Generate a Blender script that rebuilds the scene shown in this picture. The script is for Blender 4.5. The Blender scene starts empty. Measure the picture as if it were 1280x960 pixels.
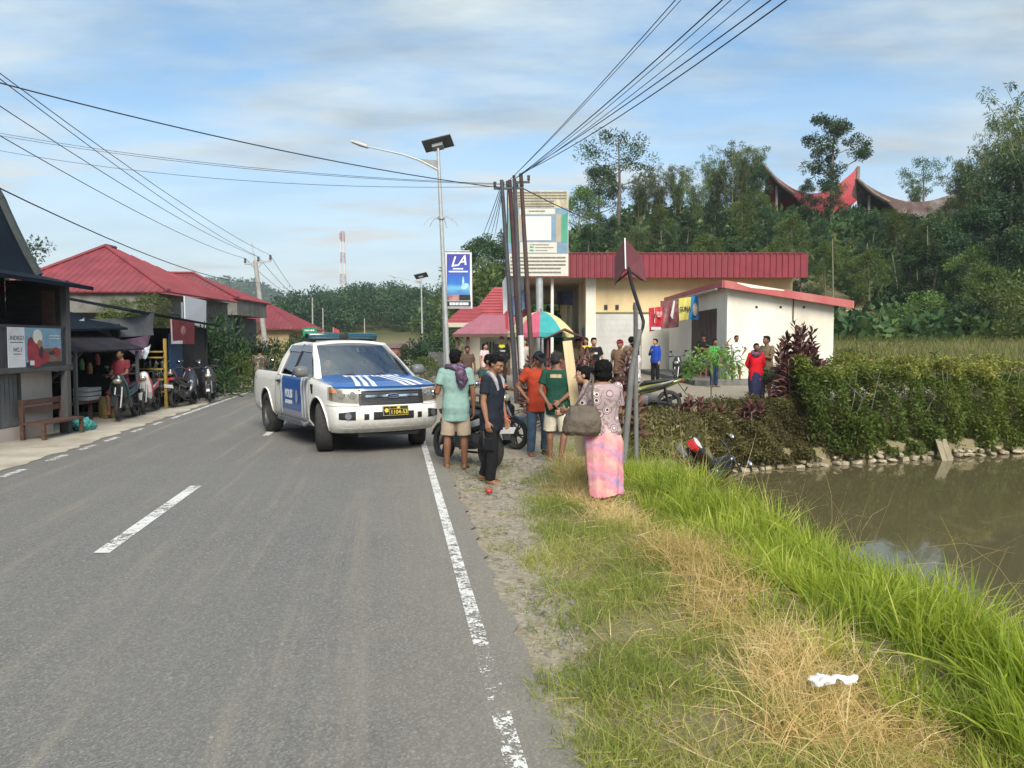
import bpy, bmesh, math, random
import numpy as np
from mathutils import Vector, Matrix, Euler, noise as mnoise
SC = bpy.context.scene
COL = SC.collection
RND = random.Random(7)
NR = np.random.default_rng(11)
PI = math.pi
V = Vector
# ---------------------------------------------------------------- camera
CAM_H = 1.70; FOC = 961.0; PITCH = math.atan(50 / 961.0)
def ray(px, py):
    x = (px - 640) / FOC; y = -(py - 480) / FOC
    return V((x, math.cos(PITCH) + y * math.sin(PITCH), y * math.cos(PITCH) - math.sin(PITCH)))
def at(px, py, Y):
    d = ray(px, py); return V((0, 0, CAM_H)) + d * (Y / d.y)
def gnd(px, py, z=0.0):
    d = ray(px, py); return V((0, 0, CAM_H)) + d * ((z - CAM_H) / d.z)
cam_d = bpy.data.cameras.new('camera'); cam = bpy.data.objects.new('camera', cam_d); COL.objects.link(cam)
cam.location = (0, 0, CAM_H); cam.rotation_euler = (PI / 2 - PITCH, 0, 0)
cam_d.sensor_width = 36; cam_d.lens = 36 * FOC / 1280; cam_d.clip_start = 0.05; cam_d.clip_end = 6000
SC.camera = cam
# ---------------------------------------------------------------- objects
def tag(o, label=None, cat=None, group=None, kind=None):
    if label: o['label'] = label
    if cat: o['category'] = cat
    if group: o['group'] = group
    if kind: o['kind'] = kind
    return o
def thing(name, label, cat, loc=(0, 0, 0), rz=0.0, group=None):
    o = bpy.data.objects.new(name, None); COL.objects.link(o)
    o.location = loc; o.rotation_euler = (0, 0, rz); o.empty_display_size = 0.2
    return tag(o, label, cat, group)
def copy_tree(o, parent=None):
    c = o.copy(); COL.objects.link(c); c.parent = parent
    for ch in list(o.children): copy_tree(ch, c)
    return c
def link(name, me, mats, parent=None, label=None, cat=None, group=None, kind=None):
    o = bpy.data.objects.new(name, me); COL.objects.link(o)
    for m in (mats if isinstance(mats, (list, tuple)) else [mats]): me.materials.append(m)
    if parent is not None: o.parent = parent
    return tag(o, label, cat, group, kind)
def sharpen(me, ang=35.0):
    bm = bmesh.new(); bm.from_mesh(me); ca = math.radians(ang)
    for f in bm.faces: f.smooth = True
    for e in bm.edges:
        e.smooth = not (len(e.link_faces) == 2 and e.calc_face_angle(0) > ca)
    bm.to_mesh(me); bm.free()
def frame_of(d):
    d = d.normalized(); a = V((0, 0, 1)) if abs(d.z) < 0.95 else V((0, 1, 0))
    u = d.cross(a).normalized(); w = d.cross(u).normalized(); return u, w
class MB:
    def __init__(s): s.v = []; s.f = []; s.m = []; s.cur = 0
    def mat(s, i): s.cur = i; return s
    def add(s, vs, fs):
        b = len(s.v); s.v.extend(V(p) for p in vs)
        for f in fs: s.f.append([i + b for i in f]); s.m.append(s.cur)
        return s
    def box(s, c, sz, rz=0, M=None):
        x, y, z = sz[0] / 2, sz[1] / 2, sz[2] / 2
        R = M or Matrix.Rotation(rz, 3, 'Z'); c = V(c)
        vs = [c + R @ V((a * x, b * y, d * z)) for d in (-1, 1) for a, b in ((-1, -1), (1, -1), (1, 1), (-1, 1))]
        return s.add(vs, [(3, 2, 1, 0), (4, 5, 6, 7), (0, 1, 5, 4), (1, 2, 6, 5), (2, 3, 7, 6), (3, 0, 4, 7)])
    def bx(s, x0, x1, y0, y1, z0, z1): return s.box(((x0 + x1) / 2, (y0 + y1) / 2, (z0 + z1) / 2), (abs(x1 - x0), abs(y1 - y0), abs(z1 - z0)))
    def beam(s, a, b, w, t, up=None):
        a = V(a); b = V(b); d = b - a; L = d.length; d.normalize()
        if up is None: u, n = frame_of(d)
        else: u = d.cross(V(up)).normalized(); n = u.cross(d).normalized()
        vs = [p + u * (i * w / 2) + n * (j * t / 2) for p in (a, b) for i, j in ((-1, -1), (1, -1), (1, 1), (-1, 1))]
        return s.add(vs, [(0, 1, 2, 3), (7, 6, 5, 4), (0, 4, 5, 1), (1, 5, 6, 2), (2, 6, 7, 3), (3, 7, 4, 0)])
    def rings(s, rings, cap=True, closed=False):
        n = len(rings[0]); vs = [p for r in rings for p in r]; fs = []
        K = len(rings)
        for k in range(K if closed else K - 1):
            k2 = (k + 1) % K
            for i in range(n):
                j = (i + 1) % n; fs.append((k * n + i, k * n + j, k2 * n + j, k2 * n + i))
        if cap and not closed: fs.append(tuple(range(n - 1, -1, -1))); fs.append(tuple((K - 1) * n + i for i in range(n)))
        return s.add(vs, fs)
    def tube(s, pts, r, n=8, cap=True, sq=None):
        pts = [V(p) for p in pts]; K = len(pts)
        rr = r if isinstance(r, (list, tuple)) else [r] * K
        rings = []; u = None
        for k in range(K):
            d = (pts[min(k + 1, K - 1)] - pts[max(k - 1, 0)])
            if d.length < 1e-9: d = V((0, 0, 1))
            d.normalize()
            if u is None: u, w = frame_of(d)
            else:
                u = (u - d * u.dot(d))
                if u.length < 1e-6: u, w = frame_of(d)
                u.normalize(); w = d.cross(u)
            rings.append([pts[k] + (u * math.cos(2 * PI * i / n) + w * math.sin(2 * PI * i / n)) * rr[k] for i in range(n)])
        return s.rings(rings, cap)
    def loft(s, spec, n=16, cap=True, sup=2.0):
        # spec rows: centre, half axis a (Vector), half axis b (Vector)
        rings = []
        for c, a, b in spec:
            r = []
            for i in range(n):
                t = 2 * PI * i / n; ct, st = math.cos(t), math.sin(t)
                e = 2.0 / sup
                r.append(V(c) + V(a) * (math.copysign(abs(ct) ** e, ct)) + V(b) * (math.copysign(abs(st) ** e, st)))
            rings.append(r)
        return s.rings(rings, cap)
    def ell(s, c, r, M=None, nu=12, nv=8):
        c = V(c); vs = []; fs = []
        for j in range(1, nv):
            ph = PI * j / nv
            for i in range(nu):
                t = 2 * PI * i / nu
                p = V((r[0] * math.sin(ph) * math.cos(t), r[1] * math.sin(ph) * math.sin(t), r[2] * math.cos(ph)))
                vs.append(c + (M @ p if M else p))
        top = len(vs); p = V((0, 0, r[2])); vs.append(c + (M @ p if M else p)); vs.append(c - (M @ p if M else p))
        for j in range(nv - 2):
            for i in range(nu):
                k = (i + 1) % nu; fs.append((j * nu + i, (j + 1) * nu + i, (j + 1) * nu + k, j * nu + k))
        for i in range(nu):
            k = (i + 1) % nu; fs.append((top, i, k)); fs.append((top + 1, (nv - 2) * nu + k, (nv - 2) * nu + i))
        return s.add(vs, fs)
    def cap(s, a, b, ra, rb, n=12):
        a = V(a); b = V(b); s.tube([a, b], [ra, rb], n); s.ell(a, (ra,) * 3, None, n, 8); s.ell(b, (rb,) * 3, None, n, 8); return s
    def prism(s, poly, ext):
        ext = V(ext); n = len(poly); vs = [V(p) for p in poly] + [V(p) + ext for p in poly]
        fs = [tuple(range(n - 1, -1, -1)), tuple(range(n, 2 * n))] + [(i, (i + 1) % n, n + (i + 1) % n, n + i) for i in range(n)]
        return s.add(vs, fs)
    def grid(s, P, nu, nv):
        vs = [P(u / (nu - 1), v / (nv - 1)) for v in range(nv) for u in range(nu)]
        return s.add(vs, [(j * nu + i, j * nu + i + 1, (j + 1) * nu + i + 1, (j + 1) * nu + i) for j in range(nv - 1) for i in range(nu - 1)])
    def xf(s, M):
        s.v = [M @ p for p in s.v]; return s
    def mesh(s, name, off=None, ang=35, fix=True):
        me = bpy.data.meshes.new(name)
        vs = [(p - off) for p in s.v] if off is not None else s.v
        me.from_pydata([tuple(p) for p in vs], [], s.f)
        if any(s.m): me.polygons.foreach_set('material_index', s.m)
        if fix:
            bm = bmesh.new(); bm.from_mesh(me); bmesh.ops.recalc_face_normals(bm, faces=bm.faces[:]); bm.to_mesh(me); bm.free()
        if ang: sharpen(me, ang)
        return me
    def build(s, name, mats, parent=None, ang=35, world=False, fix=True, bevel=0, **kw):
        off = V(parent.location) if (world and parent is not None) else None
        me = s.mesh(name, off, 0 if bevel else ang, fix)
        if bevel:
            bm = bmesh.new(); bm.from_mesh(me)
            ed = [e for e in bm.edges if len(e.link_faces) == 2 and e.calc_face_angle(0) > 0.6]
            bmesh.ops.bevel(bm, geom=ed, offset=bevel, segments=2, affect='EDGES', profile=0.6, clamp_overlap=True)
            bm.to_mesh(me); bm.free(); sharpen(me, ang or 35)
        return link(name, me, mats, parent, **kw)
def evaluated(ob, mods):
    for ty, kw in mods:
        m = ob.modifiers.new(ty, ty)
        for k, v in kw.items(): setattr(m, k, v)
    dg = bpy.context.evaluated_depsgraph_get(); dg.update()
    me = bpy.data.meshes.new_from_object(ob.evaluated_get(dg))
    ob.modifiers.clear(); return me
_TEX = {}
def cloudtex(scale):
    if scale not in _TEX:
        t = bpy.data.textures.new('cloth_noise', 'CLOUDS'); t.noise_scale = scale; t.noise_depth = 2; _TEX[scale] = t
    return _TEX[scale]
def melt(mb, vox=0.012, smooth=4, disp=0.0, dscale=0.1, dec=None):
    """union of overlapping closed shapes -> one continuous skin"""
    me = mb.mesh('melt', None, 0); ob = bpy.data.objects.new('melt', me); COL.objects.link(ob)
    mods = [('REMESH', dict(mode='VOXEL', voxel_size=vox, use_smooth_shade=True)), ('SMOOTH', dict(factor=0.5, iterations=smooth))]
    if disp: mods.append(('DISPLACE', dict(texture=cloudtex(dscale), strength=disp, mid_level=0.5)))
    if dec: mods.append(('DECIMATE', dict(ratio=dec)))
    out = evaluated(ob, mods); bpy.data.objects.remove(ob); bpy.data.meshes.remove(me)
    out.polygons.foreach_set('use_smooth', [True] * len(out.polygons)); return out
def text_mesh(txt, size, ext=0.004, align='CENTER', bold=0.0, shear=0.0):
    cu = bpy.data.curves.new('txt', 'FONT'); cu.body = txt; cu.size = size; cu.align_x = align; cu.align_y = 'CENTER'
    cu.extrude = ext; cu.offset = bold * size; cu.shear = shear; cu.resolution_u = 3
    ob = bpy.data.objects.new('txt', cu); COL.objects.link(ob); bpy.context.view_layer.update()
    me = bpy.data.meshes.new_from_object(ob.evaluated_get(bpy.context.evaluated_depsgraph_get()))
    bpy.data.objects.remove(ob); bpy.data.curves.remove(cu); me.materials.clear(); return me
def plane_M(o, xdir, ydir):
    x = V(xdir).normalized(); y = V(ydir).normalized(); z = x.cross(y).normalized(); y = z.cross(x)
    return Matrix(((x.x, y.x, z.x, o[0]), (x.y, y.y, z.y, o[1]), (x.z, y.z, z.z, o[2]), (0, 0, 0, 1)))
def text_into(mb, txt, size, M, matidx, ext=0.003, bold=0.0, shear=0.0, fn=None, sx=1.0):
    me = text_mesh(txt, size, ext, bold=bold, shear=shear); mb.mat(matidx)
    vs = [V((v.co.x * sx, v.co.y, v.co.z)) for v in me.vertices]
    vs = [fn(p) for p in vs] if fn else [M @ p for p in vs]
    mb.add(vs, [tuple(p.vertices) for p in me.polygons]); bpy.data.meshes.remove(me)
# ---------------------------------------------------------------- materials
_M = {}
class N:
    def __init__(s, name):
        s.m = bpy.data.materials.new(name); s.m.use_nodes = True; s.t = s.m.node_tree; s.n = s.t.nodes
        s.b = s.n['Principled BSDF']; s.out = s.n['Material Output']
    def new(s, ty, **kw):
        x = s.n.new(ty)
        for k, v in kw.items(): setattr(x, k, v)
        return x
    def l(s, a, b): s.t.links.new(a, b)
    def co(s, kind='Object'):
        if not hasattr(s, 'tc'): s.tc = s.new('ShaderNodeTexCoord')
        return s.tc.outputs[kind]
    def noise(s, scale, detail=4, rough=0.6, src=None, stretch=None):
        x = s.new('ShaderNodeTexNoise'); x.inputs['Scale'].default_value = scale; x.inputs['Detail'].default_value = detail; x.inputs['Roughness'].default_value = rough
        src = src or s.co()
        if stretch:
            mp = s.new('ShaderNodeMapping'); mp.inputs['Scale'].default_value = stretch; s.l(src, mp.inputs['Vector']); src = mp.outputs[0]
        s.l(src, x.inputs['Vector']); return x.outputs['Fac']
    def ramp(s, fac, stops, interp='LINEAR'):
        r = s.new('ShaderNodeValToRGB'); r.color_ramp.interpolation = interp; e = r.color_ramp.elements
        while len(e) < len(stops): e.new(0.5)
        for i, (p, c) in enumerate(stops):
            e[i].position = p; e[i].color = (c[0], c[1], c[2], 1) if not isinstance(c, (int, float)) else (c, c, c, 1)
        s.l(fac, r.inputs[0]); return r.outputs[0]
    def mix(s, f, a, b, mode='MIX'):
        x = s.new('ShaderNodeMix', data_type='RGBA', blend_type=mode)
        for sock, v in ((x.inputs[0], f), (x.inputs[6], a), (x.inputs[7], b)):
            if isinstance(v, (int, float)): sock.default_value = v
            elif isinstance(v, (tuple, list)): sock.default_value = (v[0], v[1], v[2], 1)
            else: s.l(v, sock)
        return x.outputs[2]
    def math(s, op, a, b=0.5):
        x = s.new('ShaderNodeMath', operation=op)
        for i, v in enumerate((a, b)):
            if isinstance(v, (int, float)): x.inputs[i].default_value = v
            else: s.l(v, x.inputs[i])
        return x.outputs[0]
    def bump(s, h, strength=0.3, dist=0.02):
        b = s.new('ShaderNodeBump'); b.inputs['Strength'].default_value = strength; b.inputs['Distance'].default_value = dist
        s.l(h, b.inputs['Height']); s.l(b.outputs[0], s.b.inputs['Normal'])
    def set(s, **kw):
        for k, v in kw.items():
            i = s.b.inputs[k.replace('_', ' ')]
            if isinstance(v, (int, float)): i.default_value = v
            elif isinstance(v, (tuple, list)): i.default_value = (v[0], v[1], v[2], 1)
            else: s.l(v, i)
        return s
def srgb(r, g, b):
    f = lambda c: (c / 255 / 12.92) if c / 255 <= 0.04045 else ((c / 255 + 0.055) / 1.055) ** 2.4
    return (f(r), f(g), f(b))
def mul(c, k): return tuple(min(1, x * k) for x in c)
def M(key, col=None, rough=0.6, var=0.25, scale=6.0, bump=0.0, bscale=40.0, metal=0.0, spec=0.4, coat=0.0, stretch=None, dirt=None, bdist=0.01):
    """plain procedural surface: colour broken up by two noises, optional grime and bump"""
    if key in _M: return _M[key]
    n = N(key)
    a = n.noise(scale, 5, 0.65, stretch=stretch)
    c = n.mix(n.ramp(a, [(0.3, 0.0), (0.7, 1.0)]), mul(col, 1 - var), mul(col, 1 + var * 0.6))
    if dirt:
        d = n.noise(scale * 0.35, 6, 0.7, stretch=(1, 1, 0.35))
        c = n.mix(n.ramp(d, [(0.48, 0.0), (0.72, 0.8)]), c, dirt)
    n.set(Base_Color=c, Metallic=metal, Roughness=rough); n.b.inputs['Specular IOR Level'].default_value = spec
    if coat: n.b.inputs['Coat Weight'].default_value = coat; n.b.inputs['Coat Roughness'].default_value = 0.08
    if bump: n.bump(n.noise(bscale, 4, 0.6), bump, bdist)
    _M[key] = n.m; return n.m
def leafmat(key, c1, c2, trans=0.35, rough=0.55, c3=None, vary=True):
    """leaf surface: tint attribute picks the colour of each leaf, light passes through"""
    if key in _M: return _M[key]
    n = N(key); at_ = n.new('ShaderNodeAttribute', attribute_name='tint')
    st = [(0.0, c1), (1.0, c2)] if c3 is None else [(0.0, c1), (0.6, c2), (1.0, c3)]
    c = n.ramp(at_.outputs['Fac'], st)
    oi = n.new('ShaderNodeObjectInfo')
    hs = n.new('ShaderNodeHueSaturation'); n.l(c, hs.inputs['Color'])
    n.l(n.math('ADD', n.math('MULTIPLY', oi.outputs['Random'], 0.8), 0.80), hs.inputs['Value'])
    n.l(n.math('ADD', n.math('MULTIPLY', oi.outputs['Random'], 0.05), 0.468), hs.inputs['Hue'])
    c = hs.outputs[0] if vary else c
    n.set(Base_Color=c, Roughness=rough); n.b.inputs['Specular IOR Level'].default_value = 0.25
    tr = n.new('ShaderNodeBsdfTranslucent'); n.l(n.mix(1.0, c, (1.3, 1.25, 0.6), 'MULTIPLY'), tr.inputs['Color'])
    ms = n.new('ShaderNodeMixShader'); ms.inputs[0].default_value = trans
    n.l(n.b.outputs[0], ms.inputs[1]); n.l(tr.outputs[0], ms.inputs[2]); n.l(ms.outputs[0], n.out.inputs['Surface'])
    _M[key] = n.m; return n.m
def np_mesh(name, verts, quads, tint=None, smooth=False):
    """fast mesh from numpy arrays; tint is per vertex"""
    me = bpy.data.meshes.new(name); nv, nq = len(verts), len(quads)
    me.vertices.add(nv); me.vertices.foreach_set('co', np.asarray(verts, np.float32).ravel())
    me.loops.add(nq * 4); me.loops.foreach_set('vertex_index', np.asarray(quads, np.int32).ravel())
    me.polygons.add(nq); me.polygons.foreach_set('loop_start', np.arange(nq, dtype=np.int32) * 4)
    me.update(calc_edges=True)
    if smooth: me.polygons.foreach_set('use_smooth', np.ones(nq, bool))
    if tint is not None:
        a = me.attributes.new('tint', 'FLOAT', 'POINT'); a.data.foreach_set('value', np.asarray(tint, np.float32))
    return me
def rand_dirs(n):
    d = NR.normal(size=(n, 3)); return d / np.linalg.norm(d, axis=1, keepdims=True)
def leaf_arrays(P, D, size, width=0.45, fold=0.12, droop=0.0):
    """P points, D leaf directions, size lengths -> folded diamond leaves"""
    n = len(P); size = np.broadcast_to(size, (n,))[:, None]
    D = D / np.linalg.norm(D, axis=1, keepdims=True)
    S = np.cross(D, rand_dirs(n)); S /= np.maximum(np.linalg.norm(S, axis=1, keepdims=True), 1e-6)
    U = np.cross(S, D)
    mid = P + D * size * 0.45
    tip = P + D * size; tip[:, 2] -= droop * size[:, 0]
    L = mid + S * size * width * 0.5 + U * size * fold; R = mid - S * size * width * 0.5 + U * size * fold
    verts = np.stack([P, L, tip, R], 1).reshape(-1, 3)
    return verts, np.arange(4 * n).reshape(-1, 4)
def blade_arrays(P, D, length, width, bend, seg=3):
    """grass blades: base P, upright dir D, sideways bend vector"""
    n = len(P); length = length[:, None]; width = width[:, None]
    S = np.cross(D, np.array([0, 0, 1.0])) + rand_dirs(n) * 0.8; S /= np.linalg.norm(S, axis=1, keepdims=True)
    vs = []
    for k in range(seg + 1):
        t = k / seg
        c = P + D * length * t + bend * length * (t ** 2.0)
        c[:, 2] -= (np.linalg.norm(bend, axis=1) * length[:, 0] * 0.35) * t ** 3
        w = width * (1 - t ** 1.6) * 0.5 + 0.0004
        vs += [c - S * w, c + S * w]
    verts = np.stack(vs, 1).reshape(-1, 3); m = 2 * (seg + 1)
    base = (np.arange(n) * m)[:, None]
    q = np.concatenate([base + np.array([2 * k, 2 * k + 1, 2 * k + 3, 2 * k + 2]) for k in range(seg)], 1).reshape(-1, 4)
    return verts, q, m
# ---------------------------------------------------------------- terrain functions (metres, camera over the origin)
def sm(t): t = np.clip(t, 0, 1); return t * t * (3 - 2 * t)
_RY = [-40, 3.11, 45, 60, 80, 120, 200]; _RX = [6.55, 0, -6.37, -8.9, -13.5, -26, -58]
def Xr(Y): return np.interp(Y, _RY, _RX)
def Xl(Y): return Xr(Y) - np.interp(Y, [0, 10, 60], [5.55, 5.52, 5.9])
_EY = [-20, -3, 3, 6, 9, 11, 13, 14.8]; _EX = [4.0, 3.2, 2.95, 2.65, 2.25, 2.4, 3.1, 3.7]
def Eb(Y): return np.interp(Y, _EY, _EX)
def Wl(X): return np.interp(X, [3, 4.2, 9.8, 14, 24, 40], [15.0, 15.5, 17.5, 19.0, 23.0, 30.0])
WATER = -0.9
def height(x, y):
    x = np.asarray(x, float); y = np.asarray(y, float)
    xr = Xr(y)
    court = 0.3 * sm((y - 11) / 8) * sm((x - xr - 0.6) / 3.5)
    h = np.where(y < 120, court, 0.3 * sm((x - xr) / 10))
    # verge right of the road, a little lump of a bank
    bank = sm((x - xr - 0.4) / 0.8) * sm((13 - y) / 4) * (0.05 * np.sin(x * 3.1 + y * 1.7) + 0.03 * np.sin(y * 4.3 - x * 2))
    h = h + bank - 0.03 * sm((x - xr - 0.05) / 0.4)
    h = h - 0.03 * sm((Xl(y) - x + 0.05) / 0.4) - 0.25 * sm((Xl(y) - 2.5 - x) / 0.9) * sm((40 - y) / 10)
    # pond
    dE = x - Eb(y); dW = Wl(x) - y
    back = -0.55 + 0.85 * sm((-dW) / 2.0)
    wallside = sm((x - 2.6) / 1.6) * sm((-dW + 0.15) / 0.15) * (1 - sm((-dW - 2.0) / 0.2))
    h = h * (1 - wallside) + np.minimum(back, h) * wallside
    pond = sm((dE + 0.15) / 0.75) * sm((dW + 0.05) / 0.12)
    h = h * (1 - pond) - 1.3 * pond
    # field, right hill, ridges
    u = x / np.maximum(y, 1.0)
    A = sm((u + 0.07) / 0.16)
    h = h + np.interp(y, [19, 40, 55], [0, 1.0, 2.2]) * sm((x - 12.2) / 3) * (y > 19)
    h = h + np.interp(y, [50, 58, 66, 78, 90, 110, 150, 400, 900], [0, 0.6, 3.5, 10, 13.2, 16, 20, 30, 0]) * A
    wob = 0.7 * np.sin(x * 0.21 + 1) * np.sin(y * 0.17) + 0.5 * np.sin(x * 0.5 + y * 0.3)
    h = h + wob * sm((y - 56) / 15) * A
    h = h + 10.5 * np.exp(-((y - 230) / 55) ** 2) * np.exp(-((u + 0.15) / 0.13) ** 2)
    h = h + 74 * np.exp(-((y - 1000) / 170) ** 2) * (np.exp(-((u + 0.36) / 0.12) ** 2) + 0.7 * np.exp(-((u + 0.8) / 0.25) ** 2))
    h = h + 6 * sm((-x - 30) / 30) * sm((y - 30) / 40) * sm((250 - y) / 100)
    return h
def hz(x, y): return float(height(x, y))
def lin(a, b, s): return np.arange(a, b, s)
gx = np.concatenate([-np.geomspace(950, 45, 30), lin(-42, -12, 1.5), lin(-12, -1, 0.5), lin(-1, 5, 0.12), lin(5, 14, 0.4), lin(14, 45, 1.2), np.geomspace(46, 950, 30)])
gy = np.concatenate([lin(-25, -2, 2.0), lin(-2, 19, 0.14), lin(19, 30, 0.5), lin(30, 110, 1.5), np.geomspace(112, 1260, 36)])
GX, GY = np.meshgrid(gx, gy); GZ = height(GX, GY)
nv = np.stack([GX, GY, GZ], -1).reshape(-1, 3); W_ = len(gx); H_ = len(gy)
ii = (np.arange(H_ - 1)[:, None] * W_ + np.arange(W_ - 1)[None, :]).reshape(-1)
gm = np_mesh('ground', nv, np.stack([ii, ii + 1, ii + 1 + W_, ii + W_], 1), smooth=True)
x, y = nv[:, 0], nv[:, 1]; xr = Xr(y); u_ = x / np.maximum(y, 1)
soil = sm((x - xr + 0.5) / 0.3) * sm((np.interp(y, [0, 3, 8, 10, 12, 60], [0.55, 0.65, 1.3, 2.2, 5, 9]) - (x - xr)) / 0.5)
soil = np.maximum(soil, sm((x + 2) / 2) * sm((y - 10.5) / 2) * sm((14 - x) / 2) * sm((60 - y) / 6) * sm((y - Wl(x) - 1.6) / 0.6))
soil = np.maximum(soil, sm((Xl(y) - x) / 0.5) * sm((x - Xl(y) + 9) / 2) * (y < 45))
forest = sm((y - 57) / 6) * sm((u_ + 0.1) / 0.1); forest = np.maximum(forest, sm((y - 150) / 30))
patch = np.exp(-(((x - 25.5) / 3.6) ** 2 + ((y - 62) / 7) ** 2)); patch = np.minimum(1, patch * 1.6)
zc = np.stack([soil, forest * (1 - patch), patch, np.ones_like(x)], 1).astype(np.float32)
a = gm.attributes.new('zone', 'FLOAT_COLOR', 'POINT'); a.data.foreach_set('color', zc.ravel())
n = N('ground_soil_and_grass')
z = n.new('ShaderNodeAttribute', attribute_name='zone'); sep = n.new('ShaderNodeSeparateColor'); n.l(z.outputs['Color'], sep.inputs[0])
n1 = n.noise(1.3, 6, 0.7); n2 = n.noise(9, 5, 0.7); n3 = n.noise(60, 3, 0.7)
grass = n.mix(n.ramp(n2, [(0.3, 0.0), (0.7, 1.0)]), (0.11, 0.105, 0.045), (0.23, 0.195, 0.10))
grass = n.mix(n.ramp(n1, [(0.35, 0.0), (0.7, 1.0)]), grass, (0.22, 0.18, 0.115))
dirt = n.mix(n.ramp(n2, [(0.3, 0.0), (0.7, 1.0)]), (0.20, 0.165, 0.115), (0.37, 0.32, 0.24))
vor = n.new('ShaderNodeTexVoronoi'); vor.inputs['Scale'].default_value = 26; n.l(n.co(), vor.inputs['Vector'])
stone = n.ramp(vor.outputs['Color'], [(0.0, (0.11, 0.10, 0.09)), (1.0, (0.40, 0.37, 0.32))])
dirt = n.mix(n.math('MULTIPLY', n.ramp(n1, [(0.4, 0.0), (0.62, 1.0)]), 0.6), dirt, stone)
soilf = n.ramp(n.math('ADD', sep.outputs[0], n.math('MULTIPLY', n.math('SUBTRACT', n2, 0.5), 0.9)), [(0.4, 0.0), (0.6, 1.0)])
c = n.mix(soilf, grass, dirt)
floor_ = n.mix(n.ramp(n.noise(0.6, 6, 0.7), [(0.3, 0.0), (0.7, 1.0)]), (0.03, 0.04, 0.014), (0.085, 0.10, 0.03))
c = n.mix(sep.outputs[1], c, floor_)
bare = n.mix(n.ramp(n.noise(0.9, 6, 0.75), [(0.4, 0.0), (0.6, 1.0)]), (0.10, 0.095, 0.04), (0.26, 0.21, 0.13))
c = n.mix(n.ramp(n.math('ADD', sep.outputs[2], n.math('MULTIPLY', n.math('SUBTRACT', n2, 0.5), 0.7)), [(0.4, 0.0), (0.6, 1.0)]), c, bare)
n.set(Base_Color=c, Roughness=0.95); n.b.inputs['Specular IOR Level'].default_value = 0.15
n.bump(n.math('ADD', n.math('MULTIPLY', vor.outputs['Distance'], -0.35), n.math('ADD', n2, n.math('MULTIPLY', n3, 0.3))), 0.7, 0.03)
link('ground', gm, n.m, kind='structure')
# ---------------------------------------------------------------- road
def strip(name, fa, fb, ys, z, m, kind='structure', nx=2, rag=0.0, **kw):
    mb = MB()
    rows = []
    for k, yy in enumerate(ys):
        a, b = float(fa(yy)), float(fb(yy))
        ja, jb = (RND.uniform(-rag, rag), RND.uniform(-rag, rag)) if rag else (0, 0)
        rows.append([V((a + ja + (b + jb - a - ja) * i / (nx - 1), yy, z(yy) if callable(z) else z)) for i in range(nx)])
    vs = [p for r in rows for p in r]
    mb.add(vs, [(k * nx + i, k * nx + i + 1, (k + 1) * nx + i + 1, (k + 1) * nx + i) for k in range(len(rows) - 1) for i in range(nx - 1)])
    return mb.build(name, m, ang=0, fix=False, kind=kind, **kw)
n = N('asphalt')
co = n.co()
mp = n.new('ShaderNodeMapping'); mp.inputs['Rotation'].default_value = (0, 0, -0.152); n.l(co, mp.inputs['Vector'])
v1 = n.new('ShaderNodeTexVoronoi'); v1.inputs['Scale'].default_value = 95; n.l(co, v1.inputs['Vector'])
v2 = n.new('ShaderNodeTexVoronoi'); v2.inputs['Scale'].default_value = 34; n.l(co, v2.inputs['Vector'])
base = n.ramp(v1.outputs['Color'], [(0.0, (0.085, 0.082, 0.077)), (0.6, (0.152, 0.146, 0.136)), (1.0, (0.27, 0.26, 0.24))])
lite = n.ramp(v2.outputs['Color'], [(0.88, 0.0), (0.95, 1.0)])
base = n.mix(n.math('MULTIPLY', lite, n.ramp(v2.outputs['Distance'], [(0.25, 1.0), (0.45, 0.0)])), base, (0.36, 0.35, 0.33))
dark = n.ramp(n.noise(19, 3, 0.6), [(0.71, 0.0), (0.78, 0.6)])
base = n.mix(dark, base, (0.035, 0.035, 0.035))
pat = n.ramp(n.noise(0.7, 5, 0.6), [(0.3, 0.0), (0.75, 1.0)])
base = n.mix(n.math('MULTIPLY', pat, 0.55), base, (0.185, 0.175, 0.157))
st = n.noise(1.0, 5, 0.65, src=mp.outputs[0], stretch=(3.2, 0.10, 1))
dust = n.ramp(st, [(0.50, 0.0), (0.66, 1.0)])
fine = n.ramp(n.noise(1.0, 4, 0.7, src=mp.outputs[0], stretch=(14, 0.5, 1)), [(0.42, 0.15), (0.68, 1.0)])
base = n.mix(n.math('MULTIPLY', n.math('MULTIPLY', dust, fine), 0.5), base, (0.30, 0.265, 0.20))
# tan dust dragged off the verge towards the right edge line
sx = n.new('ShaderNodeSeparateXYZ'); n.l(mp.outputs[0], sx.inputs[0])
edge = n.ramp(n.math('ADD', n.math('MULTIPLY', sx.outputs[0], 0.4), n.math('ADD', n.math('MULTIPLY', n.noise(2.2, 5, 0.7), 0.5), 0.3)), [(0.35, 0.0), (0.85, 1.0)])
base = n.mix(n.math('MULTIPLY', edge, 0.40), base, (0.27, 0.235, 0.18))
n.set(Base_Color=base, Roughness=0.82); n.b.inputs['Specular IOR Level'].default_value = 0.35
n.bump(n.math('ADD', v1.outputs['Distance'], n.noise(160, 2, 0.5)), 0.55, 0.006)
YR = np.concatenate([lin(-20, 0, 1), lin(0, 16, 0.12), lin(16, 60, 1), lin(60, 200, 5)])
strip('road', lambda y: Xl(y) - 0.25, lambda y: Xr(y) + 0.24, YR, 0.006, n.m, nx=8, rag=0.035)
n = N('worn_road_paint')
w = n.noise(9, 6, 0.75); w2 = n.noise(55, 3, 0.7)
col = n.mix(n.noise(12, 4, 0.7), (0.50, 0.49, 0.46), (0.72, 0.71, 0.68))
at_ = n.new('ShaderNodeAttribute', attribute_name='wear')
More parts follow.
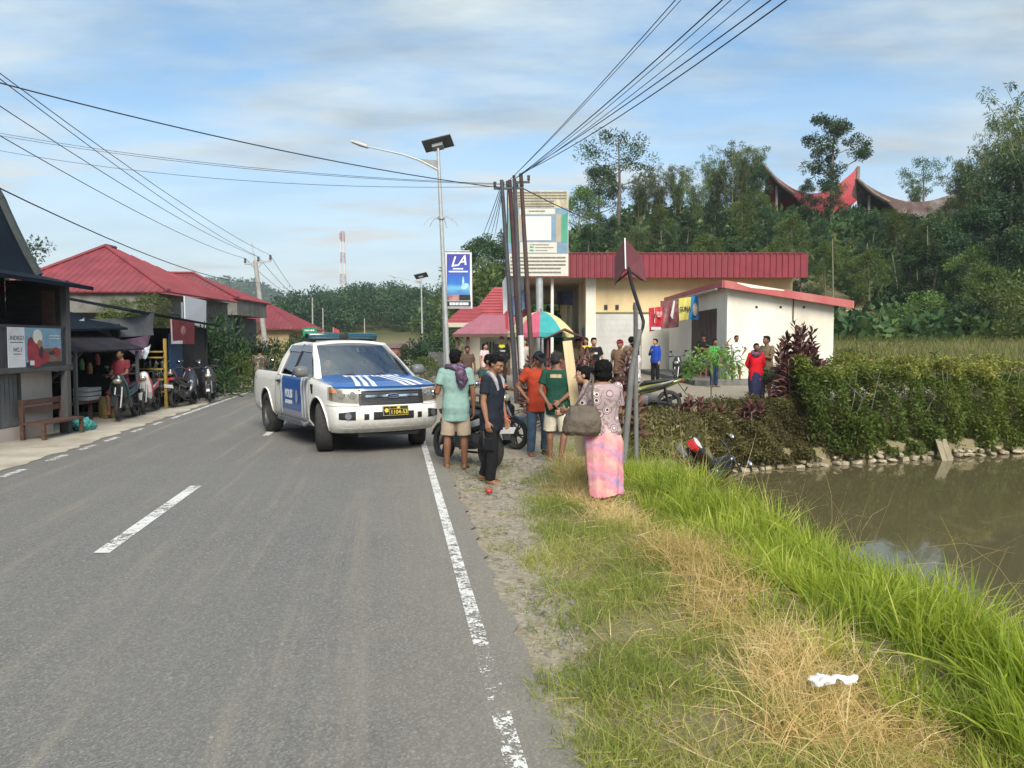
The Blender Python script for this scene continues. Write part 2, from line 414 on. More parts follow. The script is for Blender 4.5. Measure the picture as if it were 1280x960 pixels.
f = n.ramp(n.math('ADD', n.math('ADD', n.math('MULTIPLY', w, 0.6), n.math('MULTIPLY', w2, 0.5)), at_.outputs['Fac']), [(0.62, 1.0), (0.66, 0.0)])
tr = n.new('ShaderNodeBsdfTransparent'); ms = n.new('ShaderNodeMixShader'); n.l(f, ms.inputs[0]); n.l(tr.outputs[0], ms.inputs[1]); n.l(n.b.outputs[0], ms.inputs[2]); n.l(ms.outputs[0], n.out.inputs[0])
n.set(Base_Color=col, Roughness=0.75); PAINT = n.m
def paint(name, fc, y0, y1, w, wear):
    ys = np.linspace(y0, y1, max(3, int((y1 - y0) / 0.1)))
    o = strip(name, lambda y: fc(y) - w / 2, lambda y: fc(y) + w / 2, ys, 0.011, PAINT)
    vals = [wear(yy) for yy in ys for _ in range(2)]
    a = o.data.attributes.new('wear', 'FLOAT', 'POINT'); a.data.foreach_set('value', np.array(vals, np.float32))
    o.name = name; return o
paint('road_edge_marking', lambda y: Xr(y), 2.2, 40, 0.09, lambda y: float(np.interp(y, [2.2, 3.3, 3.75, 4.0, 4.3, 5.0, 6, 8, 12], [0.10, 0.10, 0.17, 0.17, 0.11, 0.075, 0.06, 0.035, 0.04])))
Xc = lambda y: (Xr(y) + Xl(y)) / 2 - 0.1
for y0, y1 in ((-1.9, 1.0), (6.15, 9.1), (14.1, 17.0), (22, 25), (30, 33), (38, 41)):
    paint('centre_marking', Xc, y0, y1, 0.13, lambda y: 0.035 + 0.04 * math.sin(y * 5))
for y in (8.3, 9.7, 11.05, 12.2, 13.3, 14.7, 16.0):
    paint('road_edge_marking', lambda y: Xl(y) + 0.02, y, y + 0.62, 0.105, lambda y: 0.075)
paint('road_edge_marking', lambda y: Xl(y) + 0.02, 17.4, 40, 0.11, lambda y: 0.06)
# concrete apron on the left
apr = M('apron_concrete', (0.44, 0.395, 0.32), 0.9, 0.3, 1.4, 0.4, 30, dirt=(0.19, 0.16, 0.12))
strip('pavement', lambda y: Xl(y) - np.interp(y, [5, 14, 16, 45], [2.2, 2.0, 2.6, 2.6]), lambda y: Xl(y) - 0.17, np.concatenate([lin(4, 30, 0.25), lin(30, 46, 1)]),
      lambda y: 0.013, apr, nx=6, rag=0.07)
# water
n = N('murky_pond_water')
wv = n.noise(3.0, 3, 0.5, stretch=(1, 0.45, 1))
scum = n.ramp(n.noise(1.6, 7, 0.75), [(0.58, 0.0), (0.70, 0.55)])
n.set(Base_Color=n.mix(scum, (0.095, 0.082, 0.042), (0.17, 0.15, 0.085)), Roughness=n.math('ADD', n.math('MULTIPLY', scum, 0.4), 0.04)); n.b.inputs['IOR'].default_value = 1.33
n.bump(wv, 0.05, 0.05)
mb = MB(); mb.add([(0.5, -24, WATER), (60, -24, WATER), (60, 33, WATER), (0.5, 16.5, WATER)], [(0, 1, 2, 3)])
mb.build('pond_water', n.m, ang=0, fix=False, kind='structure')
# ---------------------------------------------------------------- daylight
SUN_EL, SUN_AZ = math.radians(40), math.radians(-168)      # azimuth measured from +Y towards +X is -> sun behind the camera
sdir = V((math.sin(SUN_AZ) * -1 * math.cos(SUN_EL), math.cos(SUN_AZ) * math.cos(SUN_EL), math.sin(SUN_EL)))
sl = bpy.data.lights.new('sun', 'SUN'); sl.energy = 2.8; sl.angle = math.radians(34); sl.color = (1.0, 0.93, 0.82)
so = bpy.data.objects.new('sun', sl); COL.objects.link(so); so.rotation_euler = (-sdir).to_track_quat('-Z', 'Y').to_euler(); so.location = (0, -5, 60)
wd = bpy.data.worlds.new('World'); SC.world = wd; wd.use_nodes = True; t = wd.node_tree
for q in list(t.nodes): t.nodes.remove(q)
class WN(N):
    def __init__(s): s.t = t; s.n = t.nodes
w = WN()
bg = w.new('ShaderNodeBackground'); out = w.new('ShaderNodeOutputWorld'); w.l(bg.outputs[0], out.inputs[0])
sky = w.new('ShaderNodeTexSky', sky_type='NISHITA'); sky.sun_disc = False; sky.sun_elevation = SUN_EL
sky.sun_rotation = math.atan2(sdir.x, sdir.y); sky.air_density = 1.0; sky.dust_density = 1.2; sky.ozone_density = 1.0; sky.altitude = 700
g = w.co('Generated'); sp = w.new('ShaderNodeSeparateXYZ'); w.l(g, sp.inputs[0])
zz = w.math('ADD', w.math('MAXIMUM', sp.outputs[2], 0.0), 0.12)
cb = w.new('ShaderNodeCombineXYZ'); w.l(w.math('DIVIDE', sp.outputs[0], zz), cb.inputs[0]); w.l(w.math('DIVIDE', sp.outputs[1], zz), cb.inputs[1])
mp = w.new('ShaderNodeMapping'); mp.inputs['Rotation'].default_value = (0, 0, 0.35); mp.inputs['Scale'].default_value = (0.75, 1.5, 1); mp.inputs['Location'].default_value = (1.3, 0.4, 0); w.l(cb.outputs[0], mp.inputs['Vector'])
c1 = w.noise(1.0, 8, 0.60, src=mp.outputs[0]); c2 = w.noise(1.25, 7, 0.58, src=mp.outputs[0], stretch=(1.0, 1.0, 1))
veil = w.ramp(c1, [(0.36, 0.0), (0.50, 0.55), (0.62, 1.0)])
low = w.ramp(sp.outputs[2], [(0.0, 1.0), (0.08, 0.85), (0.30, 0.15), (0.5, 0.0)])
veil = w.math('MAXIMUM', veil, w.math('MULTIPLY', low, 0.93))
CLOUD_K = 4.4
white = w.mix(w.ramp(sp.outputs[2], [(0.0, 0.0), (0.35, 1.0)]), mul((1.0, 1.0, 1.0), 1), (0.93, 1.0, 1.0))
ccol = w.mix(w.ramp(c2, [(0.42, 0.0), (0.64, 1.0)]), (0.84, 0.97, 1.01), (0.38, 0.49, 0.58))
ccol = w.mix(low, ccol, (0.86, 0.88, 0.88))
cs = w.new('ShaderNodeVectorMath', operation='SCALE'); w.l(ccol, cs.inputs[0]); cs.inputs['Scale'].default_value = CLOUD_K
bs = w.new('ShaderNodeVectorMath', operation='SCALE'); w.l(w.mix(1.0, sky.outputs[0], (0.82, 1.03, 1.06), 'MULTIPLY'), bs.inputs[0]); bs.inputs['Scale'].default_value = 0.92
w.l(w.mix(veil, bs.outputs[0], cs.outputs[0]), bg.inputs['Color']); bg.inputs['Strength'].default_value = 0.10
vs = SC.view_settings; vs.view_transform = 'Standard'; vs.look = 'None'; vs.exposure = 1.05; vs.gamma = 1; vs.use_curve_mapping = False
SC.render.engine = 'CYCLES'; cy = SC.cycles
cy.use_denoising = True; cy.denoiser = 'OPENIMAGEDENOISE'; cy.use_adaptive_sampling = True; cy.adaptive_threshold = 0.02
cy.max_bounces = 6; cy.diffuse_bounces = 3; cy.glossy_bounces = 3; cy.transmission_bounces = 4; cy.transparent_max_bounces = 8; cy.volume_bounces = 0
cy.sample_clamp_indirect = 4; cy.caustics_reflective = False; cy.caustics_refractive = False

# thin air: far hills fade to blue
mb = MB(); mb.bx(-1000, 1000, -60, 1300, -2.4, 102)
n = N('thin_haze'); n.n.remove(n.b); pv = n.new('ShaderNodeVolumePrincipled'); pv.inputs['Color'].default_value = (.90, .95, 1, 1); pv.inputs['Density'].default_value = 0.00036; pv.inputs['Anisotropy'].default_value = .2
n.l(pv.outputs[0], n.out.inputs['Volume'])
mb.build('haze', n.m, ang=0, kind='stuff')
# ---------------------------------------------------------------- vegetation
BARK = M('bark', (0.17, 0.145, 0.115), 0.9, 0.35, 5, 0.6, 18, stretch=(1, 1, 0.3))
CULM = M('bamboo_culm', (0.27, 0.27, 0.13), 0.5, 0.3, 3, 0.2, 12)
LF_DARK = leafmat('leaf_dark', (0.011, 0.030, 0.016), (0.030, 0.066, 0.030), 0.25, c3=(0.070, 0.11, 0.040))
LF_MID = leafmat('leaf_mid', (0.017, 0.042, 0.018), (0.046, 0.090, 0.032), 0.3, c3=(0.10, 0.145, 0.048))
LF_BAMB = leafmat('leaf_bamboo', (0.024, 0.050, 0.022), (0.062, 0.098, 0.038), 0.32, c3=(0.145, 0.165, 0.06))
LF_LIGHT = leafmat('leaf_light', (0.035, 0.068, 0.020), (0.085, 0.135, 0.038), 0.35, c3=(0.17, 0.20, 0.065))
LF_HEDGE = leafmat('leaf_hedge', (0.040, 0.072, 0.018), (0.125, 0.17, 0.036), 0.35, c3=(0.33, 0.31, 0.085), vary=False)
LF_SCRUB = leafmat('leaf_scrub', (0.095, 0.072, 0.038), (0.125, 0.125, 0.045), 0.3, c3=(0.32, 0.25, 0.13), vary=False)
LF_RED = leafmat('leaf_maroon', (0.050, 0.022, 0.022), (0.13, 0.06, 0.048), 0.2, rough=0.4, c3=(0.19, 0.12, 0.07))
LF_SAP = leafmat('leaf_sapling', (0.07, 0.13, 0.03), (0.16, 0.24, 0.06), 0.4)
def clusters(C, R, per, size, width=0.42, up=0.35, droop=0.05, flat=0.8, fold=0.1):
    C = np.array(C); R = np.array(R); k = len(C); n = k * per
    d = rand_dirs(n); rr = NR.random(n) ** 0.45
    R_ = np.repeat(R, per)[:, None]
    off = d * rr[:, None] * R_; off[:, 2] *= flat
    P = np.repeat(C, per, 0) + off
    D = d * 0.7 + rand_dirs(n) * 0.8 + np.array([0, 0, up])
    ct = np.repeat(NR.random(k), per)
    tint = np.clip(ct * 0.75 + NR.normal(0, 0.14, n) + 0.12, 0, 1)
    vts, q = leaf_arrays(P, D, NR.uniform(0.7, 1.3, n) * size, width, fold, droop)
    return vts, q, np.repeat(tint, 4)
def tree_broad(h, spread, seed, limbs=9, per=70, leaf=0.34, first=0.35, cr=1.0, sparse=1.0, sub=4):
    r = random.Random(seed); mb = MB(); C = []; R = []
    bx, by = r.uniform(-.06, .06) * h, r.uniform(-.06, .06) * h
    tp = lambda t: V((bx * t * t + 0.012 * h * math.sin(5 * t + seed), by * t * t, h * 0.88 * t))
    mb.tube([tp(k / 7) for k in range(8)], [0.020 * h * (1 - 0.85 * k / 7) + 0.01 for k in range(8)], 7)
    for i in range(limbs):
        t = first + (0.97 - first) * (i + r.random() * 0.6) / limbs
        a = i * 2.4 + r.uniform(-.5, .5); L = spread * (1.12 - 0.75 * abs(t - 0.5) - 0.25 * t) * r.uniform(.75, 1.15)
        p0 = tp(t); rise = (0.25 + 0.5 * t) * L * r.uniform(.5, 1.2)
        pts = [p0 + V((math.cos(a) * L * s, math.sin(a) * L * s, rise * s ** 1.4)) for s in (0, .33, .66, 1)]
        rad = 0.009 * h * (1.15 - t)
        mb.tube(pts, [rad, rad * .75, rad * .5, rad * .22], 5)
        for s in range(sub):
            q = pts[3].lerp(pts[1], r.random() * 0.9)
            C.append(q + V((r.uniform(-1, 1), r.uniform(-1, 1), r.uniform(-.5, .8))) * L * 0.35); R.append(cr * r.uniform(.55, 1.15))
            mb.tube([q, C[-1]], [rad * .35, rad * .12], 4)
    for i in range(int(4 * sparse)):
        C.append(tp(1) + V((r.uniform(-1, 1), r.uniform(-1, 1), r.uniform(-.8, .8))) * cr); R.append(cr * r.uniform(.5, .9))
    return mb, clusters(C, R, per, leaf)
def tree_bamboo(h, seed, culms=26, per=46, spread=2.2):
    r = random.Random(seed); mb = MB(); C = []; R = []
    for i in range(culms):
        a = r.uniform(0, 2 * PI); b = V((math.cos(a), math.sin(a), 0)) * r.uniform(0.1, 0.9); hh = h * r.uniform(.62, 1.0)
        o = V((math.cos(a + r.uniform(-.5, .5)), math.sin(a + r.uniform(-.5, .5)), 0)); arch = r.uniform(.4, 1.1) * spread
        f = lambda t: b + o * arch * t ** 2.6 + V((0, 0, hh * (t - 0.10 * t ** 6)))
        mb.tube([f(k / 6) for k in range(7)], [0.05 * (1 - 0.8 * k / 6) + .006 for k in range(7)], 5)
        for k in range(9):
            t = 0.28 + 0.72 * (k + r.random()) / 9
            C.append(f(t) + V((r.uniform(-.5, .5), r.uniform(-.5, .5), r.uniform(-.3, .2)))); R.append(r.uniform(.4, .85) * (1.15 - 0.5 * t))
    return mb, clusters(C, R, per, 0.34, width=0.2, up=-0.25, droop=0.25)
def bush(w, h, seed, per=60, leaf=0.16, k=40):
    r = random.Random(seed); mb = MB(); C = []; R = []
    for i in range(k):
        a = r.uniform(0, 2 * PI); q = math.sqrt(r.random()); z = r.random()
        C.append(V((math.cos(a) * q * w * (1 - .45 * z), math.sin(a) * q * w * (1 - .45 * z), h * (0.12 + .85 * z)))); R.append(w * r.uniform(.2, .36))
        if i < 8: mb.tube([(0, 0, 0), C[-1] * 0.6 + V((0, 0, .1)), C[-1]], [0.03, .02, .008], 5)
    return mb, clusters(C, R, per, leaf)
_PROTO = {}
def proto(key, made, leafm, trunkm=None):
    mb, (vts, q, tint) = made
    _PROTO[key] = (mb.mesh(key + '_trunk', None, 50), np_mesh(key + '_crown', vts, q, tint), leafm, trunkm or BARK)
    _PROTO[key][0].materials.append(_PROTO[key][3]); _PROTO[key][1].materials.append(leafm)
def plant(key, name, label, cat, loc, s=1.0, sx=None, rz=None, group=None, tilt=0.0, parts=('trunk', 'crown')):
    t = thing(name, label, cat, loc, RND.uniform(0, 6.28) if rz is None else rz, group)
    t.scale = (sx or s, sx or s, s); t.rotation_euler.x = tilt
    for nm, me in zip(parts, _PROTO[key][:2]):
        o = bpy.data.objects.new(nm, me); COL.objects.link(o); o.parent = t
    return t
proto('broad_a', tree_broad(10, 2.9, 3, 11, 150, .25, .25, 1.0), LF_DARK)
proto('broad_b', tree_broad(10, 3.4, 8, 10, 160, .26, .22, 1.15), LF_LIGHT)
proto('broad_c', tree_broad(10, 2.3, 15, 13, 135, .23, .18, .85), LF_DARK)
proto('sparse', tree_broad(10, 3.0, 21, 9, 60, .22, .42, .75, sub=5), LF_MID)
proto('lone', tree_broad(10, 2.7, 33, 11, 150, .20, .38, .66, sub=5), LF_DARK)
proto('bamboo_a', tree_bamboo(12, 5), LF_BAMB, CULM)
proto('bamboo_b', tree_bamboo(12, 9, 20, 42, 3.0), LF_BAMB, CULM)
proto('bamboo_tall', tree_bamboo(19, 12, 24, 46, 3.4), LF_BAMB, CULM)
proto('bush_a', bush(1.6, 2.2, 4), LF_LIGHT)
proto('bush_b', bush(1.5, 1.8, 6), LF_DARK)
# right hill: (px of trunk, py of top, distance, kind)
HILL = [(602, 292, 84, 'broad_a'), (622, 288, 92, 'broad_c'), (588, 318, 80, 'bush_a'), (646, 300, 90, 'broad_b'), (690, 262, 95, 'bamboo_b'), (668, 285, 88, 'broad_c'),
        (722, 232, 88, 'broad_b'), (748, 205, 96, 'broad_a'), (772, 163, 92, 'sparse'), (800, 212, 88, 'bamboo_a'), (822, 200, 90, 'bamboo_b'), (846, 205, 94, 'bamboo_a'), (868, 208, 88, 'bamboo_b'),
        (890, 190, 92, 'bamboo_a'), (912, 176, 90, 'bamboo_b'), (930, 172, 92, 'bamboo_a'), (945, 205, 86, 'broad_c'), (952, 268, 80, 'broad_b'), (1006, 250, 80, 'broad_c'), (1036, 238, 79, 'broad_a'),
        (1035, 140, 84, 'lone'), (1062, 288, 82, 'bush_b'), (1088, 290, 80, 'bush_b'), (1126, 286, 80, 'bush_b'), (1180, 280, 76, 'broad_b'), (1206, 202, 84, 'bamboo_b'), (1150, 196, 100, 'sparse'), (1140, 214, 104, 'bamboo_b'),
        (1212, 178, 80, 'bamboo_a'), (1236, 160, 74, 'bamboo_tall'), (1262, 118, 66, 'bamboo_tall'), (1290, 84, 62, 'bamboo_tall'), (1320, 100, 66, 'bamboo_tall'), (1255, 190, 62, 'broad_a'), (1228, 232, 64, 'broad_c'),
        (735, 285, 74, 'broad_c'), (762, 270, 76, 'broad_a'), (795, 275, 74, 'bamboo_a'), (826, 262, 76, 'broad_b'), (858, 268, 73, 'broad_c'), (892, 258, 75, 'broad_a'), (925, 268, 74, 'broad_b'),
        (958, 285, 72, 'broad_a'), (988, 300, 70, 'broad_b'), (1022, 292, 72, 'broad_c'), (1055, 308, 71, 'bush_a'), (1088, 305, 72, 'broad_c'), (1118, 312, 72, 'broad_b'), (1160, 304, 70, 'broad_b'), (1190, 240, 66, 'bamboo_a'), (1205, 255, 62, 'broad_a'),
        (760, 312, 66, 'broad_b'), (800, 318, 66, 'broad_c'), (840, 312, 66, 'broad_a'), (880, 318, 65, 'broad_b'), (920, 312, 66, 'broad_c'), (962, 322, 64, 'broad_b'), (1000, 332, 62, 'broad_c'), (1030, 325, 64, 'broad_b'),
        (1085, 340, 62, 'broad_b'), (1068, 330, 66, 'broad_c'), (1135, 318, 60, 'broad_a'), (1165, 300, 58, 'broad_c'), (1210, 310, 57, 'broad_b'), (1245, 292, 56, 'broad_a'), (1282, 280, 55, 'broad_c'), (1190, 335, 56, 'broad_c'), (1265, 340, 54, 'bush_a'), (1225, 352, 54, 'broad_b'), (1300, 330, 54, 'broad_b')]
KINDS = {'broad_a': ('broadleaf_tree', 'dark dense broadleaf tree in the wood on the hillside behind the shops'), 'broad_b': ('broadleaf_tree', 'mid green round crowned tree in the wood on the hillside behind the shops'),
         'broad_c': ('broadleaf_tree', 'dark narrow crowned tree in the wood on the hillside behind the shops'), 'bamboo_a': ('bamboo_clump', 'upright feathery bamboo clump in the hillside wood behind the shops'),
         'bamboo_b': ('bamboo_clump', 'arching feathery bamboo clump in the hillside wood behind the shops'), 'bamboo_tall': ('bamboo_clump', 'tall arching bamboo clump at the right edge of the hillside wood'),
         'bush_a': ('bush', 'bushy green shrub among the hillside trees'), 'bush_b': ('bush', 'low dark shrub among the hillside trees')}
UNIQ = {(772, 163): 'tall open crowned tree with gaps of sky standing above the bamboo', (1035, 140): 'tall lone tree with dark clumped crown between the two curved roofs', (1150, 196): 'pale open crowned tree just right of the rusty curved roof'}
def place_tree(px, py, D, k, group, mn=0.5, mx=1.9, names=KINDS):
    p = at(px, 430, D); z0 = hz(p.x, D); top = at(px, py, D).z
    base = {'bamboo_tall': 17.4, 'bamboo_a': 10.8, 'bamboo_b': 10.6, 'bush_a': 2.3, 'bush_b': 1.9}.get(k, 9.6)
    s = max(mn, min(mx, (top - z0) / base))
    if k in ('bush_a', 'bush_b'): s = max(1.2, min(4, (top - z0) / base))
    nm, lb = names.get(k, ('broadleaf_tree', ''))
    lb = UNIQ.get((px, py), lb); nm = 'broadleaf_tree' if k in ('sparse', 'lone') else nm
    return plant(k, nm, lb, 'bamboo' if 'bamboo' in k else ('bush' if 'bush' in k else 'tree'), (p.x, D, z0 - 0.2), s, sx=s * RND.uniform(.9, 1.12) if k != 'lone' else s * 1.0, group=None if (px, py) in UNIQ else group)
for px, py, D, k in HILL: place_tree(px, py, D, k, 'trees on the hillside')
# undergrowth covering the slope
def surface_points(n, f):
    P = f(n); P = P[~np.isnan(P[:, 2])]; return P
nU = 46000
uy = NR.uniform(47, 112, nU); uu = NR.uniform(-0.03, 0.80, nU); ux = uu * uy
keep = (np.exp(-(((ux - 25.5) / 3.4) ** 2 + ((uy - 62) / 7) ** 2)) < 0.45) & ((uy > 60) | (ux > 15 + NR.normal(0, 1, nU)))
ux, uy = ux[keep], uy[keep]; uz = height(ux, uy) + NR.random(len(ux)) ** 2 * 1.5
tn = 0.45 + 0.35 * np.sin(ux * .9) * np.sin(uy * .7) + NR.normal(0, .18, len(ux))
vts, q = leaf_arrays(np.stack([ux, uy, uz], 1), rand_dirs(len(ux)) + np.array([0, 0, .6]), NR.uniform(.35, .95, len(ux)), .5, .12, .1)
link('undergrowth', np_mesh('undergrowth', vts, q, np.repeat(np.clip(tn, 0, 1), 4)), LF_MID, kind='stuff')
# wooded ridge beyond the road, reads as one mass
C = []; R = []
for i in range(520):
    yy = RND.uniform(165, 245); u = RND.uniform(-.30, .02); xx = u * yy
    if xx > Xr(yy) - 10 and yy < 175: continue
    hh = RND.uniform(4, 9); zb = hz(xx, yy)
    for k in range(4): C.append((xx + RND.uniform(-2.2, 2.2), yy + RND.uniform(-2, 2), zb + hh * RND.uniform(.35, 1))); R.append(RND.uniform(1.4, 2.7))
vts, q, tint = clusters(C, R, 62, 0.62, .55)
link('woods', np_mesh('woods', vts, q, tint), LF_DARK, kind='stuff')
C = []; R = []
for i in range(700):
    yy = RND.uniform(820, 1060); u = RND.uniform(-.62, -.2); xx = u * yy
    C.append((xx, yy, hz(xx, yy) + RND.uniform(1, 7))); R.append(RND.uniform(5, 10))
vts, q, tint = clusters(C, R, 30, 4.5, .6)
link('woods', np_mesh('woods', vts, q, tint), LF_DARK, kind='stuff')
# trees and bushes on the left, among the houses
TL = [('broad_a', 28, 285, 62, 'dark tree showing behind the dark gable roof', 'tree'), ('broad_b', 262, 418, 30, '', ''),]
p = at(30, 430, 62); plant('broad_a', 'broadleaf_tree', 'hazy green tree standing between the dark gable and the big red roof', 'tree', (p.x - 1.5, 62, 0), 1.16)
BL = [(238, 428, 25.5, 'bush_b', 0.95, 'dark green bush behind the parked motorbikes, beside the red banner'), (268, 408, 27.5, 'bush_b', 1.15, 'tall dark bush in front of the concrete arch column'),
      (300, 440, 27, 'bush_a', .62, 'low green bush right of the spiky leaved plant'), (322, 425, 32, 'bush_b', .85, 'dark bush under the stair gable of the small house'), (352, 420, 36, 'bush_a', .80, 'green bush showing above the pickup bed'),
      (378, 424, 42, 'bush_b', .95, 'dark bush under the green road sign'), (302, 400, 38, 'bush_a', .72, 'bright green bush between concrete house and stair gable')]
for px, py, D, k, s, lb in BL:
    p = at(px, 430, D); plant(k, 'bush', lb, 'bush', (p.x, D, -0.1), s * (1.25 if k == 'bush_b' else 1.0), sx=s * 0.9)
BR = [(530, 452, 34, 'bush_a', .5, 'small green bush at the fence beside the street lamp base'), (522, 425, 46, 'bush_b', 1.0, 'dark bush beside the low white house'), (548, 402, 50, 'bush_b', 1.2, 'tall dark bush left of the red tiled house'),
      (1062, 452, 27, 'bush_a', .55, 'low weedy bush at the foot of the white shed wall'), (1150, 398, 52, 'bush_a', 1.2, 'green bush at the edge of the field below the bamboo'), (1205, 402, 50, 'bush_b', 1.3, 'dark bush at the edge of the field'), (1258, 398, 48, 'bush_a', 1.5, 'yellow green bush at the right edge of the field')]
for px, py, D, k, s, lb in BR:
    p = at(px, 430, D); plant(k, 'bush', lb, 'bush', (p.x, D, hz(p.x, D) - 0.05), s)
def rosettes(heads, nl, L, width=0.16, stemr=0.018, base=None):
    """long strap leaves spiralling on upright stems (ti plants, yucca)"""
    mb = MB(); Ps = []; Ds = []; S = []; T = []
    for (x, y, z0, z1) in heads:
        mb.tube([(x * .75, y * .75, z0), (x, y, z1)], [stemr, stemr * .7], 6)
        for k in range(nl):
            t = k / nl; a = k * 2.4 + x * 9; zz_ = z0 + (z1 - z0) * (0.15 + 0.85 * t)
            el = 0.05 + 1.15 * t
            Ps.append((x, y, zz_)); Ds.append((math.cos(a) * math.cos(el), math.sin(a) * math.cos(el), math.sin(el))); S.append(L * RND.uniform(.7, 1.15)); T.append(min(1, max(0, 0.35 + RND.gauss(0, .28))))
    vts, q = leaf_arrays(np.array(Ps), np.array(Ds) + rand_dirs(len(Ps)) * .16, np.array(S), width, .09, .3)
    return mb, (vts, q, np.repeat(T, 4))
r = random.Random(5)
proto('ti_big', rosettes([(r.uniform(-.55, .55) * (1 - q * .6), r.uniform(-.3, .3), 0.0, 0.75 + 1.15 * q) for q in [k / 23 for k in range(24)]], 62, .30, .24), LF_RED, M('ti_stem', (.2, .16, .12), .8))
proto('ti_small', rosettes([(r.uniform(-.22, .22), r.uniform(-.2, .2), 0, r.uniform(.45, .9)) for k in range(6)], 44, .28, .22), LF_RED, _M['ti_stem'])
proto('ti_bush', rosettes([(r.uniform(-.8, .8), r.uniform(-.4, .4), 0, r.uniform(.5, 1.5)) for k in range(20)], 46, .30, .22), LF_RED, _M['ti_stem'])
proto('yucca', rosettes([(0, 0, 0, .5)], 64, .75, .07), LF_MID, _M['ti_stem'])
for px, D, key, s, lb in ((1000, 17.9, 'ti_big', 1.05, 'tall maroon leaved ti plant clump against the white shed wall'), (868, 16.2, 'ti_small', .95, 'small maroon ti plant beside the olive motorcycle wheel'),
                       (896, 16.4, 'ti_small', .8, 'small maroon ti plant below the green sapling'), (944, 16.6, 'ti_small', .95, 'low brownish ti plant in front of the woman in red'),
                       (738, 14.5, 'ti_bush', 1.0, 'dark maroon ti plant bush behind the two women'), (785, 12.6, 'ti_small', 1.1, 'maroon ti plant at the foot of the leaning sign post'), (700, 16.5, 'ti_bush', .95, 'dark maroon ti plant bush under the parasol'), (1072, 26, 'ti_bush', .72, 'dark reddish dry shrub right of the white shed')):
    p = at(px, 430, D); plant(key, 'ti_plant', lb, 'plant', (p.x, D, hz(p.x, D) - .03), s, parts=('stem', 'foliage'), rz=0.3)
p = at(280, 430, 24.5); plant('yucca', 'yucca', 'spiky pale green yucca beside the parked scooters', 'plant', (p.x, 24.5, 0), 1.25, parts=('stem', 'foliage'))
mb = MB(); mb.tube([(0, 0, 0), (.02, 0, .6), (0, .03, 1.15)], [.02, .017, .012], 6); C = []
for k in range(12):
    a = k * 2.4; e = V((math.cos(a) * .5, math.sin(a) * .5, 1.2 + .22 * math.sin(k * 1.7))); mb.tube([(0, .03, 1.12), e], [.008, .004], 4); C.append(e)
proto('sapling', (mb, clusters(C, [.2] * 12, 46, .14, .3, 0, .25)), LF_SAP)
p = at(890, 430, 17.0); plant('sapling', 'sapling', 'slender green leafed sapling in front of the boy in green', 'sapling', (p.x, 17.0, hz(p.x, 17)), 1.0)
# ---------------------------------------------------------------- pond wall, hedge, scrub
mb = MB(); s_ = 0.0; k = 0
for row in range(3):
    X = 3.55 + 0.1 * row
    while X < 22:
        w_ = RND.uniform(.10, .30) * (1 - .15 * row); hgt = RND.uniform(.06, .12)
        if RND.random() < (.92, .62, .22)[row]:
            c = V((X + w_ / 2, float(Wl(X)) - .02 + .07 * row, WATER + .035 + row * .095 + RND.uniform(-.025, .02)))
            base = bmesh.new(); bmesh.ops.create_cube(base, size=1.6); bmesh.ops.subdivide_edges(base, edges=base.edges[:], cuts=2, use_grid_fill=True)
            R_ = Matrix.Rotation(RND.uniform(-.3, .5), 3, 'Z') @ Matrix.Rotation(RND.uniform(-.3, .3), 3, 'Y'); ph = V((X * 7, row * 5, 0))
            vs_ = []
            for v in base.verts:
                q = v.co.normalized().lerp(v.co * .9, .55); q = q * (1 + .38 * mnoise.noise(q * 1.1 + ph)); vs_.append(c + R_ @ V((q.x * w_ * .52, q.y * .13, q.z * hgt * .56)))
            mb.add(vs_, [tuple(q.index for q in f.verts) for f in base.faces]); base.free()
        X += w_ * 1.04 + (RND.random() < .15) * .12
stw = mb.build('stone_wall', M('wall_stone', (0.38, 0.32, 0.23), .9, .55, 4.5, .8, 45, dirt=(.10, .08, .045)), ang=25, label='low wall of rough pale stones along the far water edge', cat='wall')
def slope_leaves(n, x0, x1, prof, size, width, noise_amp=.22, dense=None, droop=.1, up=.3):
    """leaves over a bank: prof gives (distance behind the wall line, z) along the section"""
    X = NR.uniform(x0, x1, n); t = NR.random(n)
    pb = np.array([p[0] for p in prof]); pz = np.array([p[1] for p in prof]); pt = np.linspace(0, 1, len(prof))
    back = np.interp(t, pt, pb); zz_ = np.interp(t, pt, pz)
    lump = np.sin(X * 1.7 + t * 5 + 1.5 * np.sin(X * .9)) * .4 + np.sin(X * 4.3 - t * 9 + 2 * np.sin(t * 4 + X)) * .35 + np.sin(X * 9.1 + t * 14) * .25
    depth = NR.random(n) ** 1.5 * .45
    Yb = Wl(X) + back + depth * .8 - lump * noise_amp; Z = zz_ - depth * .55 + lump * noise_amp * .8
    D = rand_dirs(n) + np.array([0, -.35, up]); tint = np.clip(.42 + .25 * lump + .12 * np.sin(X * .8) + NR.normal(0, .17, n), 0, 1)
    vts, q = leaf_arrays(np.stack([X, Yb, Z], 1), D, NR.uniform(.6, 1.4, n) * size, width, .1, droop)
    return vts, q, np.repeat(tint, 4)
HB = 1.05
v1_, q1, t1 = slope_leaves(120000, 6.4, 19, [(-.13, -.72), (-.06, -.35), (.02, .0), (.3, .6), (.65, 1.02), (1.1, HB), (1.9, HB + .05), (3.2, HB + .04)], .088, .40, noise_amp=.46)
t1 = np.clip(t1 * .7 + np.repeat(((v1_[::4, 2] > .95) * .3), 4) + np.repeat(.25 * sm((v1_[::4, 0] - 9.5) / 3), 4), 0, 1)  # top leaves tinted yellower, a sunlit look put into their colour
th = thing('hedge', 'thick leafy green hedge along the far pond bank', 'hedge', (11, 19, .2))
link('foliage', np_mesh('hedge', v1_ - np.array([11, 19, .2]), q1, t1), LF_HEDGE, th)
Ps = []; Ds = []; Sz = []; Tt = []
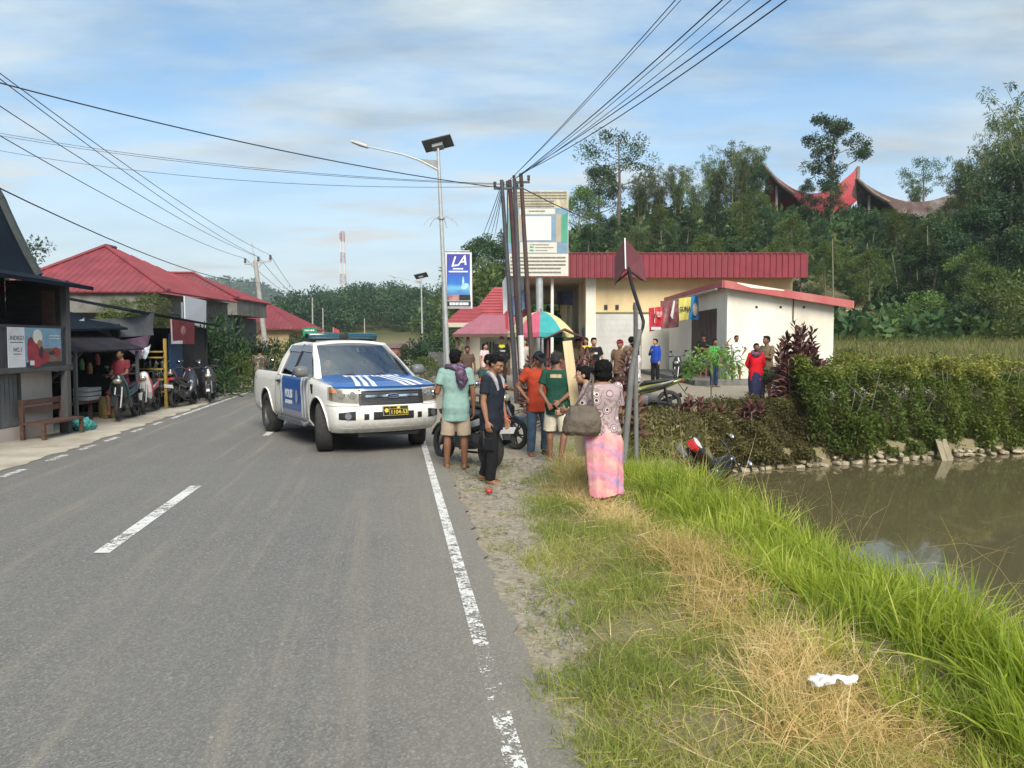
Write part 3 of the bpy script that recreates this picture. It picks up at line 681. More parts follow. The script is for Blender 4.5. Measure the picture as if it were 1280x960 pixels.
for k in range(620):
    X = RND.uniform(6.3, 18); tt_ = RND.random(); b = V((X, float(Wl(X)) + np.interp(tt_, [0, .5, 1], [.25, 1.0, 3.0]) , float(np.interp(tt_, [0, .5, 1], [.25, HB - .1, HB])))); L_ = RND.uniform(.12, .5) * (1.25 if RND.random() < .2 else .8); d_ = V((RND.uniform(-.5, .5), -.45 * (tt_ < .5) + RND.uniform(-.3, .3), 1)).normalized(); big = RND.choice((.07, .09, .13)); c0 = RND.random()
    for j in range(int(L_ / .028)):
        q_ = b + d_ * (j * .028); a_ = j * 2.4; Ps.append(q_); Ds.append((math.cos(a_), math.sin(a_), .45)); Sz.append(big * RND.uniform(.7, 1.2)); Tt.append(min(1, max(0, c0 + RND.gauss(.05, .12))))
vs3, q3 = leaf_arrays(np.array([tuple(p) for p in Ps]), np.array(Ds), np.array(Sz), .36, .1, .15)
link('shoots', np_mesh('hedge_shoots', vs3 - np.array([11, 19, .2]), q3, np.repeat(Tt, 4)), LF_HEDGE, th)
mb = MB()
for k in range(40):
    X = RND.uniform(6.8, 15); b = V((X, float(Wl(X)) + .5, -.2)); mb.tube([b, b + V((RND.uniform(-.3, .3), -.2, .7)), b + V((RND.uniform(-.5, .5), RND.uniform(-.2, .5), 1.3))], [.015, .01, .005], 5)
mb.build('stem', BARK, th, world=True)
v2_, q2, t2 = slope_leaves(56000, 4.0, 7.6, [(-.13, -.74), (-.02, -.5), (.2, -.2), (.5, .08), (.9, .28), (1.5, .42), (2.2, .36)], .075, .30, noise_amp=.30)
link('scrub', np_mesh('scrub', v2_, q2, t2), LF_SCRUB, kind='stuff')
n_ = 52000
sx_ = NR.uniform(1.75, 4.8, n_); sy_ = NR.uniform(11.3, 17.2, n_); ok = (sx_ < Eb(sy_) + .1 + 9 * (sy_ > 15.1)) & ~((sx_ < 2.35) & (sy_ > 15.2))
sx_, sy_ = sx_[ok], sy_[ok]; hh = .42 * (.55 + .45 * np.sin(sx_ * 2.7 + 1) * np.sin(sy_ * 1.9)) * sm((sy_ - 11.2) / 1.2)
sz_ = height(sx_, sy_) + NR.random(len(sx_)) * np.maximum(hh, .06)
vts, q = leaf_arrays(np.stack([sx_, sy_, sz_], 1), rand_dirs(len(sx_)) + np.array([0, 0, .5]), NR.uniform(.04, .11, len(sx_)), .36, .1, .1)
tt = np.clip(.45 + .3 * np.sin(sx_ * 3 + sy_) + NR.normal(0, .2, len(sx_)), 0, 1)
link('scrub', np_mesh('scrub', vts, q, np.repeat(tt, 4)), LF_SCRUB, kind='stuff')
# long grass fringe of the courtyard edge and of the field behind the hedge
def tufts(name, P, length, width, mat_, tint, bend=.45, spread=.35, seg=3):
    n = len(P); D = rand_dirs(n) * spread + np.array([0, 0, 1.0]); D /= np.linalg.norm(D, axis=1, keepdims=True)
    a = NR.uniform(0, 2 * PI, n); B = np.stack([np.cos(a), np.sin(a), -0.15 * np.ones(n)], 1) * (NR.random(n) * bend)[:, None]
    vts, q, m = blade_arrays(P, D, length, width, B, seg)
    return link(name, np_mesh(name, vts, q, np.repeat(tint, m)), mat_, kind='stuff')
G_LIME = leafmat('grass_lime', (0.16, 0.235, 0.035), (0.39, 0.475, 0.075), .57, .45, c3=(0.68, 0.65, 0.20), vary=False)
G_MID = leafmat('grass_mid', (0.14, 0.195, 0.042), (0.335, 0.385, 0.10), .52, .5, c3=(0.58, 0.51, 0.23), vary=False)
G_DRY = leafmat('grass_straw', (0.43, 0.31, 0.13), (0.68, 0.51, 0.25), .38, .6, c3=(0.82, 0.70, 0.42), vary=False)
G_FIELD = leafmat('grass_field', (0.09, 0.115, 0.03), (0.19, 0.195, 0.06), .35, .55, vary=False)
def scat(n, x0, x1, y0, y1, dens=None):
    x = NR.uniform(x0, x1, n); y = NR.uniform(y0, y1, n)
    if dens is not None:
        k = NR.random(n) < dens(x, y); x, y = x[k], y[k]
    return x, y
def lump(x, y, s, ph=0.0): return .5 + .5 * np.sin(x * s + ph + 1.3 * np.sin(y * s * .8)) * np.sin(y * s * 1.1 + 1.7 * np.sin(x * s * .6 + ph))
fx, fy = scat(26000, 13, 46, 22, 56); P = np.stack([fx, fy, height(fx, fy) - .02], 1)
tufts('field_grass', P, NR.uniform(.3, .75, len(P)) , NR.uniform(.02, .05, len(P)), G_FIELD, np.clip(lump(fx, fy, .5) + NR.normal(0, .2, len(P)), 0, 1), seg=2)
# --- foreground bank
dryc = lambda y: np.interp(y, [2.4, 3.8, 5.2, 6.5, 8, 9.5], [1.78, 1.58, 1.46, 1.22, .95, .86])
dryw = lambda y: np.interp(y, [2.4, 3.6, 5, 7, 9.5], [.46, .38, .36, .36, .34])
def wdry(x, y): return np.clip(1.25 - np.abs(x - dryc(y)) / dryw(y) + .9 * (lump(x, y, 2.6, .4) - .5) + .5 * (lump(x, y, 6.1, 1.4) - .5), 0, 1)
def wsoil(x, y):
    e = x - Xr(y); return sm((np.interp(y, [0, 3, 5, 8, 10.5, 12], [.36, .40, .58, .90, 1.6, 3.0]) + .35 * (lump(x, y, 2.7) - .4) - e) / .25)
# short verge grass with bare patches
gx_, gy_ = scat(190000, -.4, 3.2, 1.9, 12.5, lambda x, y: (1 - wsoil(x, y)) * np.clip(.25 + 1.1 * lump(x, y, 4.3, 2.), 0, 1) * (1 - .55 * wdry(x, y)) * (x < Eb(y) + .05) * np.clip(8 / (y * y) + .30, 0, 1))
P = np.stack([gx_, gy_, height(gx_, gy_) - .01], 1); L = NR.uniform(.05, .20, len(P)) * (.6 + .7 * lump(gx_, gy_, 4.3, 2.))
tufts('verge_grass', P, L, NR.uniform(.003, .007, len(P)), G_MID, np.clip(.15 + .55 * lump(gx_, gy_, 1.9, 1) + NR.normal(0, .2, len(P)), 0, 1), bend=.9, spread=.55)
# sparse weeds in the soil strip
gx_, gy_ = scat(16000, -1.2, 1.2, 2.2, 11, lambda x, y: (lump(x, y, 5.2, 4) > .62) * wsoil(x, y) * (x > Xr(y) + .28))
P = np.stack([gx_, gy_, height(gx_, gy_) - .005], 1)
tufts('weeds', P, NR.uniform(.03, .11, len(P)), NR.uniform(.003, .007, len(P)), G_MID, np.clip(NR.normal(.35, .25, len(P)), 0, 1), bend=1.1, spread=.9, seg=2)
# straw coloured dry stems
gx_, gy_ = scat(78000, .2, 3.0, 1.9, 11, lambda x, y: wdry(x, y) ** 1.3 * (x < Eb(y)) * (1 - wsoil(x, y)) * np.clip(9 / (y * y) + .35, 0, 1))
P = np.stack([gx_, gy_, height(gx_, gy_) - .01], 1); L = NR.uniform(.14, .40, len(P)) * (.55 + .6 * lump(gx_, gy_, 2.6, .7))
tufts('dry_grass', P, L, NR.uniform(.0018, .0045, len(P)), G_DRY, np.clip(.15 + .6 * lump(gx_, gy_, 1.4, 3) + NR.normal(0, .22, len(P)), 0, 1), bend=1.2, spread=.55)
# flattened dead mat
gx_, gy_ = scat(34000, .3, 3.0, 1.9, 10, lambda x, y: (1 - wsoil(x, y)) * (x < Eb(y) + .1) * np.clip(7 / (y * y) + .2, 0, 1) * (.16 + .6 * wdry(x, y)))
P = np.stack([gx_, gy_, height(gx_, gy_) + NR.uniform(.0, .07, len(gx_))], 1)
n_ = len(P); D = rand_dirs(n_); D[:, 2] = np.abs(D[:, 2]) * .18; D /= np.linalg.norm(D, axis=1, keepdims=True)
vts, q, m = blade_arrays(P, D, NR.uniform(.1, .35, n_), NR.uniform(.002, .005, n_), rand_dirs(n_) * .25, 2)
link('dead_grass_mat', np_mesh('dead_grass_mat', vts, q, np.repeat(np.clip(NR.normal(.35, .3, n_), 0, 1), m)), G_DRY, kind='stuff')
# tall bright reeds along the water
def tuftw(x, y): return np.clip((lump(x, y, 3.3, 1.) + .6 * lump(x, y, 7.7, 2.) - .60) * 1.9, 0, 1)
def wreed(x, y): return np.clip(1.25 - np.abs(x - (Eb(y) - .50)) / (.72 + .25 * (lump(x, y, 2.2, 2) - .4)), 0, 1) * (.10 + tuftw(x, y)) * (1 - sm((y - 9.9) / .9) * (x > 1.9))
gx_, gy_ = scat(60000, .9, 4.2, 1.6, 13.6, lambda x, y: wreed(x, y) * np.clip(12 / (y * y) + .34, 0, 1))
P = np.stack([gx_, gy_, height(gx_, gy_) - .02], 1); L = NR.uniform(.14, .42, len(P)) * np.interp(gx_ - Eb(gy_), [-1.4, -.6, 0], [.5, .9, 1.0])
tufts('reeds', P, L, NR.uniform(.006, .014, len(P)), G_LIME, np.clip(.1 + .5 * lump(gx_, gy_, 1.2, 5) + NR.normal(0, .2, len(P)), 0, 1), bend=.6, spread=.45, seg=3)
cx, cy_ = scat(3000, .9, 4.0, 1.7, 12.6, lambda x, y: np.clip(1.25 - np.abs(x - (Eb(y) - .46)) / .72, 0, 1) * (1 - sm((y - 9.0) / .8) * (x > 1.6)) * np.clip(.05 + lump(x, y, 2.9, 1.), 0, 1) * np.clip(5 / y, .45, 1))
k = len(cx); per = 42; CH = NR.uniform(.20, .52, k) * np.interp(cx - Eb(cy_), [-1.3, -.6, 0], [.5, .85, 1.05]) * np.interp(cy_, [2, 6, 12], [.95, 1, .85]); CT = NR.random(k); a_ = NR.uniform(0, 2 * PI, k * per); r_ = np.sqrt(NR.random(k * per)) * .085
lean_ = np.repeat(NR.normal(0, .16, (k, 2)), per, 0)
X_ = np.repeat(cx, per) + r_ * np.cos(a_); Y_ = np.repeat(cy_, per) + r_ * np.sin(a_); D = np.stack([np.cos(a_) * r_ * 4.2 + lean_[:, 0], np.sin(a_) * r_ * 4.2 + lean_[:, 1], np.ones(k * per)], 1); D /= np.linalg.norm(D, axis=1, keepdims=True)
B = np.stack([np.cos(a_), np.sin(a_), -.1 * np.ones(k * per)], 1) * (NR.random(k * per) ** 2 * .75)[:, None]; L = np.repeat(CH, per) * NR.uniform(.55, 1.12, k * per)
vts, q, m = blade_arrays(np.stack([X_, Y_, height(X_, Y_) - .02], 1), D, L, NR.uniform(.009, .023, k * per), B, 4)
link('reeds', np_mesh('reed_tufts', vts, q, np.repeat(np.clip(np.repeat(CT, per) * .6 + .12 + NR.normal(0, .15, k * per), 0, 1), m)), G_LIME, kind='stuff')
# thin seed stalks leaning over the water
gx_, gy_ = scat(260, 1.9, 3.2, 2.6, 9.5); k = np.abs(gx_ - Eb(gy_) + .05) < .4; gx_, gy_ = gx_[k], gy_[k]
P = np.stack([gx_, gy_, height(gx_, gy_)], 1)
tufts('seed_stalks', P, NR.uniform(.6, 1.25, len(P)), np.full(len(P), .0035), G_DRY, np.clip(NR.normal(.5, .3, len(P)), 0, 1), bend=.9, spread=.45, seg=5)
# courtyard fringe weeds, behind the crowd
gx_, gy_ = scat(30000, -.6, 4.6, 9.5, 17.5, lambda x, y: np.clip(lump(x, y, 1.9, 6) - .25, 0, 1) * sm((x - np.interp(y, [9, 11, 14, 17.5], [.4, .35, .8, 2.3])) / .4) * (x < Eb(y) + 9 * (y > 15.2)))
P = np.stack([gx_, gy_, height(gx_, gy_) - .01], 1)
tufts('weeds', P, NR.uniform(.1, .4, len(P)), NR.uniform(.004, .01, len(P)), G_MID, np.clip(NR.normal(.55, .28, len(P)), 0, 1), bend=.9, spread=.5)
# loose gravel where the crowd stands
mb = MB(); NG = 1500
base = bmesh.new(); bmesh.ops.create_icosphere(base, subdivisions=1, radius=1); bv = [v.co.copy() for v in base.verts]; bf = [tuple(q.index for q in f.verts) for f in base.faces]; base.free()
for k in range(NG):
    yy = RND.uniform(3.0, 12.5) if k % 3 else RND.uniform(8.5, 11.5); xx = float(Xr(yy)) + .3 + abs(RND.gauss(0, .55)) * (0.35 + .11 * yy); s = RND.uniform(.007, .02) * (1.0 if k % 9 else 1.6)
    if xx > 1.2 or (yy < 7.5 and xx > float(Xr(yy)) + .75): continue
    c = V((xx, yy, hz(xx, yy) + s * .3)); mb.add([c + V((p.x * s * 1.2, p.y * s, p.z * s * .7)) * (1 + .3 * mnoise.noise(p * 2 + V((k, 0, 0)))) for p in bv], bf)
mb.build('gravel', M('gravel_stone', (.22, .20, .165), .9, .6, 9), ang=0, kind='stuff')
# ---------------------------------------------------------------- pickup truck
def glassmat(key, tint, refl=0.16, dark=0.5):
    if key in _M: return _M[key]
    n = N(key); tr = n.new('ShaderNodeBsdfTransparent'); tr.inputs[0].default_value = (*tint, 1)
    gl = n.new('ShaderNodeBsdfGlossy'); gl.inputs['Roughness'].default_value = 0.03; gl.inputs[0].default_value = (.95, .97, 1, 1)
    lw = n.new('ShaderNodeLayerWeight'); lw.inputs[0].default_value = 0.35
    ms = n.new('ShaderNodeMixShader'); n.l(n.math('ADD', n.math('MULTIPLY', lw.outputs['Fresnel'], 0.30), refl), ms.inputs[0])
    n.l(tr.outputs[0], ms.inputs[1]); n.l(gl.outputs[0], ms.inputs[2]); n.l(ms.outputs[0], n.out.inputs[0]); _M[key] = n.m; return n.m
def dirty_paint(key, col, dcol=(.20, .17, .125), low=0.35, high=0.95):
    """car paint with road dust that thins out upwards"""
    if key in _M: return _M[key]
    n = N(key); s = n.new('ShaderNodeSeparateXYZ'); n.l(n.co(), s.inputs[0])
    h = n.ramp(n.math('ADD', s.outputs[2], n.math('MULTIPLY', n.math('SUBTRACT', n.noise(5, 5, .7), .5), .35)), [(low, .72), ((low + high) / 2, .22), (high, 0.06)])
    c = n.mix(n.math('MULTIPLY', h, n.ramp(n.noise(14, 5, .7), [(.25, .3), (.75, 1)])), col, dcol)
    n.set(Base_Color=c, Roughness=n.math('ADD', .28, n.math('MULTIPLY', h, .5))); n.b.inputs['Coat Weight'].default_value = .5; n.b.inputs['Coat Roughness'].default_value = .1
    _M[key] = n.m; return n.m
WHITE_P = dirty_paint('white_paint', (.78, .77, .73)); BLUE_P = dirty_paint('blue_wrap', (.016, .105, .35), (.16, .15, .14), .3, .62)
BLACKP = M('black_plastic', (.018, .018, .02), .5, .3, 20); RUBBER = M('tyre_rubber', (.028, .027, .026), .85, .35, 14, .3, 60, dirt=(.085, .075, .06))
CHROME = M('chrome', (.72, .73, .75), .14, .06, 10, metal=1.0); STEEL = M('grey_steel', (.26, .26, .27), .42, .2, 12, metal=.8)
DARKG = M('dark_grey', (.06, .06, .065), .6, .25, 12); RIMG = M('rim_grey', (.14, .14, .145), .45, .25, 12, metal=.6, dirt=(.12, .10, .08))
LENS = glassmat('clear_lens', (.85, .82, .76), .08); WINDG = glassmat('window_glass', (.60, .65, .66), .02); SIDEG = glassmat('dark_glass', (.07, .075, .08), .02)
WHITE_D = M('white_vinyl', (.72, .73, .76), .4, .08, 8); GREY_D = M('grey_vinyl', (.30, .31, .36), .4, .1, 8); REDL = M('red_lens', (.42, .012, .015), .2, .2, 10, coat=.5)
AMBER = M('amber_lens', (.75, .30, .10), .2, .2, 10); SEATF = M('seat_fabric', (.05, .05, .055), .95, .3, 30)
_half = [(0, .88), (.22, .876), (.45, .852), (.62, .812), (.76, .745), (.855, .64), (.90, .50), (.918, .36), (.925, .2)]
_half += [(.925, .2 - .13 * k) for k in range(1, 32)]
_half += [(.922, -4.0), (.91, -4.2), (.875, -4.31), (.78, -4.37), (.5, -4.385), (0, -4.39)]
_hx = np.array([p[0] for p in _half]); _hy = np.array([p[1] for p in _half])
_hs = np.concatenate([[0], np.cumsum(np.hypot(np.diff(_hx), np.diff(_hy)))])
_LZ = [.34, .40, .47, .58, .69, .745, .775, .84, .94, 1.01, 1.05]
_LI = [.13, .06, .025, .008, 0, 0, .002, .002, .012, .028, .06]
_LF = [-.12, -.05, .02, .055, .05, .03, -.015, -.02, -.035, -.06, -.12]
def ztop(y): return float(np.interp(y, [-3, -.5, -.2, .45, .9], [1.17, 1.165, 1.145, 1.07, 1.05]))
def s_of_y(y): return float(np.interp(-y, -_hy, _hs))
def skin(s, z, off=0.0):
    """point on the truck's skin: s metres round from the nose centre (sign = side), z height"""
    sg = 1 if s >= 0 else -1; a = abs(s)
    x = float(np.interp(a, _hs, _hx)); y = float(np.interp(a, _hs, _hy))
    e = .03; dx = np.interp(a + e, _hs, _hx) - np.interp(max(a - e, 0), _hs, _hx); dy = np.interp(a + e, _hs, _hy) - np.interp(max(a - e, 0), _hs, _hy)
    if a < e: dx, dy = 1, 0
    L = math.hypot(dx, dy) or 1; nx, ny = -dy / L, dx / L
    zt = ztop(y); lv = z if z < .75 else .75 + (z - .75) * (1.05 - .75) / (zt - .75)
    wf = float(sm((y - .25) / .5)); ins = float(np.interp(lv, _LZ, _LI)) * (1 - wf); fr = float(np.interp(lv, _LZ, _LF)) * wf
    return V((sg * (x + nx * (off - ins) - 0.02 * wf * (fr < -.08)), y + ny * (off - ins) + fr, z))
def skin_sheet(mb, s0, s1, z0, z1, off, nu=10, nz=5):
    f = lambda q, t: q(t) if callable(q) else q
    def P(u, v):
        a = f(z0, u); b = f(z1, u); zz_ = a + (b - a) * v
        l = f(s0, v); r_ = f(s1, v); return skin(l + (r_ - l) * u, zz_, off)
    return mb.grid(P, nu, nz)
def skin_block(mb, s0, s1, z0, z1, off, nu=10, base=-.01, nz=6):
    """closed strip following the skin, standing `off` proud"""
    rings = []
    for k in range(nu):
        u = k / (nu - 1); s = s0 + (s1 - s0) * u; a = z0(u) if callable(z0) else z0; b = z1(u) if callable(z1) else z1
        zs = [a + (b - a) * j / (nz - 1) for j in range(nz)]
        rings.append([skin(s, q, off) for q in zs] + [skin(s, q, base) for q in zs[::-1]])
    return mb.rings(rings)
truck = thing('pickup_truck', 'white police pickup with blue striped bonnet and blue doors standing across the road', 'pickup truck', (-2.29, 12.55, 0.006), math.radians(211.5))
mb = MB(); ring_s = list(np.concatenate([np.linspace(0, 1.3, 26), _hs[(_hs > 1.32)]])); nS = len(ring_s)
full = [s for s in ring_s] + [-s for s in ring_s[::-1]][1:-1] if False else ring_s[:-1] + [_hs[-1]] + [-s for s in ring_s[-2:0:-1]]
rings = []
for lz in _LZ:
    row = []
    for s in full:
        y = float(np.interp(abs(s), _hs, _hy)); zt = ztop(y)
        zz_ = lz if lz < .75 else .75 + (lz - .75) * (zt - .75) / (.30); row.append(skin(s, zz_, 0))
    rings.append(row)
mb.rings(rings)
bme = mb.mesh('truck_body', None, 0); bob = bpy.data.objects.new('tmp', bme); COL.objects.link(bob); bme.materials.append(WHITE_P); bme.materials.append(BLACKP)
cut = MB().mat(1)
for yy in (0, -3.2):
    for sx in (-1, 1): cut.tube([(sx * .56, yy, .40), (sx * 1.2, yy, .40)], .455, 40)
cut.bx(-.76, .76, -4.28, -2.56, .62, 1.5)
cut.bx(-.80, .80, -2.38, -.44, .50, 1.5)
cme = cut.mesh('cut', None, 0); cob = bpy.data.objects.new('cut', cme); COL.objects.link(cob); cme.materials.append(WHITE_P); cme.materials.append(BLACKP)
body = evaluated(bob, [('BOOLEAN', dict(object=cob, operation='DIFFERENCE', solver='EXACT', material_mode='TRANSFER'))])
bpy.data.objects.remove(bob); bpy.data.objects.remove(cob); sharpen(body, 28)
if len(body.materials) < 2: body.materials.clear(); body.materials.append(WHITE_P); body.materials.append(BLACKP)
bo = bpy.data.objects.new('body', body); COL.objects.link(bo); bo.parent = truck
# bonnet
def hood_z(x, y):
    t = abs(x) / .86
    return ztop(y) + .012 + .035 * (1 - t ** 2.4) + .012 * math.exp(-((abs(x) - .52) / .13) ** 2) - .050 * float(sm((y - .5) / .34)) - .02 * float(sm((t - .9) / .1))
def hood_y(x, v):
    yf = .845 - .225 * (abs(x) / .86) ** 3.2; yb = -.40 + .02 * 0 - .10 * (abs(x) / .86) ** 2 + .12
    return yb + (yf - yb) * v
def hood_hw(v): return .865 - .03 * v ** 3
mb = MB(); rings = []
for k in range(25):
    x = (-1 + 2 * k / 24); top = []
    for j in range(21):
        v = j / 20; xx = x * hood_hw(v); y = hood_y(xx, v); top.append(V((xx, y, hood_z(xx, y))))
    rings.append([top[0] - V((0, 0, .05))] + top + [top[-1] - V((0, .01, .03))])
mb.rings(rings)
hood = mb.build('bonnet', BLUE_P, truck, ang=40)
mb = MB()
for sg in (-1, 1):
    for k in range(3):
        def P(u, v, sg=sg, k=k):
            x0 = sg * (.10 + .105 * k); x1 = sg * (.27 + .125 * k); w_ = .062
            t = v; x = x0 * (1 - t) + x1 * t + sg * .05 * math.sin(PI * t) * 0 + (u - .5) * w_ * (0.75 + .5 * t)
            vv = .17 + .82 * t; y = hood_y(x, vv); return V((x, y, hood_z(x, y) + .004))
        mb.grid(P, 3, 12)
# letters near the windscreen, read from the front
def fn(p):
    x = -p.x; y = -.02 - p.y; return V((x, y, hood_z(x, y) + .004 + p.z))
text_into(mb, 'POLISI', .20, None, 0, .001, .01, fn=fn, sx=1.75)
mb.build('bonnet_stripes', WHITE_D, hood, ang=0, fix=False)
# grille, lamps, bumper details
mb = MB(); skin_block(mb, -.53, .53, lambda u: .765, lambda u: 1.045, .006, 15); mb.build('grille', BLACKP, truck)
g_ = [o for o in truck.children if o.name.startswith('grille')][0]
mb = MB(); skin_block(mb, -.50, .50, .985, 1.035, .030, 15)
for s0, s1 in ((-.43, -.09), (.09, .43)): skin_block(mb, s0, s1, .885, .922, .024, 8)
mb.build('grille_bar', CHROME, g_)
mb = MB()
for z in (.805, .83, .855, .94): skin_block(mb, -.45, .45, z, z + .008, .010, 12)
mb.build('grille_slats', DARKG, g_)
mb = MB(); c = skin(0, .903, .03); mb.mat(0).loft([(c + V((0, -.02, 0)), V((.105, 0, 0)), V((0, 0, .043))), (c + V((0, .008, 0)), V((.10, 0, 0)), V((0, 0, .040)))], 28)
mb.mat(1).loft([(c + V((0, .004, 0)), V((.088, 0, 0)), V((0, 0, .031))), (c + V((0, .012, 0)), V((.086, 0, 0)), V((0, 0, .030)))], 28)
text_into(mb, 'Ford', .058, plane_M(c + V((0, .0135, .002)), (-1, 0, 0), (0, 0, 1)), 0, .001, shear=.3)
mb.build('emblem', [CHROME, M('emblem_blue', (.012, .03, .12), .25, .1)], g_)
for sg in (-1, 1):
    zb = lambda u: .83 - .045 * (1 - u) * 0 + .05 * u ** 2 - .035; zt_ = lambda u: 1.035 + .012 * u
    mb = MB(); skin_block(mb, sg * .50, sg * 1.03, zb, lambda u: zt_(u) - .005, .004, 14); hl = mb.build('headlight', M('lamp_reflector', (.40, .37, .31), .3, .3, 18, metal=.5), truck)
    mb = MB()
    for s_, r_ in ((.62, .062), (.78, .055)):
        p = skin(sg * s_, .92, .008); q = skin(sg * s_, .92, .03); mb.tube([p, q], [r_, r_ * .85], 16)
    mb.build('bulb_reflector', CHROME, hl)
    mb = MB(); skin_block(mb, sg * .86, sg * 1.02, lambda u: .95, lambda u: 1.02, .018, 6); mb.build('turn_signal', AMBER, hl)
    mb = MB(); skin_sheet(mb, sg * .495, sg * 1.035, zb, zt_, .034, 14, 6); mb.build('lens', LENS, hl, fix=False)
    mb = MB(); skin_block(mb, sg * .60, sg * .86, lambda u: .545 + .015 * u, lambda u: .685 - .03 * u, .006, 8); fo = mb.build('fog_light', BLACKP, truck)
    mb = MB(); p = skin(sg * .71, .61, .005); q = skin(sg * .71, .61, .022); mb.tube([p, q], [.05, .05], 18); mb.build('bulb', STEEL, fo)
    mb = MB(); skin_block(mb, sg * .40, sg * .475, .55, .64, .004, 4); mb.build('bumper_vent', BLACKP, truck)
mb = MB(); skin_block(mb, -.33, .33, .545, .665, .004, 12); mb.build('bumper_intake', BLACKP, truck)
mb = MB(); skin_block(mb, -.80, .80, .385, .42, .012, 20); mb.build('bumper_lip', WHITE_P, truck)
mb = MB(); c = skin(-.015, .675, .012); mb.mat(0).box(c + V((0, 0, 0)), (.42, .014, .15)); Mp = plane_M(c + V((0, .0085, 0)), (-1, 0, 0), (0, 0, 1))
YEL = M('plate_yellow', (.60, .48, .07), .5, .15, 20)
mb.mat(1)
for x0, x1, z0, z1 in ((-.205, .205, .066, .071), (-.205, .205, -.071, -.066), (-.205, -.20, -.066, .066), (.20, .205, -.066, .066), (.098, .102, -.066, .066), (-.20, .098, .028, .032), (-.07, -.02, .033, .064)):
    mb.bx(c.x + x0, c.x + x1, c.y + .007, c.y + .0095, c.z + z0, c.z + z1)
text_into(mb, '1104-53', .085, plane_M(c + V((-.055, .0085, -.022)), (-1, 0, 0), (0, 0, 1)), 1, .001, .015)
mb.tube([c + V((.15, .007, .01)), c + V((.15, .010, .01))], .038, 5)
mb.build('number_plate', [BLACKP, YEL], truck, ang=0, fix=False)
# cab: roof, pillars, glass, doors
def roof_pt(u, v, dz=0.0):
    x = (-1 + 2 * u); w_ = .655 - .03 * v; y = -.93 - 1.38 * v - .09 * x * x * (1 - v)
    z = 1.685 + .075 * (1 - abs(x) ** 3) * math.sin(PI * min(1, .28 + .55 * v)) + .01 - .03 * v * v
    return V((x * w_, y, z + dz))
mb = MB(); nu, nv_ = 17, 13
rings = [[roof_pt(k / (nu - 1), j / (nv_ - 1)) for j in range(nv_)] + [roof_pt(k / (nu - 1), j / (nv_ - 1), -.045) for j in range(nv_ - 1, -1, -1)] for k in range(nu)]
mb.rings(rings); mb.build('roof', WHITE_P, truck, ang=50)
mb = MB(); mb2 = MB()
for sg in (-1, 1):
    S = lambda x, y, z: V((sg * x, y, z))
    mb.rings([[S(.875, -.18, 1.13), S(.80, -.10, 1.13), S(.79, -.22, 1.13), S(.86, -.34, 1.13)], [S(.76, -.58, 1.42), S(.70, -.52, 1.43), S(.69, -.60, 1.42), S(.755, -.68, 1.42)], [S(.655, -1.01, 1.70), S(.61, -.99, 1.71), S(.60, -1.06, 1.67), S(.66, -1.12, 1.675)]])
    mb.rings([[S(.66, -.99, 1.695), S(.62, -.99, 1.715), S(.60, -1.0, 1.66), S(.655, -1.02, 1.655)], [S(.672, -1.6, 1.705), S(.62, -1.6, 1.74), S(.60, -1.6, 1.66), S(.67, -1.6, 1.655)], [S(.64, -2.32, 1.66), S(.60, -2.32, 1.70), S(.58, -2.32, 1.62), S(.645, -2.32, 1.62)]])
    mb.rings([[S(.90, -2.28, 1.15), S(.90, -2.46, 1.15), S(.80, -2.46, 1.15), S(.80, -2.28, 1.15)], [S(.80, -2.25, 1.42), S(.80, -2.43, 1.42), S(.72, -2.43, 1.42), S(.72, -2.25, 1.42)], [S(.655, -2.14, 1.69), S(.65, -2.34, 1.68), S(.59, -2.34, 1.68), S(.59, -2.14, 1.69)]])
    mb2.rings([[S(.895, -1.44, 1.15), S(.895, -1.52, 1.15), S(.84, -1.52, 1.15), S(.84, -1.44, 1.15)], [S(.67, -1.41, 1.69), S(.67, -1.48, 1.69), S(.61, -1.48, 1.69), S(.61, -1.41, 1.69)]])
mb.beam((-.60, -2.35, 1.66), (.60, -2.35, 1.66), .08, .06, (0, 0, 1)); mb.beam((-.8, -2.42, 1.2), (.8, -2.42, 1.2), .08, .14, (0, 0, 1))
mb.build('pillar', WHITE_P, truck, ang=50); mb2.build('pillar', BLACKP, truck)
def wind(u, v):
    x = -1 + 2 * u; w_ = .80 - .165 * v; return V((x * w_, -.135 - .80 * v - (.12 - .03 * v) * x * x, 1.135 + .565 * v + .02 * math.sin(PI * v) - .012 * x * x))
mb = MB(); mb.grid(wind, 15, 9); mb.build('windscreen', WINDG, truck, fix=False)
mb = MB(); mb.rings([[wind(u, v) + V((0, .004, .002)) for u, v in ((a, 0), (a, .035), (a, .035), (a, 0))][:2] + [wind(a, .035) + V((0, -.02, -.02)), wind(a, 0) + V((0, -.02, -.02))] for a in [k / 12 for k in range(13)]])
mb.beam(wind(.60, .03) + V((0, .02, .02)), wind(.33, .07) + V((0, .02, .02)), .016, .014); mb.beam(wind(.93, .03) + V((0, .02, .02)), wind(.64, .08) + V((0, .02, .02)), .016, .014)
mb.build('wiper', BLACKP, truck)
mb = MB(); mb.grid(lambda u, v: V(((-1 + 2 * u) * (.76 - .17 * v), -2.42 + .08 * v, 1.24 + .39 * v)), 3, 3); mb.build('rear_window', SIDEG, truck, fix=False)
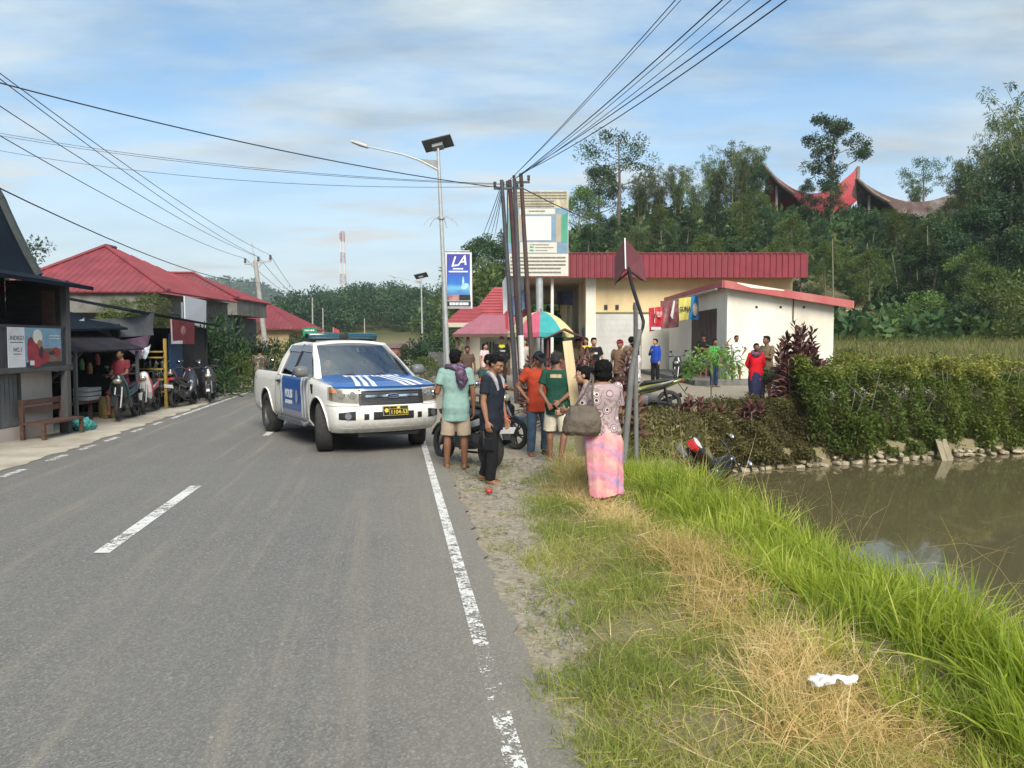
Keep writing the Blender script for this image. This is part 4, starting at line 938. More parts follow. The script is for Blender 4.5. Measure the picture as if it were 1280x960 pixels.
for sg in (-1, 1):
    S = lambda x, y, z: V((sg * x, y, z))
    mb = MB(); mb.add([S(.868, -.36, 1.155), S(.878, -1.44, 1.16), S(.664, -1.41, 1.665), S(.652, -1.08, 1.655)], [(0, 1, 2, 3)]); mb.build('side_window', SIDEG, truck, fix=False)
    mb = MB(); mb.add([S(.878, -1.52, 1.16), S(.872, -2.29, 1.165), S(.66, -2.16, 1.66), S(.665, -1.48, 1.665)], [(0, 1, 2, 3)]); mb.build('side_window', SIDEG, truck, fix=False)
    mb = MB()   # smoked rain visors over the side glass
    for ya, yb, yc, yd in ((-.98, -1.42, -1.44, -.84), (-1.47, -2.18, -2.22, -1.50)): mb.add([S(.672, ya, 1.672), S(.680, yb, 1.675), S(.735, yc, 1.575), S(.725, yd, 1.55)], [(0, 1, 2, 3)])
    mb.build('rain_visor', M('smoked_visor', (.10, .11, .13), .25, .1, 8, coat=.5), truck, fix=False, ang=0)
    # door gaps, handle, graphics
    sy = lambda y: sg * s_of_y(y)
    mb = MB(); skin_sheet(mb, sy(-.43), sy(-.438), .47, 1.15, .003, 2, 10); skin_sheet(mb, sy(-1.50), sy(-1.508), .47, 1.15, .003, 2, 10); skin_sheet(mb, sy(-2.48), sy(-2.50), .45, 1.16, .003, 2, 10); skin_sheet(mb, sy(-2.36), sy(-2.368), .55, 1.15, .003, 2, 10); skin_sheet(mb, sy(-.43), sy(-2.3), .47, .478, .003, 10, 2)
    dr = mb.build('door', BLACKP, truck, ang=0, fix=False)
    mb = MB(); p = skin(sy(-2.22), 1.03, .03); mb.box(p, (.035, .17, .035)); mb.box(skin(sy(-2.22), 1.03, .005), (.03, .20, .05)); mb.build('handle', BLACKP, dr, bevel=.008)
    wav = lambda z, a=.05: a * math.sin((z - .45) * 7.2)
    mb = MB(); zl, zh = .47, 1.135
    E = lambda y0: (lambda v: sy(y0 + wav(zl + (zh - zl) * v)))
    mb.mat(0); skin_sheet(mb, E(-.86), E(-2.02), zl + .09, zh, .005, 14, 16)
    mb.mat(2); skin_sheet(mb, E(-.86), E(-2.02), zl, zl + .088, .005, 14, 3)
    for k, (y0, w_, m_) in enumerate(((-.79, .06, 1), (-.71, .05, 2), (-.63, .06, 1), (-.55, .05, 2), (-2.05, .06, 1), (-2.12, .045, 2))): mb.mat(m_); skin_sheet(mb, E(y0), E(y0 - w_), zl, zh, .006, 2, 16)
    xd = (0, 1, 0) if sg < 0 else (0, 1, 0)
    xd = (0, sg * 1.0, 0); o_ = lambda y, z: skin(sy(y), z, .012)
    text_into(mb, 'POLISI', .20, plane_M(o_(-1.56, .83), xd, (0, 0, 1)), 1, .001, .02, sx=.82)
    text_into(mb, 'LALU LINTAS', .09, plane_M(o_(-1.56, .69), xd, (0, 0, 1)), 1, .001, .02, sx=.82)
    for z_, r_ in ((.80, .075),): mb.mat(2); mb.loft([(o_(-1.08, z_), V((0, .075, 0)), V((0, 0, .12))), (o_(-1.08, z_) + V((sg * .004, 0, 0)), V((0, .058, 0)), V((0, 0, .098)))], 16)
    mb.build('door_graphics', [BLUE_P, WHITE_D, GREY_D], dr, ang=0, fix=False)
    mb = MB(); skin_sheet(mb, lambda v: sy(-.20 - .03 * v), lambda v: sy(-.27 - .11 * v), .90, 1.05, .006, 3, 4); mb.build('side_vent', BLACKP, truck, ang=0, fix=False)
    text = MB(); text_into(text, '4x2', .11, plane_M(skin(sy(-4.0), 1.03, .004), xd, (0, 0, 1)), 0, .001, .01); text.build('sticker', GREY_D, truck, ang=0, fix=False)
    # arch lips, mirror, step
    for yy in (0, -3.2):
        mb = MB(); pts = []
        for k in range(17):
            a = math.radians(-4 + 188 * k / 16); yq, zq = yy + .462 * math.cos(a), .40 + .462 * math.sin(a)
            if zq > .36: pts.append(skin(sg * s_of_y(yq), zq, .004))
        mb.tube(pts, .015, 6); mb.build('wheel_arch', WHITE_P, truck, ang=60)
    mb = MB(); c = V((sg * 1.03, -.46, 1.25)); mb.loft([(c + V((0, -.05, 0)), V((.10, 0, 0)), V((0, 0, .085))), (c + V((0, .02, 0)), V((.115, 0, 0)), V((0, 0, .095))), (c + V((0, .075, 0)), V((.095, 0, 0)), V((0, 0, .075))), (c + V((0, .10, 0)), V((.05, 0, 0)), V((0, 0, .04)))], 18, sup=3); mb.beam((sg * .85, -.45, 1.17), (sg * .98, -.45, 1.20), .07, .05)
    mr = mb.build('wing_mirror', M('mirror_shell', (.13, .13, .135), .35, .15, 10), truck, ang=45)
    mb = MB(); mb.box(c + V((0, -.053, 0)), (.17, .006, .14)); mb.build('mirror_glass', CHROME, mr)
    mb = MB(); mb.tube([(sg * .80, -.52, .46), (sg * .93, -.60, .375), (sg * .94, -1.4, .37), (sg * .93, -2.2, .375), (sg * .80, -2.35, .46)], .036, 10); mb.beam((sg * .90, -.72, .408), (sg * .90, -2.1, .408), .13, .012, (0, 0, 1)); mb.build('side_step', STEEL, truck)
    for yy in (0, -3.2):
        st = -.36 if yy == 0 else 0
        c = V((sg * .79, yy, .388)); wm = Matrix.Translation(c) @ Matrix.Rotation(st, 4, 'Z') @ Matrix.Rotation(sg * PI / 2, 4, 'Y')
        prof = [(.245, -.10), (.27, -.125), (.33, -.135), (.365, -.118), (.383, -.095), (.388, -.05), (.388, .0), (.388, .05), (.383, .095), (.365, .118), (.33, .135), (.27, .125), (.245, .10)]
        mb = MB(); nn = 64
        rg = []
        for k in range(nn):
            a = 2 * PI * k / nn; g = -.007 if k % 2 else 0
            rg.append([V(((q + (g if q > .36 else 0)) * math.cos(a), (q + (g if q > .36 else 0)) * math.sin(a), w_)) for q, w_ in prof])
        mb.rings(rg, closed=True); mb.xf(wm); wh = mb.build('wheel', RUBBER, truck, ang=50)
        mb = MB(); mb.loft([((0, 0, -.1), V((.245, 0, 0)), V((0, .245, 0))), ((0, 0, .085), V((.245, 0, 0)), V((0, .245, 0))), ((0, 0, .10), V((.232, 0, 0)), V((0, .232, 0))), ((0, 0, .06), V((.21, 0, 0)), V((0, .21, 0))), ((0, 0, .075), V((.14, 0, 0)), V((0, .14, 0))), ((0, 0, .11), V((.075, 0, 0)), V((0, .075, 0))), ((0, 0, .12), V((.04, 0, 0)), V((0, .04, 0)))], 32)
        for k in range(6):
            a = k * PI / 3; mb.tube([(.165 * math.cos(a), .165 * math.sin(a), .045), (.165 * math.cos(a), .165 * math.sin(a), .078)], .028, 10)
        mb.xf(wm); mb.build('rim', RIMG, wh, ang=40)
for sg in (-1, 1):
    mb = MB(); skin_sheet(mb, sg * .50, sg * s_of_y(.44), .752, .758, .003, 14, 2); mb.build('bumper_seam', BLACKP, truck, ang=0, fix=False)
    mb = MB(); mb.grid(lambda u, v, sg=sg: V((sg * (.872 - .02 * u ** 3 + .008 * v), -.35 + 1.0 * u, ztop(-.35 + 1.0 * u) + .006)), 12, 2); mb.build('bonnet_gap', BLACKP, truck, ang=0, fix=False)
# under body, inside, light bar
mb = MB(); mb.bx(-.60, .60, -4.1, .6, .30, .46); mb.tube([(-.78, 0, .37), (.78, 0, .37)], .05, 8); mb.tube([(-.78, -3.2, .38), (.78, -3.2, .38)], .06, 8); mb.bx(-.5, .5, .35, .72, .27, .36); mb.build('chassis', BLACKP, truck)
mb = MB(); mb.bx(-.80, .80, -.62, -.30, .9, 1.16); mb.build('dashboard', BLACKP, truck, bevel=.04)
for sx, yy in ((-.37, -1.25), (.37, -1.25)):
    mb = MB(); mb.loft([((sx, yy + .12, .80), V((.24, 0, 0)), V((0, .09, 0))), ((sx, yy, 1.1), V((.23, 0, 0)), V((0, .07, 0))), ((sx, yy - .08, 1.36), V((.18, 0, 0)), V((0, .05, 0)))], 16, sup=4); mb.box((sx, yy - .09, 1.47), (.25, .08, .16)); mb.bx(sx - .23, sx + .23, yy + .0, yy + .5, .68, .82); mb.build('seat', SEATF, truck, ang=50)
mb = MB(); wc = V((.37, -.72, 1.13)); Mw = Matrix.Rotation(math.radians(62), 3, 'X'); mb.rings([[wc + Mw @ ((V((math.cos(a), math.sin(a), 0)) * (.175 + .016 * math.cos(b))) + V((0, 0, .016 * math.sin(b)))) for b in [j * PI / 3 for j in range(6)]] for a in [k * PI / 12 for k in range(24)]], closed=True); mb.beam(wc + Mw @ V((-.17, 0, 0)), wc + Mw @ V((.17, 0, 0)), .03, .02); mb.build('steering_wheel', BLACKP, truck)
mb = MB(); mb.bx(-.64, .64, -1.52, -1.40, 1.755, 1.785)
for sx in (-1, 1): mb.bx(sx * .52 - .05, sx * .52 + .05, -1.50, -1.42, 1.70, 1.76)
mb.bx(-.075, .075, -1.56, -1.33, 1.785, 1.875)
lb = mb.build('light_bar', BLACKP, truck, bevel=.006)
LBL = M('blue_green_lens', (.006, .050, .075), .12, .15, 8, coat=1.0)
for sx in (-1, 1):
    mb = MB(); mb.loft([((sx * .08, -1.46, 1.835), V((0, .13, 0)), V((0, 0, .055))), ((sx * .58, -1.46, 1.835), V((0, .13, 0)), V((0, 0, .055))), ((sx * .63, -1.46, 1.835), V((0, .10, 0)), V((0, 0, .045)))], 20, sup=5); mb.build('lens', LBL, lb, ang=40)
mb = MB(); mb.tube([(0, -1.08, 1.765), (0, -1.08, 1.80)], [.035, .028], 12); mb.tube([(0, -1.08, 1.80), (.01, -1.13, 1.85)], .007, 6); mb.build('aerial', BLACKP, truck)
# ---------------------------------------------------------------- motorcycles
def wheel_mesh(r, w_, wm, sp=5):
    mb = MB(); prof = [(r - .075, -w_ * .42), (r - .045, -w_ * .5), (r - .012, -w_ * .36), (r, 0), (r - .012, w_ * .36), (r - .045, w_ * .5), (r - .075, w_ * .42)]
    mb.rings([[V((q * math.cos(a), q * math.sin(a), z)) for q, z in prof] for a in [2 * PI * k / 40 for k in range(40)]], closed=True); mb.xf(wm)
    m2 = MB(); ri = r - .075
    m2.rings([[V(((ri + dr) * math.cos(a), (ri + dr) * math.sin(a), z)) for dr, z in ((.004, -w_ * .4), (.004, w_ * .4), (-.02, w_ * .3), (-.02, -w_ * .3))] for a in [2 * PI * k / 32 for k in range(32)]], closed=True)
    for k in range(sp):
        a = 2 * PI * k / sp
        for da in (-.16, .16): m2.beam((.035 * math.cos(a), .035 * math.sin(a), 0), ((ri - .012) * math.cos(a + da), (ri - .012) * math.sin(a + da), 0), .022, .024)
    m2.tube([(0, 0, -.06), (0, 0, .06)], .045, 14); m2.tube([(0, 0, .032), (0, 0, .036)], .085, 20); m2.xf(wm)
    return mb, m2
MOTO = {}
def moto(label, loc, heading, body, trim=(.03, .03, .032), seat=(.02, .02, .021), group='parked motorbikes', scooter=False, steer=.0, lean=.06, roll=None, plate=(.015, .015, .015), rack=False, seatz=0.0):
    h = V(heading).normalized(); rz = math.atan2(-h.x, h.y)
    t = thing('motorbike', label, 'motorbike', loc, rz, group); t.rotation_euler = Euler((0, lean if roll is None else roll, rz), 'XYZ'); t.scale = (.94, .94, .94)
    BM = M('moto_paint_%02d%02d%02d' % tuple(int(c * 99) for c in body), body, .22, .12, 6, coat=.6); TM = M('moto_trim_%02d%02d%02d' % tuple(int(c * 99) for c in trim), trim, .3, .15, 8, coat=.4)
    r = .285 if not scooter else .265; yf, yr = .64, -.60
    S = Matrix.Translation((0, yf, r)) @ Matrix.Rotation(steer, 4, 'Z')
    for c, nm in ((yf, 'front'), (yr, 'rear')):
        wm = (S if c == yf else Matrix.Translation((0, yr, r))) @ Matrix.Rotation(PI / 2, 4, 'Y')
        a, b = wheel_mesh(r, .095 if c == yf else .11, wm); w_ = a.build('wheel', RUBBER, t, ang=60); b.build('rim', M('moto_rim', (.045, .045, .05), .35, .2, 10, metal=.5), w_, ang=40)
    mb = MB(); hp = V((0, .30, .90))
    for sx in (-1, 1): mb.tube([(sx * .075, yf, r), (sx * .075, .47, .62), (sx * .07, .36, .86)], [.024, .026, .022], 8)
    mb.tube([(0, .30, .78), (0, .27, .98)], .035, 8); mb.build('fork', STEEL, t)
    mb = MB(); pts = [(math.radians(a)) for a in range(15, 150, 9)]; rg = []
    for a in pts:
        c = V((0, yf + (r + .03) * math.cos(a), r + (r + .03) * math.sin(a))); n_ = V((0, math.cos(a), math.sin(a)))
        rg.append([c + V((-.062, 0, 0)) - n_ * .03, c + V((-.05, 0, 0)) + n_ * .008, c + V((.05, 0, 0)) + n_ * .008, c + V((.062, 0, 0)) - n_ * .03, c + V((.05, 0, 0)) - n_ * .002, c + V((-.05, 0, 0)) - n_ * .002])
    mb.rings(rg); mb.build('mudguard', BM, t, ang=40)
    mb = MB(); X = lambda w_: V((w_, 0, 0))
    if scooter:
        mb.loft([((0, -.88, .80), X(.03), V((0, .0, .03))), ((0, -.74, .76), X(.10), V((0, 0, .075))), ((0, -.5, .66), X(.155), V((0, 0, .12))), ((0, -.2, .58), X(.165), V((0, 0, .16))), ((0, .02, .46), X(.13), V((0, .03, .16)))], 16)
        mb.loft([((0, -.1, .30), X(.15), V((0, 0, .04))), ((0, .2, .29), X(.16), V((0, 0, .035))), ((0, .36, .36), X(.15), V((0, .03, .05))), ((0, .42, .60), X(.20), V((0, .07, .0))), ((0, .40, .82), X(.18), V((0, .10, .02))), ((0, .34, .98), X(.13), V((0, .11, .03))), ((0, .32, 1.05), X(.07), V((0, .06, .01)))], 16)
    else:
        mb.loft([((0, -.92, .82), X(.025), V((0, 0, .02))), ((0, -.78, .775), X(.085), V((0, 0, .055))), ((0, -.52, .70), X(.125), V((0, 0, .10))), ((0, -.22, .62), X(.13), V((0, 0, .11))), ((0, .02, .56), X(.10), V((0, .02, .10))), ((0, .18, .60), X(.085), V((0, .05, .09))), ((0, .30, .74), X(.10), V((0, .09, .05)))], 16)
        mb.loft([((0, .18, .34), X(.11), V((0, .07, .02))), ((0, .27, .52), X(.19), V((0, .08, 0))), ((0, .33, .72), X(.20), V((0, .09, 0))), ((0, .36, .90), X(.15), V((0, .12, .02))), ((0, .33, 1.02), X(.10), V((0, .10, .02))), ((0, .30, 1.06), X(.05), V((0, .05, .01)))], 16)
    me = melt(mb, .013, 3); bd = link('body', me, BM, t)
    mb = MB()   # contrasting flank panels
    for sx in (-1, 1):
        mb.loft([((sx * .115, -.70, .775), V((.012, 0, 0)), V((0, 0, .03))), ((sx * .14, -.45, .68), V((.014, 0, 0)), V((0, 0, .055))), ((sx * .135, -.12, .60), V((.014, 0, 0)), V((0, 0, .04))), ((sx * .115, .06, .55), V((.01, 0, 0)), V((0, 0, .015)))], 10)
        mb.loft([((sx * .17, .30, .42), V((.014, 0, 0)), V((0, .02, .0))), ((sx * .198, .33, .62), V((.014, 0, 0)), V((0, .06, 0))), ((sx * .175, .38, .82), V((.014, 0, 0)), V((0, .055, 0))), ((sx * .12, .38, .95), V((.012, 0, 0)), V((0, .02, 0)))], 10)
    mb.build('side_panel', TM, t, ang=50)
    mb = MB(); z0 = seatz; mb.loft([((0, .06, .66 + z0), X(.06), V((0, 0, .03))), ((0, -.06, .735 + z0), X(.11), V((0, .01, .05))), ((0, -.28, .755 + z0), X(.135), V((0, 0, .05))), ((0, -.46, .785 + z0), X(.125), V((0, 0, .05))), ((0, -.70, .81 + z0), X(.10), V((0, 0, .04))), ((0, -.80, .815 + z0), X(.05), V((0, 0, .02)))], 14, sup=2.6); mb.build('seat', M('moto_seat_%02d' % int(seat[0] * 99), seat, .6, .2, 14, .15, 60), t, ang=50)
    mb = MB(); hb = Matrix.Translation((0, .27, 1.0)) @ Matrix.Rotation(steer, 4, 'Z'); mb.tube([(-.34, -.10, .05), (-.20, -.02, .06), (0, 0, .02), (.20, -.02, .06), (.34, -.10, .05)], .014, 8)
    for sx in (-1, 1): mb.tube([(sx * .22, -.03, .06), (sx * .35, -.105, .05)], .021, 8); mb.tube([(sx * .21, .03, .055), (sx * .33, -.03, .05)], .008, 6)
    mb.xf(hb); mb.build('handlebar', BLACKP, t, ang=50)
    mb = MB(); mb.ell((0, .475, .90) if not scooter else (0, .50, .80), (.10, .05, .065), None, 16, 10); hl = mb.build('headlight', M('lamp_reflector', (.40, .37, .31), .3, .3, 18, metal=.5), t, ang=60)
    mb = MB()
    for sx in (-1, 1):
        c = V((sx * .30, .20, 1.24)); mb = MB(); mb.tube([(sx * .19, .25, 1.05), (sx * .25, .24, 1.15), c], .007, 6); mb.ell(c, (.062, .018, .042), None, 14, 8); mi = mb.build('mirror', BLACKP, t, ang=60)
        mb = MB(); mb.ell(c + V((0, -.012, 0)), (.052, .009, .034), None, 14, 8); mb.build('mirror_glass', CHROME, mi, ang=60)
    mb = MB(); mb.loft([((0, -.885, .80), X(.085), V((0, 0, .035))), ((0, -.925, .79), X(.065), V((0, 0, .026)))], 14, sup=3); mb.build('tail_light', REDL, t, ang=40)
    mb = MB(); mb.prism([(-.06, -.80, .74), (.06, -.80, .74), (.055, -.99, .47), (-.055, -.99, .47)], (0, -.012, -.004)); mb.build('mudflap', BLACKP, t)
    mb = MB(); mb.box((0, -.985, .60), (.25, .008, .10), M=Matrix.Rotation(.5, 3, 'X')); mb.build('number_plate', M('plate_%02d' % int(plate[0] * 99), plate, .5, .1), t)
    mb = MB(); mb.box((0, .04, .34), (.19, .36, .20)); mb.tube([(0, .10, .36), (0, .34, .33)], [.08, .06], 12); mb.tube([(-.13, 0, .33), (.13, 0, .33)], .085, 14); mb.bx(-.05, .05, -.35, 0, .33, .50); mb.build('engine', M('engine_alloy', (.10, .10, .105), .5, .3, 20, metal=.6), t, bevel=.015)
    mb = MB(); mb.tube([(.08, .30, .27), (.12, .16, .17), (.13, -.20, .19), (.155, -.40, .27)], [.018, .018, .018, .022], 8); mb.tube([(.155, -.36, .25), (.165, -.50, .32), (.17, -.90, .47)], [.03, .055, .05], 12); mb.build('exhaust', M('exhaust_black', (.03, .03, .03), .4, .3, 12, metal=.5), t, ang=50)
    mb = MB()
    for sx in (-1, 1): mb.beam((sx * .075, -.10, .34), (sx * .075, yr, r), .025, .045); mb.tube([(sx * .10, yr + .02, r + .03), (sx * .10, -.50, .66)], [.028, .024], 8)
    mb.tube([(-.13, .02, .24), (.13, .02, .24)], .014, 6); mb.tube([(-.12, -.10, .25), (-.19, -.16, .02)], .011, 6); mb.build('swing_arm', BLACKP, t)
    if rack:
        mb = MB(); mb.box((0, -.80, 1.02), (.36, .34, .30)); mb.build('box', BLACKP, t, bevel=.04)
    return t
PV = .036
moto('grey and black motorbike squeezed beside the yellow rack', (-9.55, 20.9, PV), (.35, -1, 0), (.07, .075, .08), (.03, .03, .03), steer=.2)
moto('dark blue motorbike nearest the yucca, behind the covered scooter', (-9.35, 23.7, PV), (.30, -1, 0), (.02, .03, .07), (.03, .03, .03), steer=-.2)
moto('black and red motorbike between the rack and the white plated one', (-9.45, 21.6, PV), (.15, -1, 0), (.03, .03, .03), (.30, .02, .03), steer=.1)
moto('black motorbike ridden by the seated man at the shop front', (-8.66, 17.25, PV), (.16, -1, 0), (.025, .03, .032), (.01, .06, .07), steer=.25)
moto('red and white motorbike with black seat parked behind the seated man', (-8.92, 18.9, PV), (.20, -1, 0), (.58, .55, .55), (.40, .03, .05), steer=.2)
moto('dark motorbike seen from behind with a white number plate', (-8.95, 20.9, PV), (.02, 1, 0), (.03, .035, .05), plate=(.8, .8, .8))
moto('red motorbike with white front parked between the dark bikes', (-9.15, 22.0, PV), (.35, -1, 0), (.42, .02, .035), (.6, .6, .6), steer=-.15)
moto('black scooter with tall covered seat beside the yucca', (-8.85, 22.6, PV), (.30, -1, 0), (.022, .024, .028), scooter=True, steer=.1, seatz=.02)
moto('dark red motorbike half hidden behind the red and white one', (-9.9, 19.6, PV), (.45, -1, 0), (.22, .02, .03), steer=.2)
moto('black motorbike standing just behind the man in the teal shirt', (-.66, 11.05, hz(-.66, 11.05) + .0), (-.62, .78, 0), (.03, .032, .036), (.30, .31, .33), plate=(.8, .8, .8))
moto('olive and black motorbike with a woman sitting on it', (2.78, 16.4, hz(2.78, 16.4) - .01), (-1, .12, 0), (.20, .20, .05), (.03, .03, .03))
moto('black scooter parked in front of the red banner', (6.25, 28.3, hz(6.25, 28.3)), (-.55, -.9, 0), (.022, .022, .024), scooter=True, steer=.35)
moto('white and black motorbike behind the man in the brown shirt', (7.75, 22.3, hz(7.75, 22.3)), (1, .25, 0), (.60, .60, .60), (.03, .03, .035))
pb = moto('black motorbike with red tail lying on its side in the pond edge grass', (2.95, 12.55, -.34), (.60, -.75, 0), (.016, .017, .02), (.05, .012, .015), roll=0.0, group='crashed motorbike', plate=(.30, .30, .30))
_pR = Matrix.Rotation(math.atan2(-.62, .78), 4, 'Z') @ Matrix.Rotation(-.40, 4, 'X') @ Matrix.Rotation(.85, 4, 'Y'); pb.rotation_euler = _pR.to_euler(); pb.location = at(876, 572, 12.0) - _pR.to_3x3() @ (V((0, -.40, .70)) * .94)
mb = MB(); mb.loft([((0, -.90, .80), V((.12, 0, 0)), V((0, 0, .075))), ((0, -.965, .785), V((.09, 0, 0)), V((0, 0, .05)))], 14, sup=3); mb.build('tail_cowl', REDL, pb, ang=40)
mb = MB(); mb.loft([((0, -.86, .885), V((.11, 0, 0)), V((0, 0, .014))), ((0, -.94, .875), V((.10, 0, 0)), V((0, 0, .018)))], 12); mb.build('grab_bar', M('white_plastic', (.55, .56, .56), .5, .1, 8), pb, ang=40)
# ---------------------------------------------------------------- people
def skinmat(k, c): return M('skin_' + k, c, .55, .12, 30, .1, 150, spec=.35)
SK = skinmat('tan', (.27, .135, .078)); SKD = skinmat('brown', (.19, .088, .05)); SKL = skinmat('light', (.38, .21, .135))
HAIRM = M('black_hair', (.006, .0055, .006), .75, .4, 60, .5, 200, stretch=(1, 1, .2), spec=.12); HAIRG = M('greying_hair', (.020, .019, .019), .75, .5, 60, .5, 200)
def cloth(k, c, var=.18): return M('cloth_' + k, c, .92, var, 9, .25, 260, spec=.2)
def cloth_batik():
    n = N('cloth_batik'); v = n.new('ShaderNodeTexVoronoi'); v.inputs['Scale'].default_value = 10; v.inputs['Randomness'].default_value = .75; n.l(n.co(), v.inputs['Vector'])
    d = v.outputs['Distance']
    ring = n.ramp(d, [(.0, (.03, .025, .035)), (.17, (.62, .56, .54)), (.27, (.12, .07, .08)), (.33, (.40, .30, .31)), (.45, (.17, .11, .12)), (.55, (.34, .25, .26)), (1, (.30, .22, .22))], 'CONSTANT')
    pl = n.mix(n.ramp(n.noise(22, 4, .7), [(.35, 0), (.65, 1)]), (.17, .12, .125), (.45, .36, .35))
    c = n.mix(n.ramp(v.outputs['Color'], [(.0, 0), (.34, 1)], 'CONSTANT'), pl, ring); n.set(Base_Color=c, Roughness=.9); return n.m
def cloth_sarong():
    n = N('cloth_sarong'); s = n.new('ShaderNodeSeparateXYZ'); n.l(n.co(), s.inputs[0]); ns = n.noise(4.5, 4, .6); 
    t = n.math('ADD', n.math('ADD', n.math('MULTIPLY', s.outputs[2], 3.1), n.math('MULTIPLY', s.outputs[0], 1.3)), n.math('MULTIPLY', ns, 1.5))
    fr = n.math('FRACT', t)
    c = n.ramp(fr, [(0, (.62, .20, .27)), (.20, (.68, .28, .31)), (.34, (.70, .40, .32)), (.45, (.66, .25, .33)), (.62, (.60, .17, .28)), (.72, (.33, .22, .42)), (.82, (.45, .28, .46)), (.90, (.64, .21, .31)), (1, (.62, .20, .27))])
    bl = n.ramp(n.noise(10, 5, .65), [(.42, 0), (.62, .65)]); c = n.mix(bl, c, (.70, .36, .31))
    w_ = n.new('ShaderNodeTexWave', wave_type='BANDS', bands_direction='X'); w_.inputs['Scale'].default_value = 9; w_.inputs['Distortion'].default_value = 3; w_.inputs['Detail'].default_value = 2; n.l(n.co(), w_.inputs['Vector'])
    c = n.mix(n.math('MULTIPLY', n.ramp(w_.outputs['Fac'], [(.82, 0), (.95, .6)]), ns), c, (.45, .22, .42)); n.set(Base_Color=c, Roughness=.85); return n.m
def cloth_plaid(k, a, b, c_):
    n = N('cloth_' + k); q = n.noise(24, 3, .6); c = n.mix(n.ramp(n.noise(60, 2, .5, stretch=(1, .15, .15)), [(.45, 0), (.55, 1)]), a, b); c = n.mix(n.ramp(n.noise(50, 2, .5, stretch=(.15, 1, .15)), [(.55, 0), (.6, .8)]), c, c_); n.set(Base_Color=c, Roughness=.95); n.bump(q, .5, .01); return n.m
BATIK = cloth_batik(); SARONG = cloth_sarong(); PLAID = cloth_plaid('plaid', (.035, .03, .06), (.10, .035, .07), (.16, .13, .20)); CAMO = cloth_plaid('camo', (.10, .07, .045), (.03, .035, .025), (.28, .24, .19)); FLORAL = cloth_plaid('floral', (.62, .56, .56), (.70, .66, .66), (.35, .22, .28))
def unit(v): return V(v).normalized()
def hand_into(mb, w, d, side, palm_n, k, curl=.5):
    """palm, four fingers of their own length and a thumb, closed towards palm_n"""
    n_ = (V(palm_n) - d * d.dot(V(palm_n))).normalized(); x = d.cross(n_) * side
    c0 = w + d * .045 * k
    mb.loft([(w - d * .005 * k, x * .024 * k, n_ * .017 * k), (c0, x * .038 * k, n_ * .016 * k), (w + d * .088 * k, x * .040 * k, n_ * .013 * k)], 10, sup=3)
    for i, L in enumerate((.072, .082, .076, .060)):
        b = w + d * .082 * k + x * (.030 - .020 * i) * k; a1 = curl * .8; a2 = curl * 1.9
        d1 = (d * math.cos(a1) + n_ * math.sin(a1)); d2 = (d * math.cos(a2) + n_ * math.sin(a2)); p1 = b + d1 * L * .52 * k; p2 = p1 + d2 * L * .5 * k
        mb.cap(b - d * .012, p1, .0095 * k, .0088 * k, 7); mb.cap(p1, p2, .0088 * k, .0074 * k, 7)
    t0 = w + d * .022 * k + x * .028 * k; t1 = t0 + unit(d * .75 + x * .7 + n_ * .25) * .042 * k; t2 = t1 + unit(d * .9 + x * .15 + n_ * .45) * .034 * k
    mb.cap(t0, t1, .0125 * k, .010 * k, 7); mb.cap(t1, t2, .010 * k, .0082 * k, 7)
STAND = dict(RL=((.05, .0, -1), (.0, -.03, -1)), LL=((-.05, .0, -1), (.0, -.03, -1)), RA=((.27, .0, -1), (.02, .18, -1)), LA=((-.27, .0, -1), (-.02, .22, -1)))
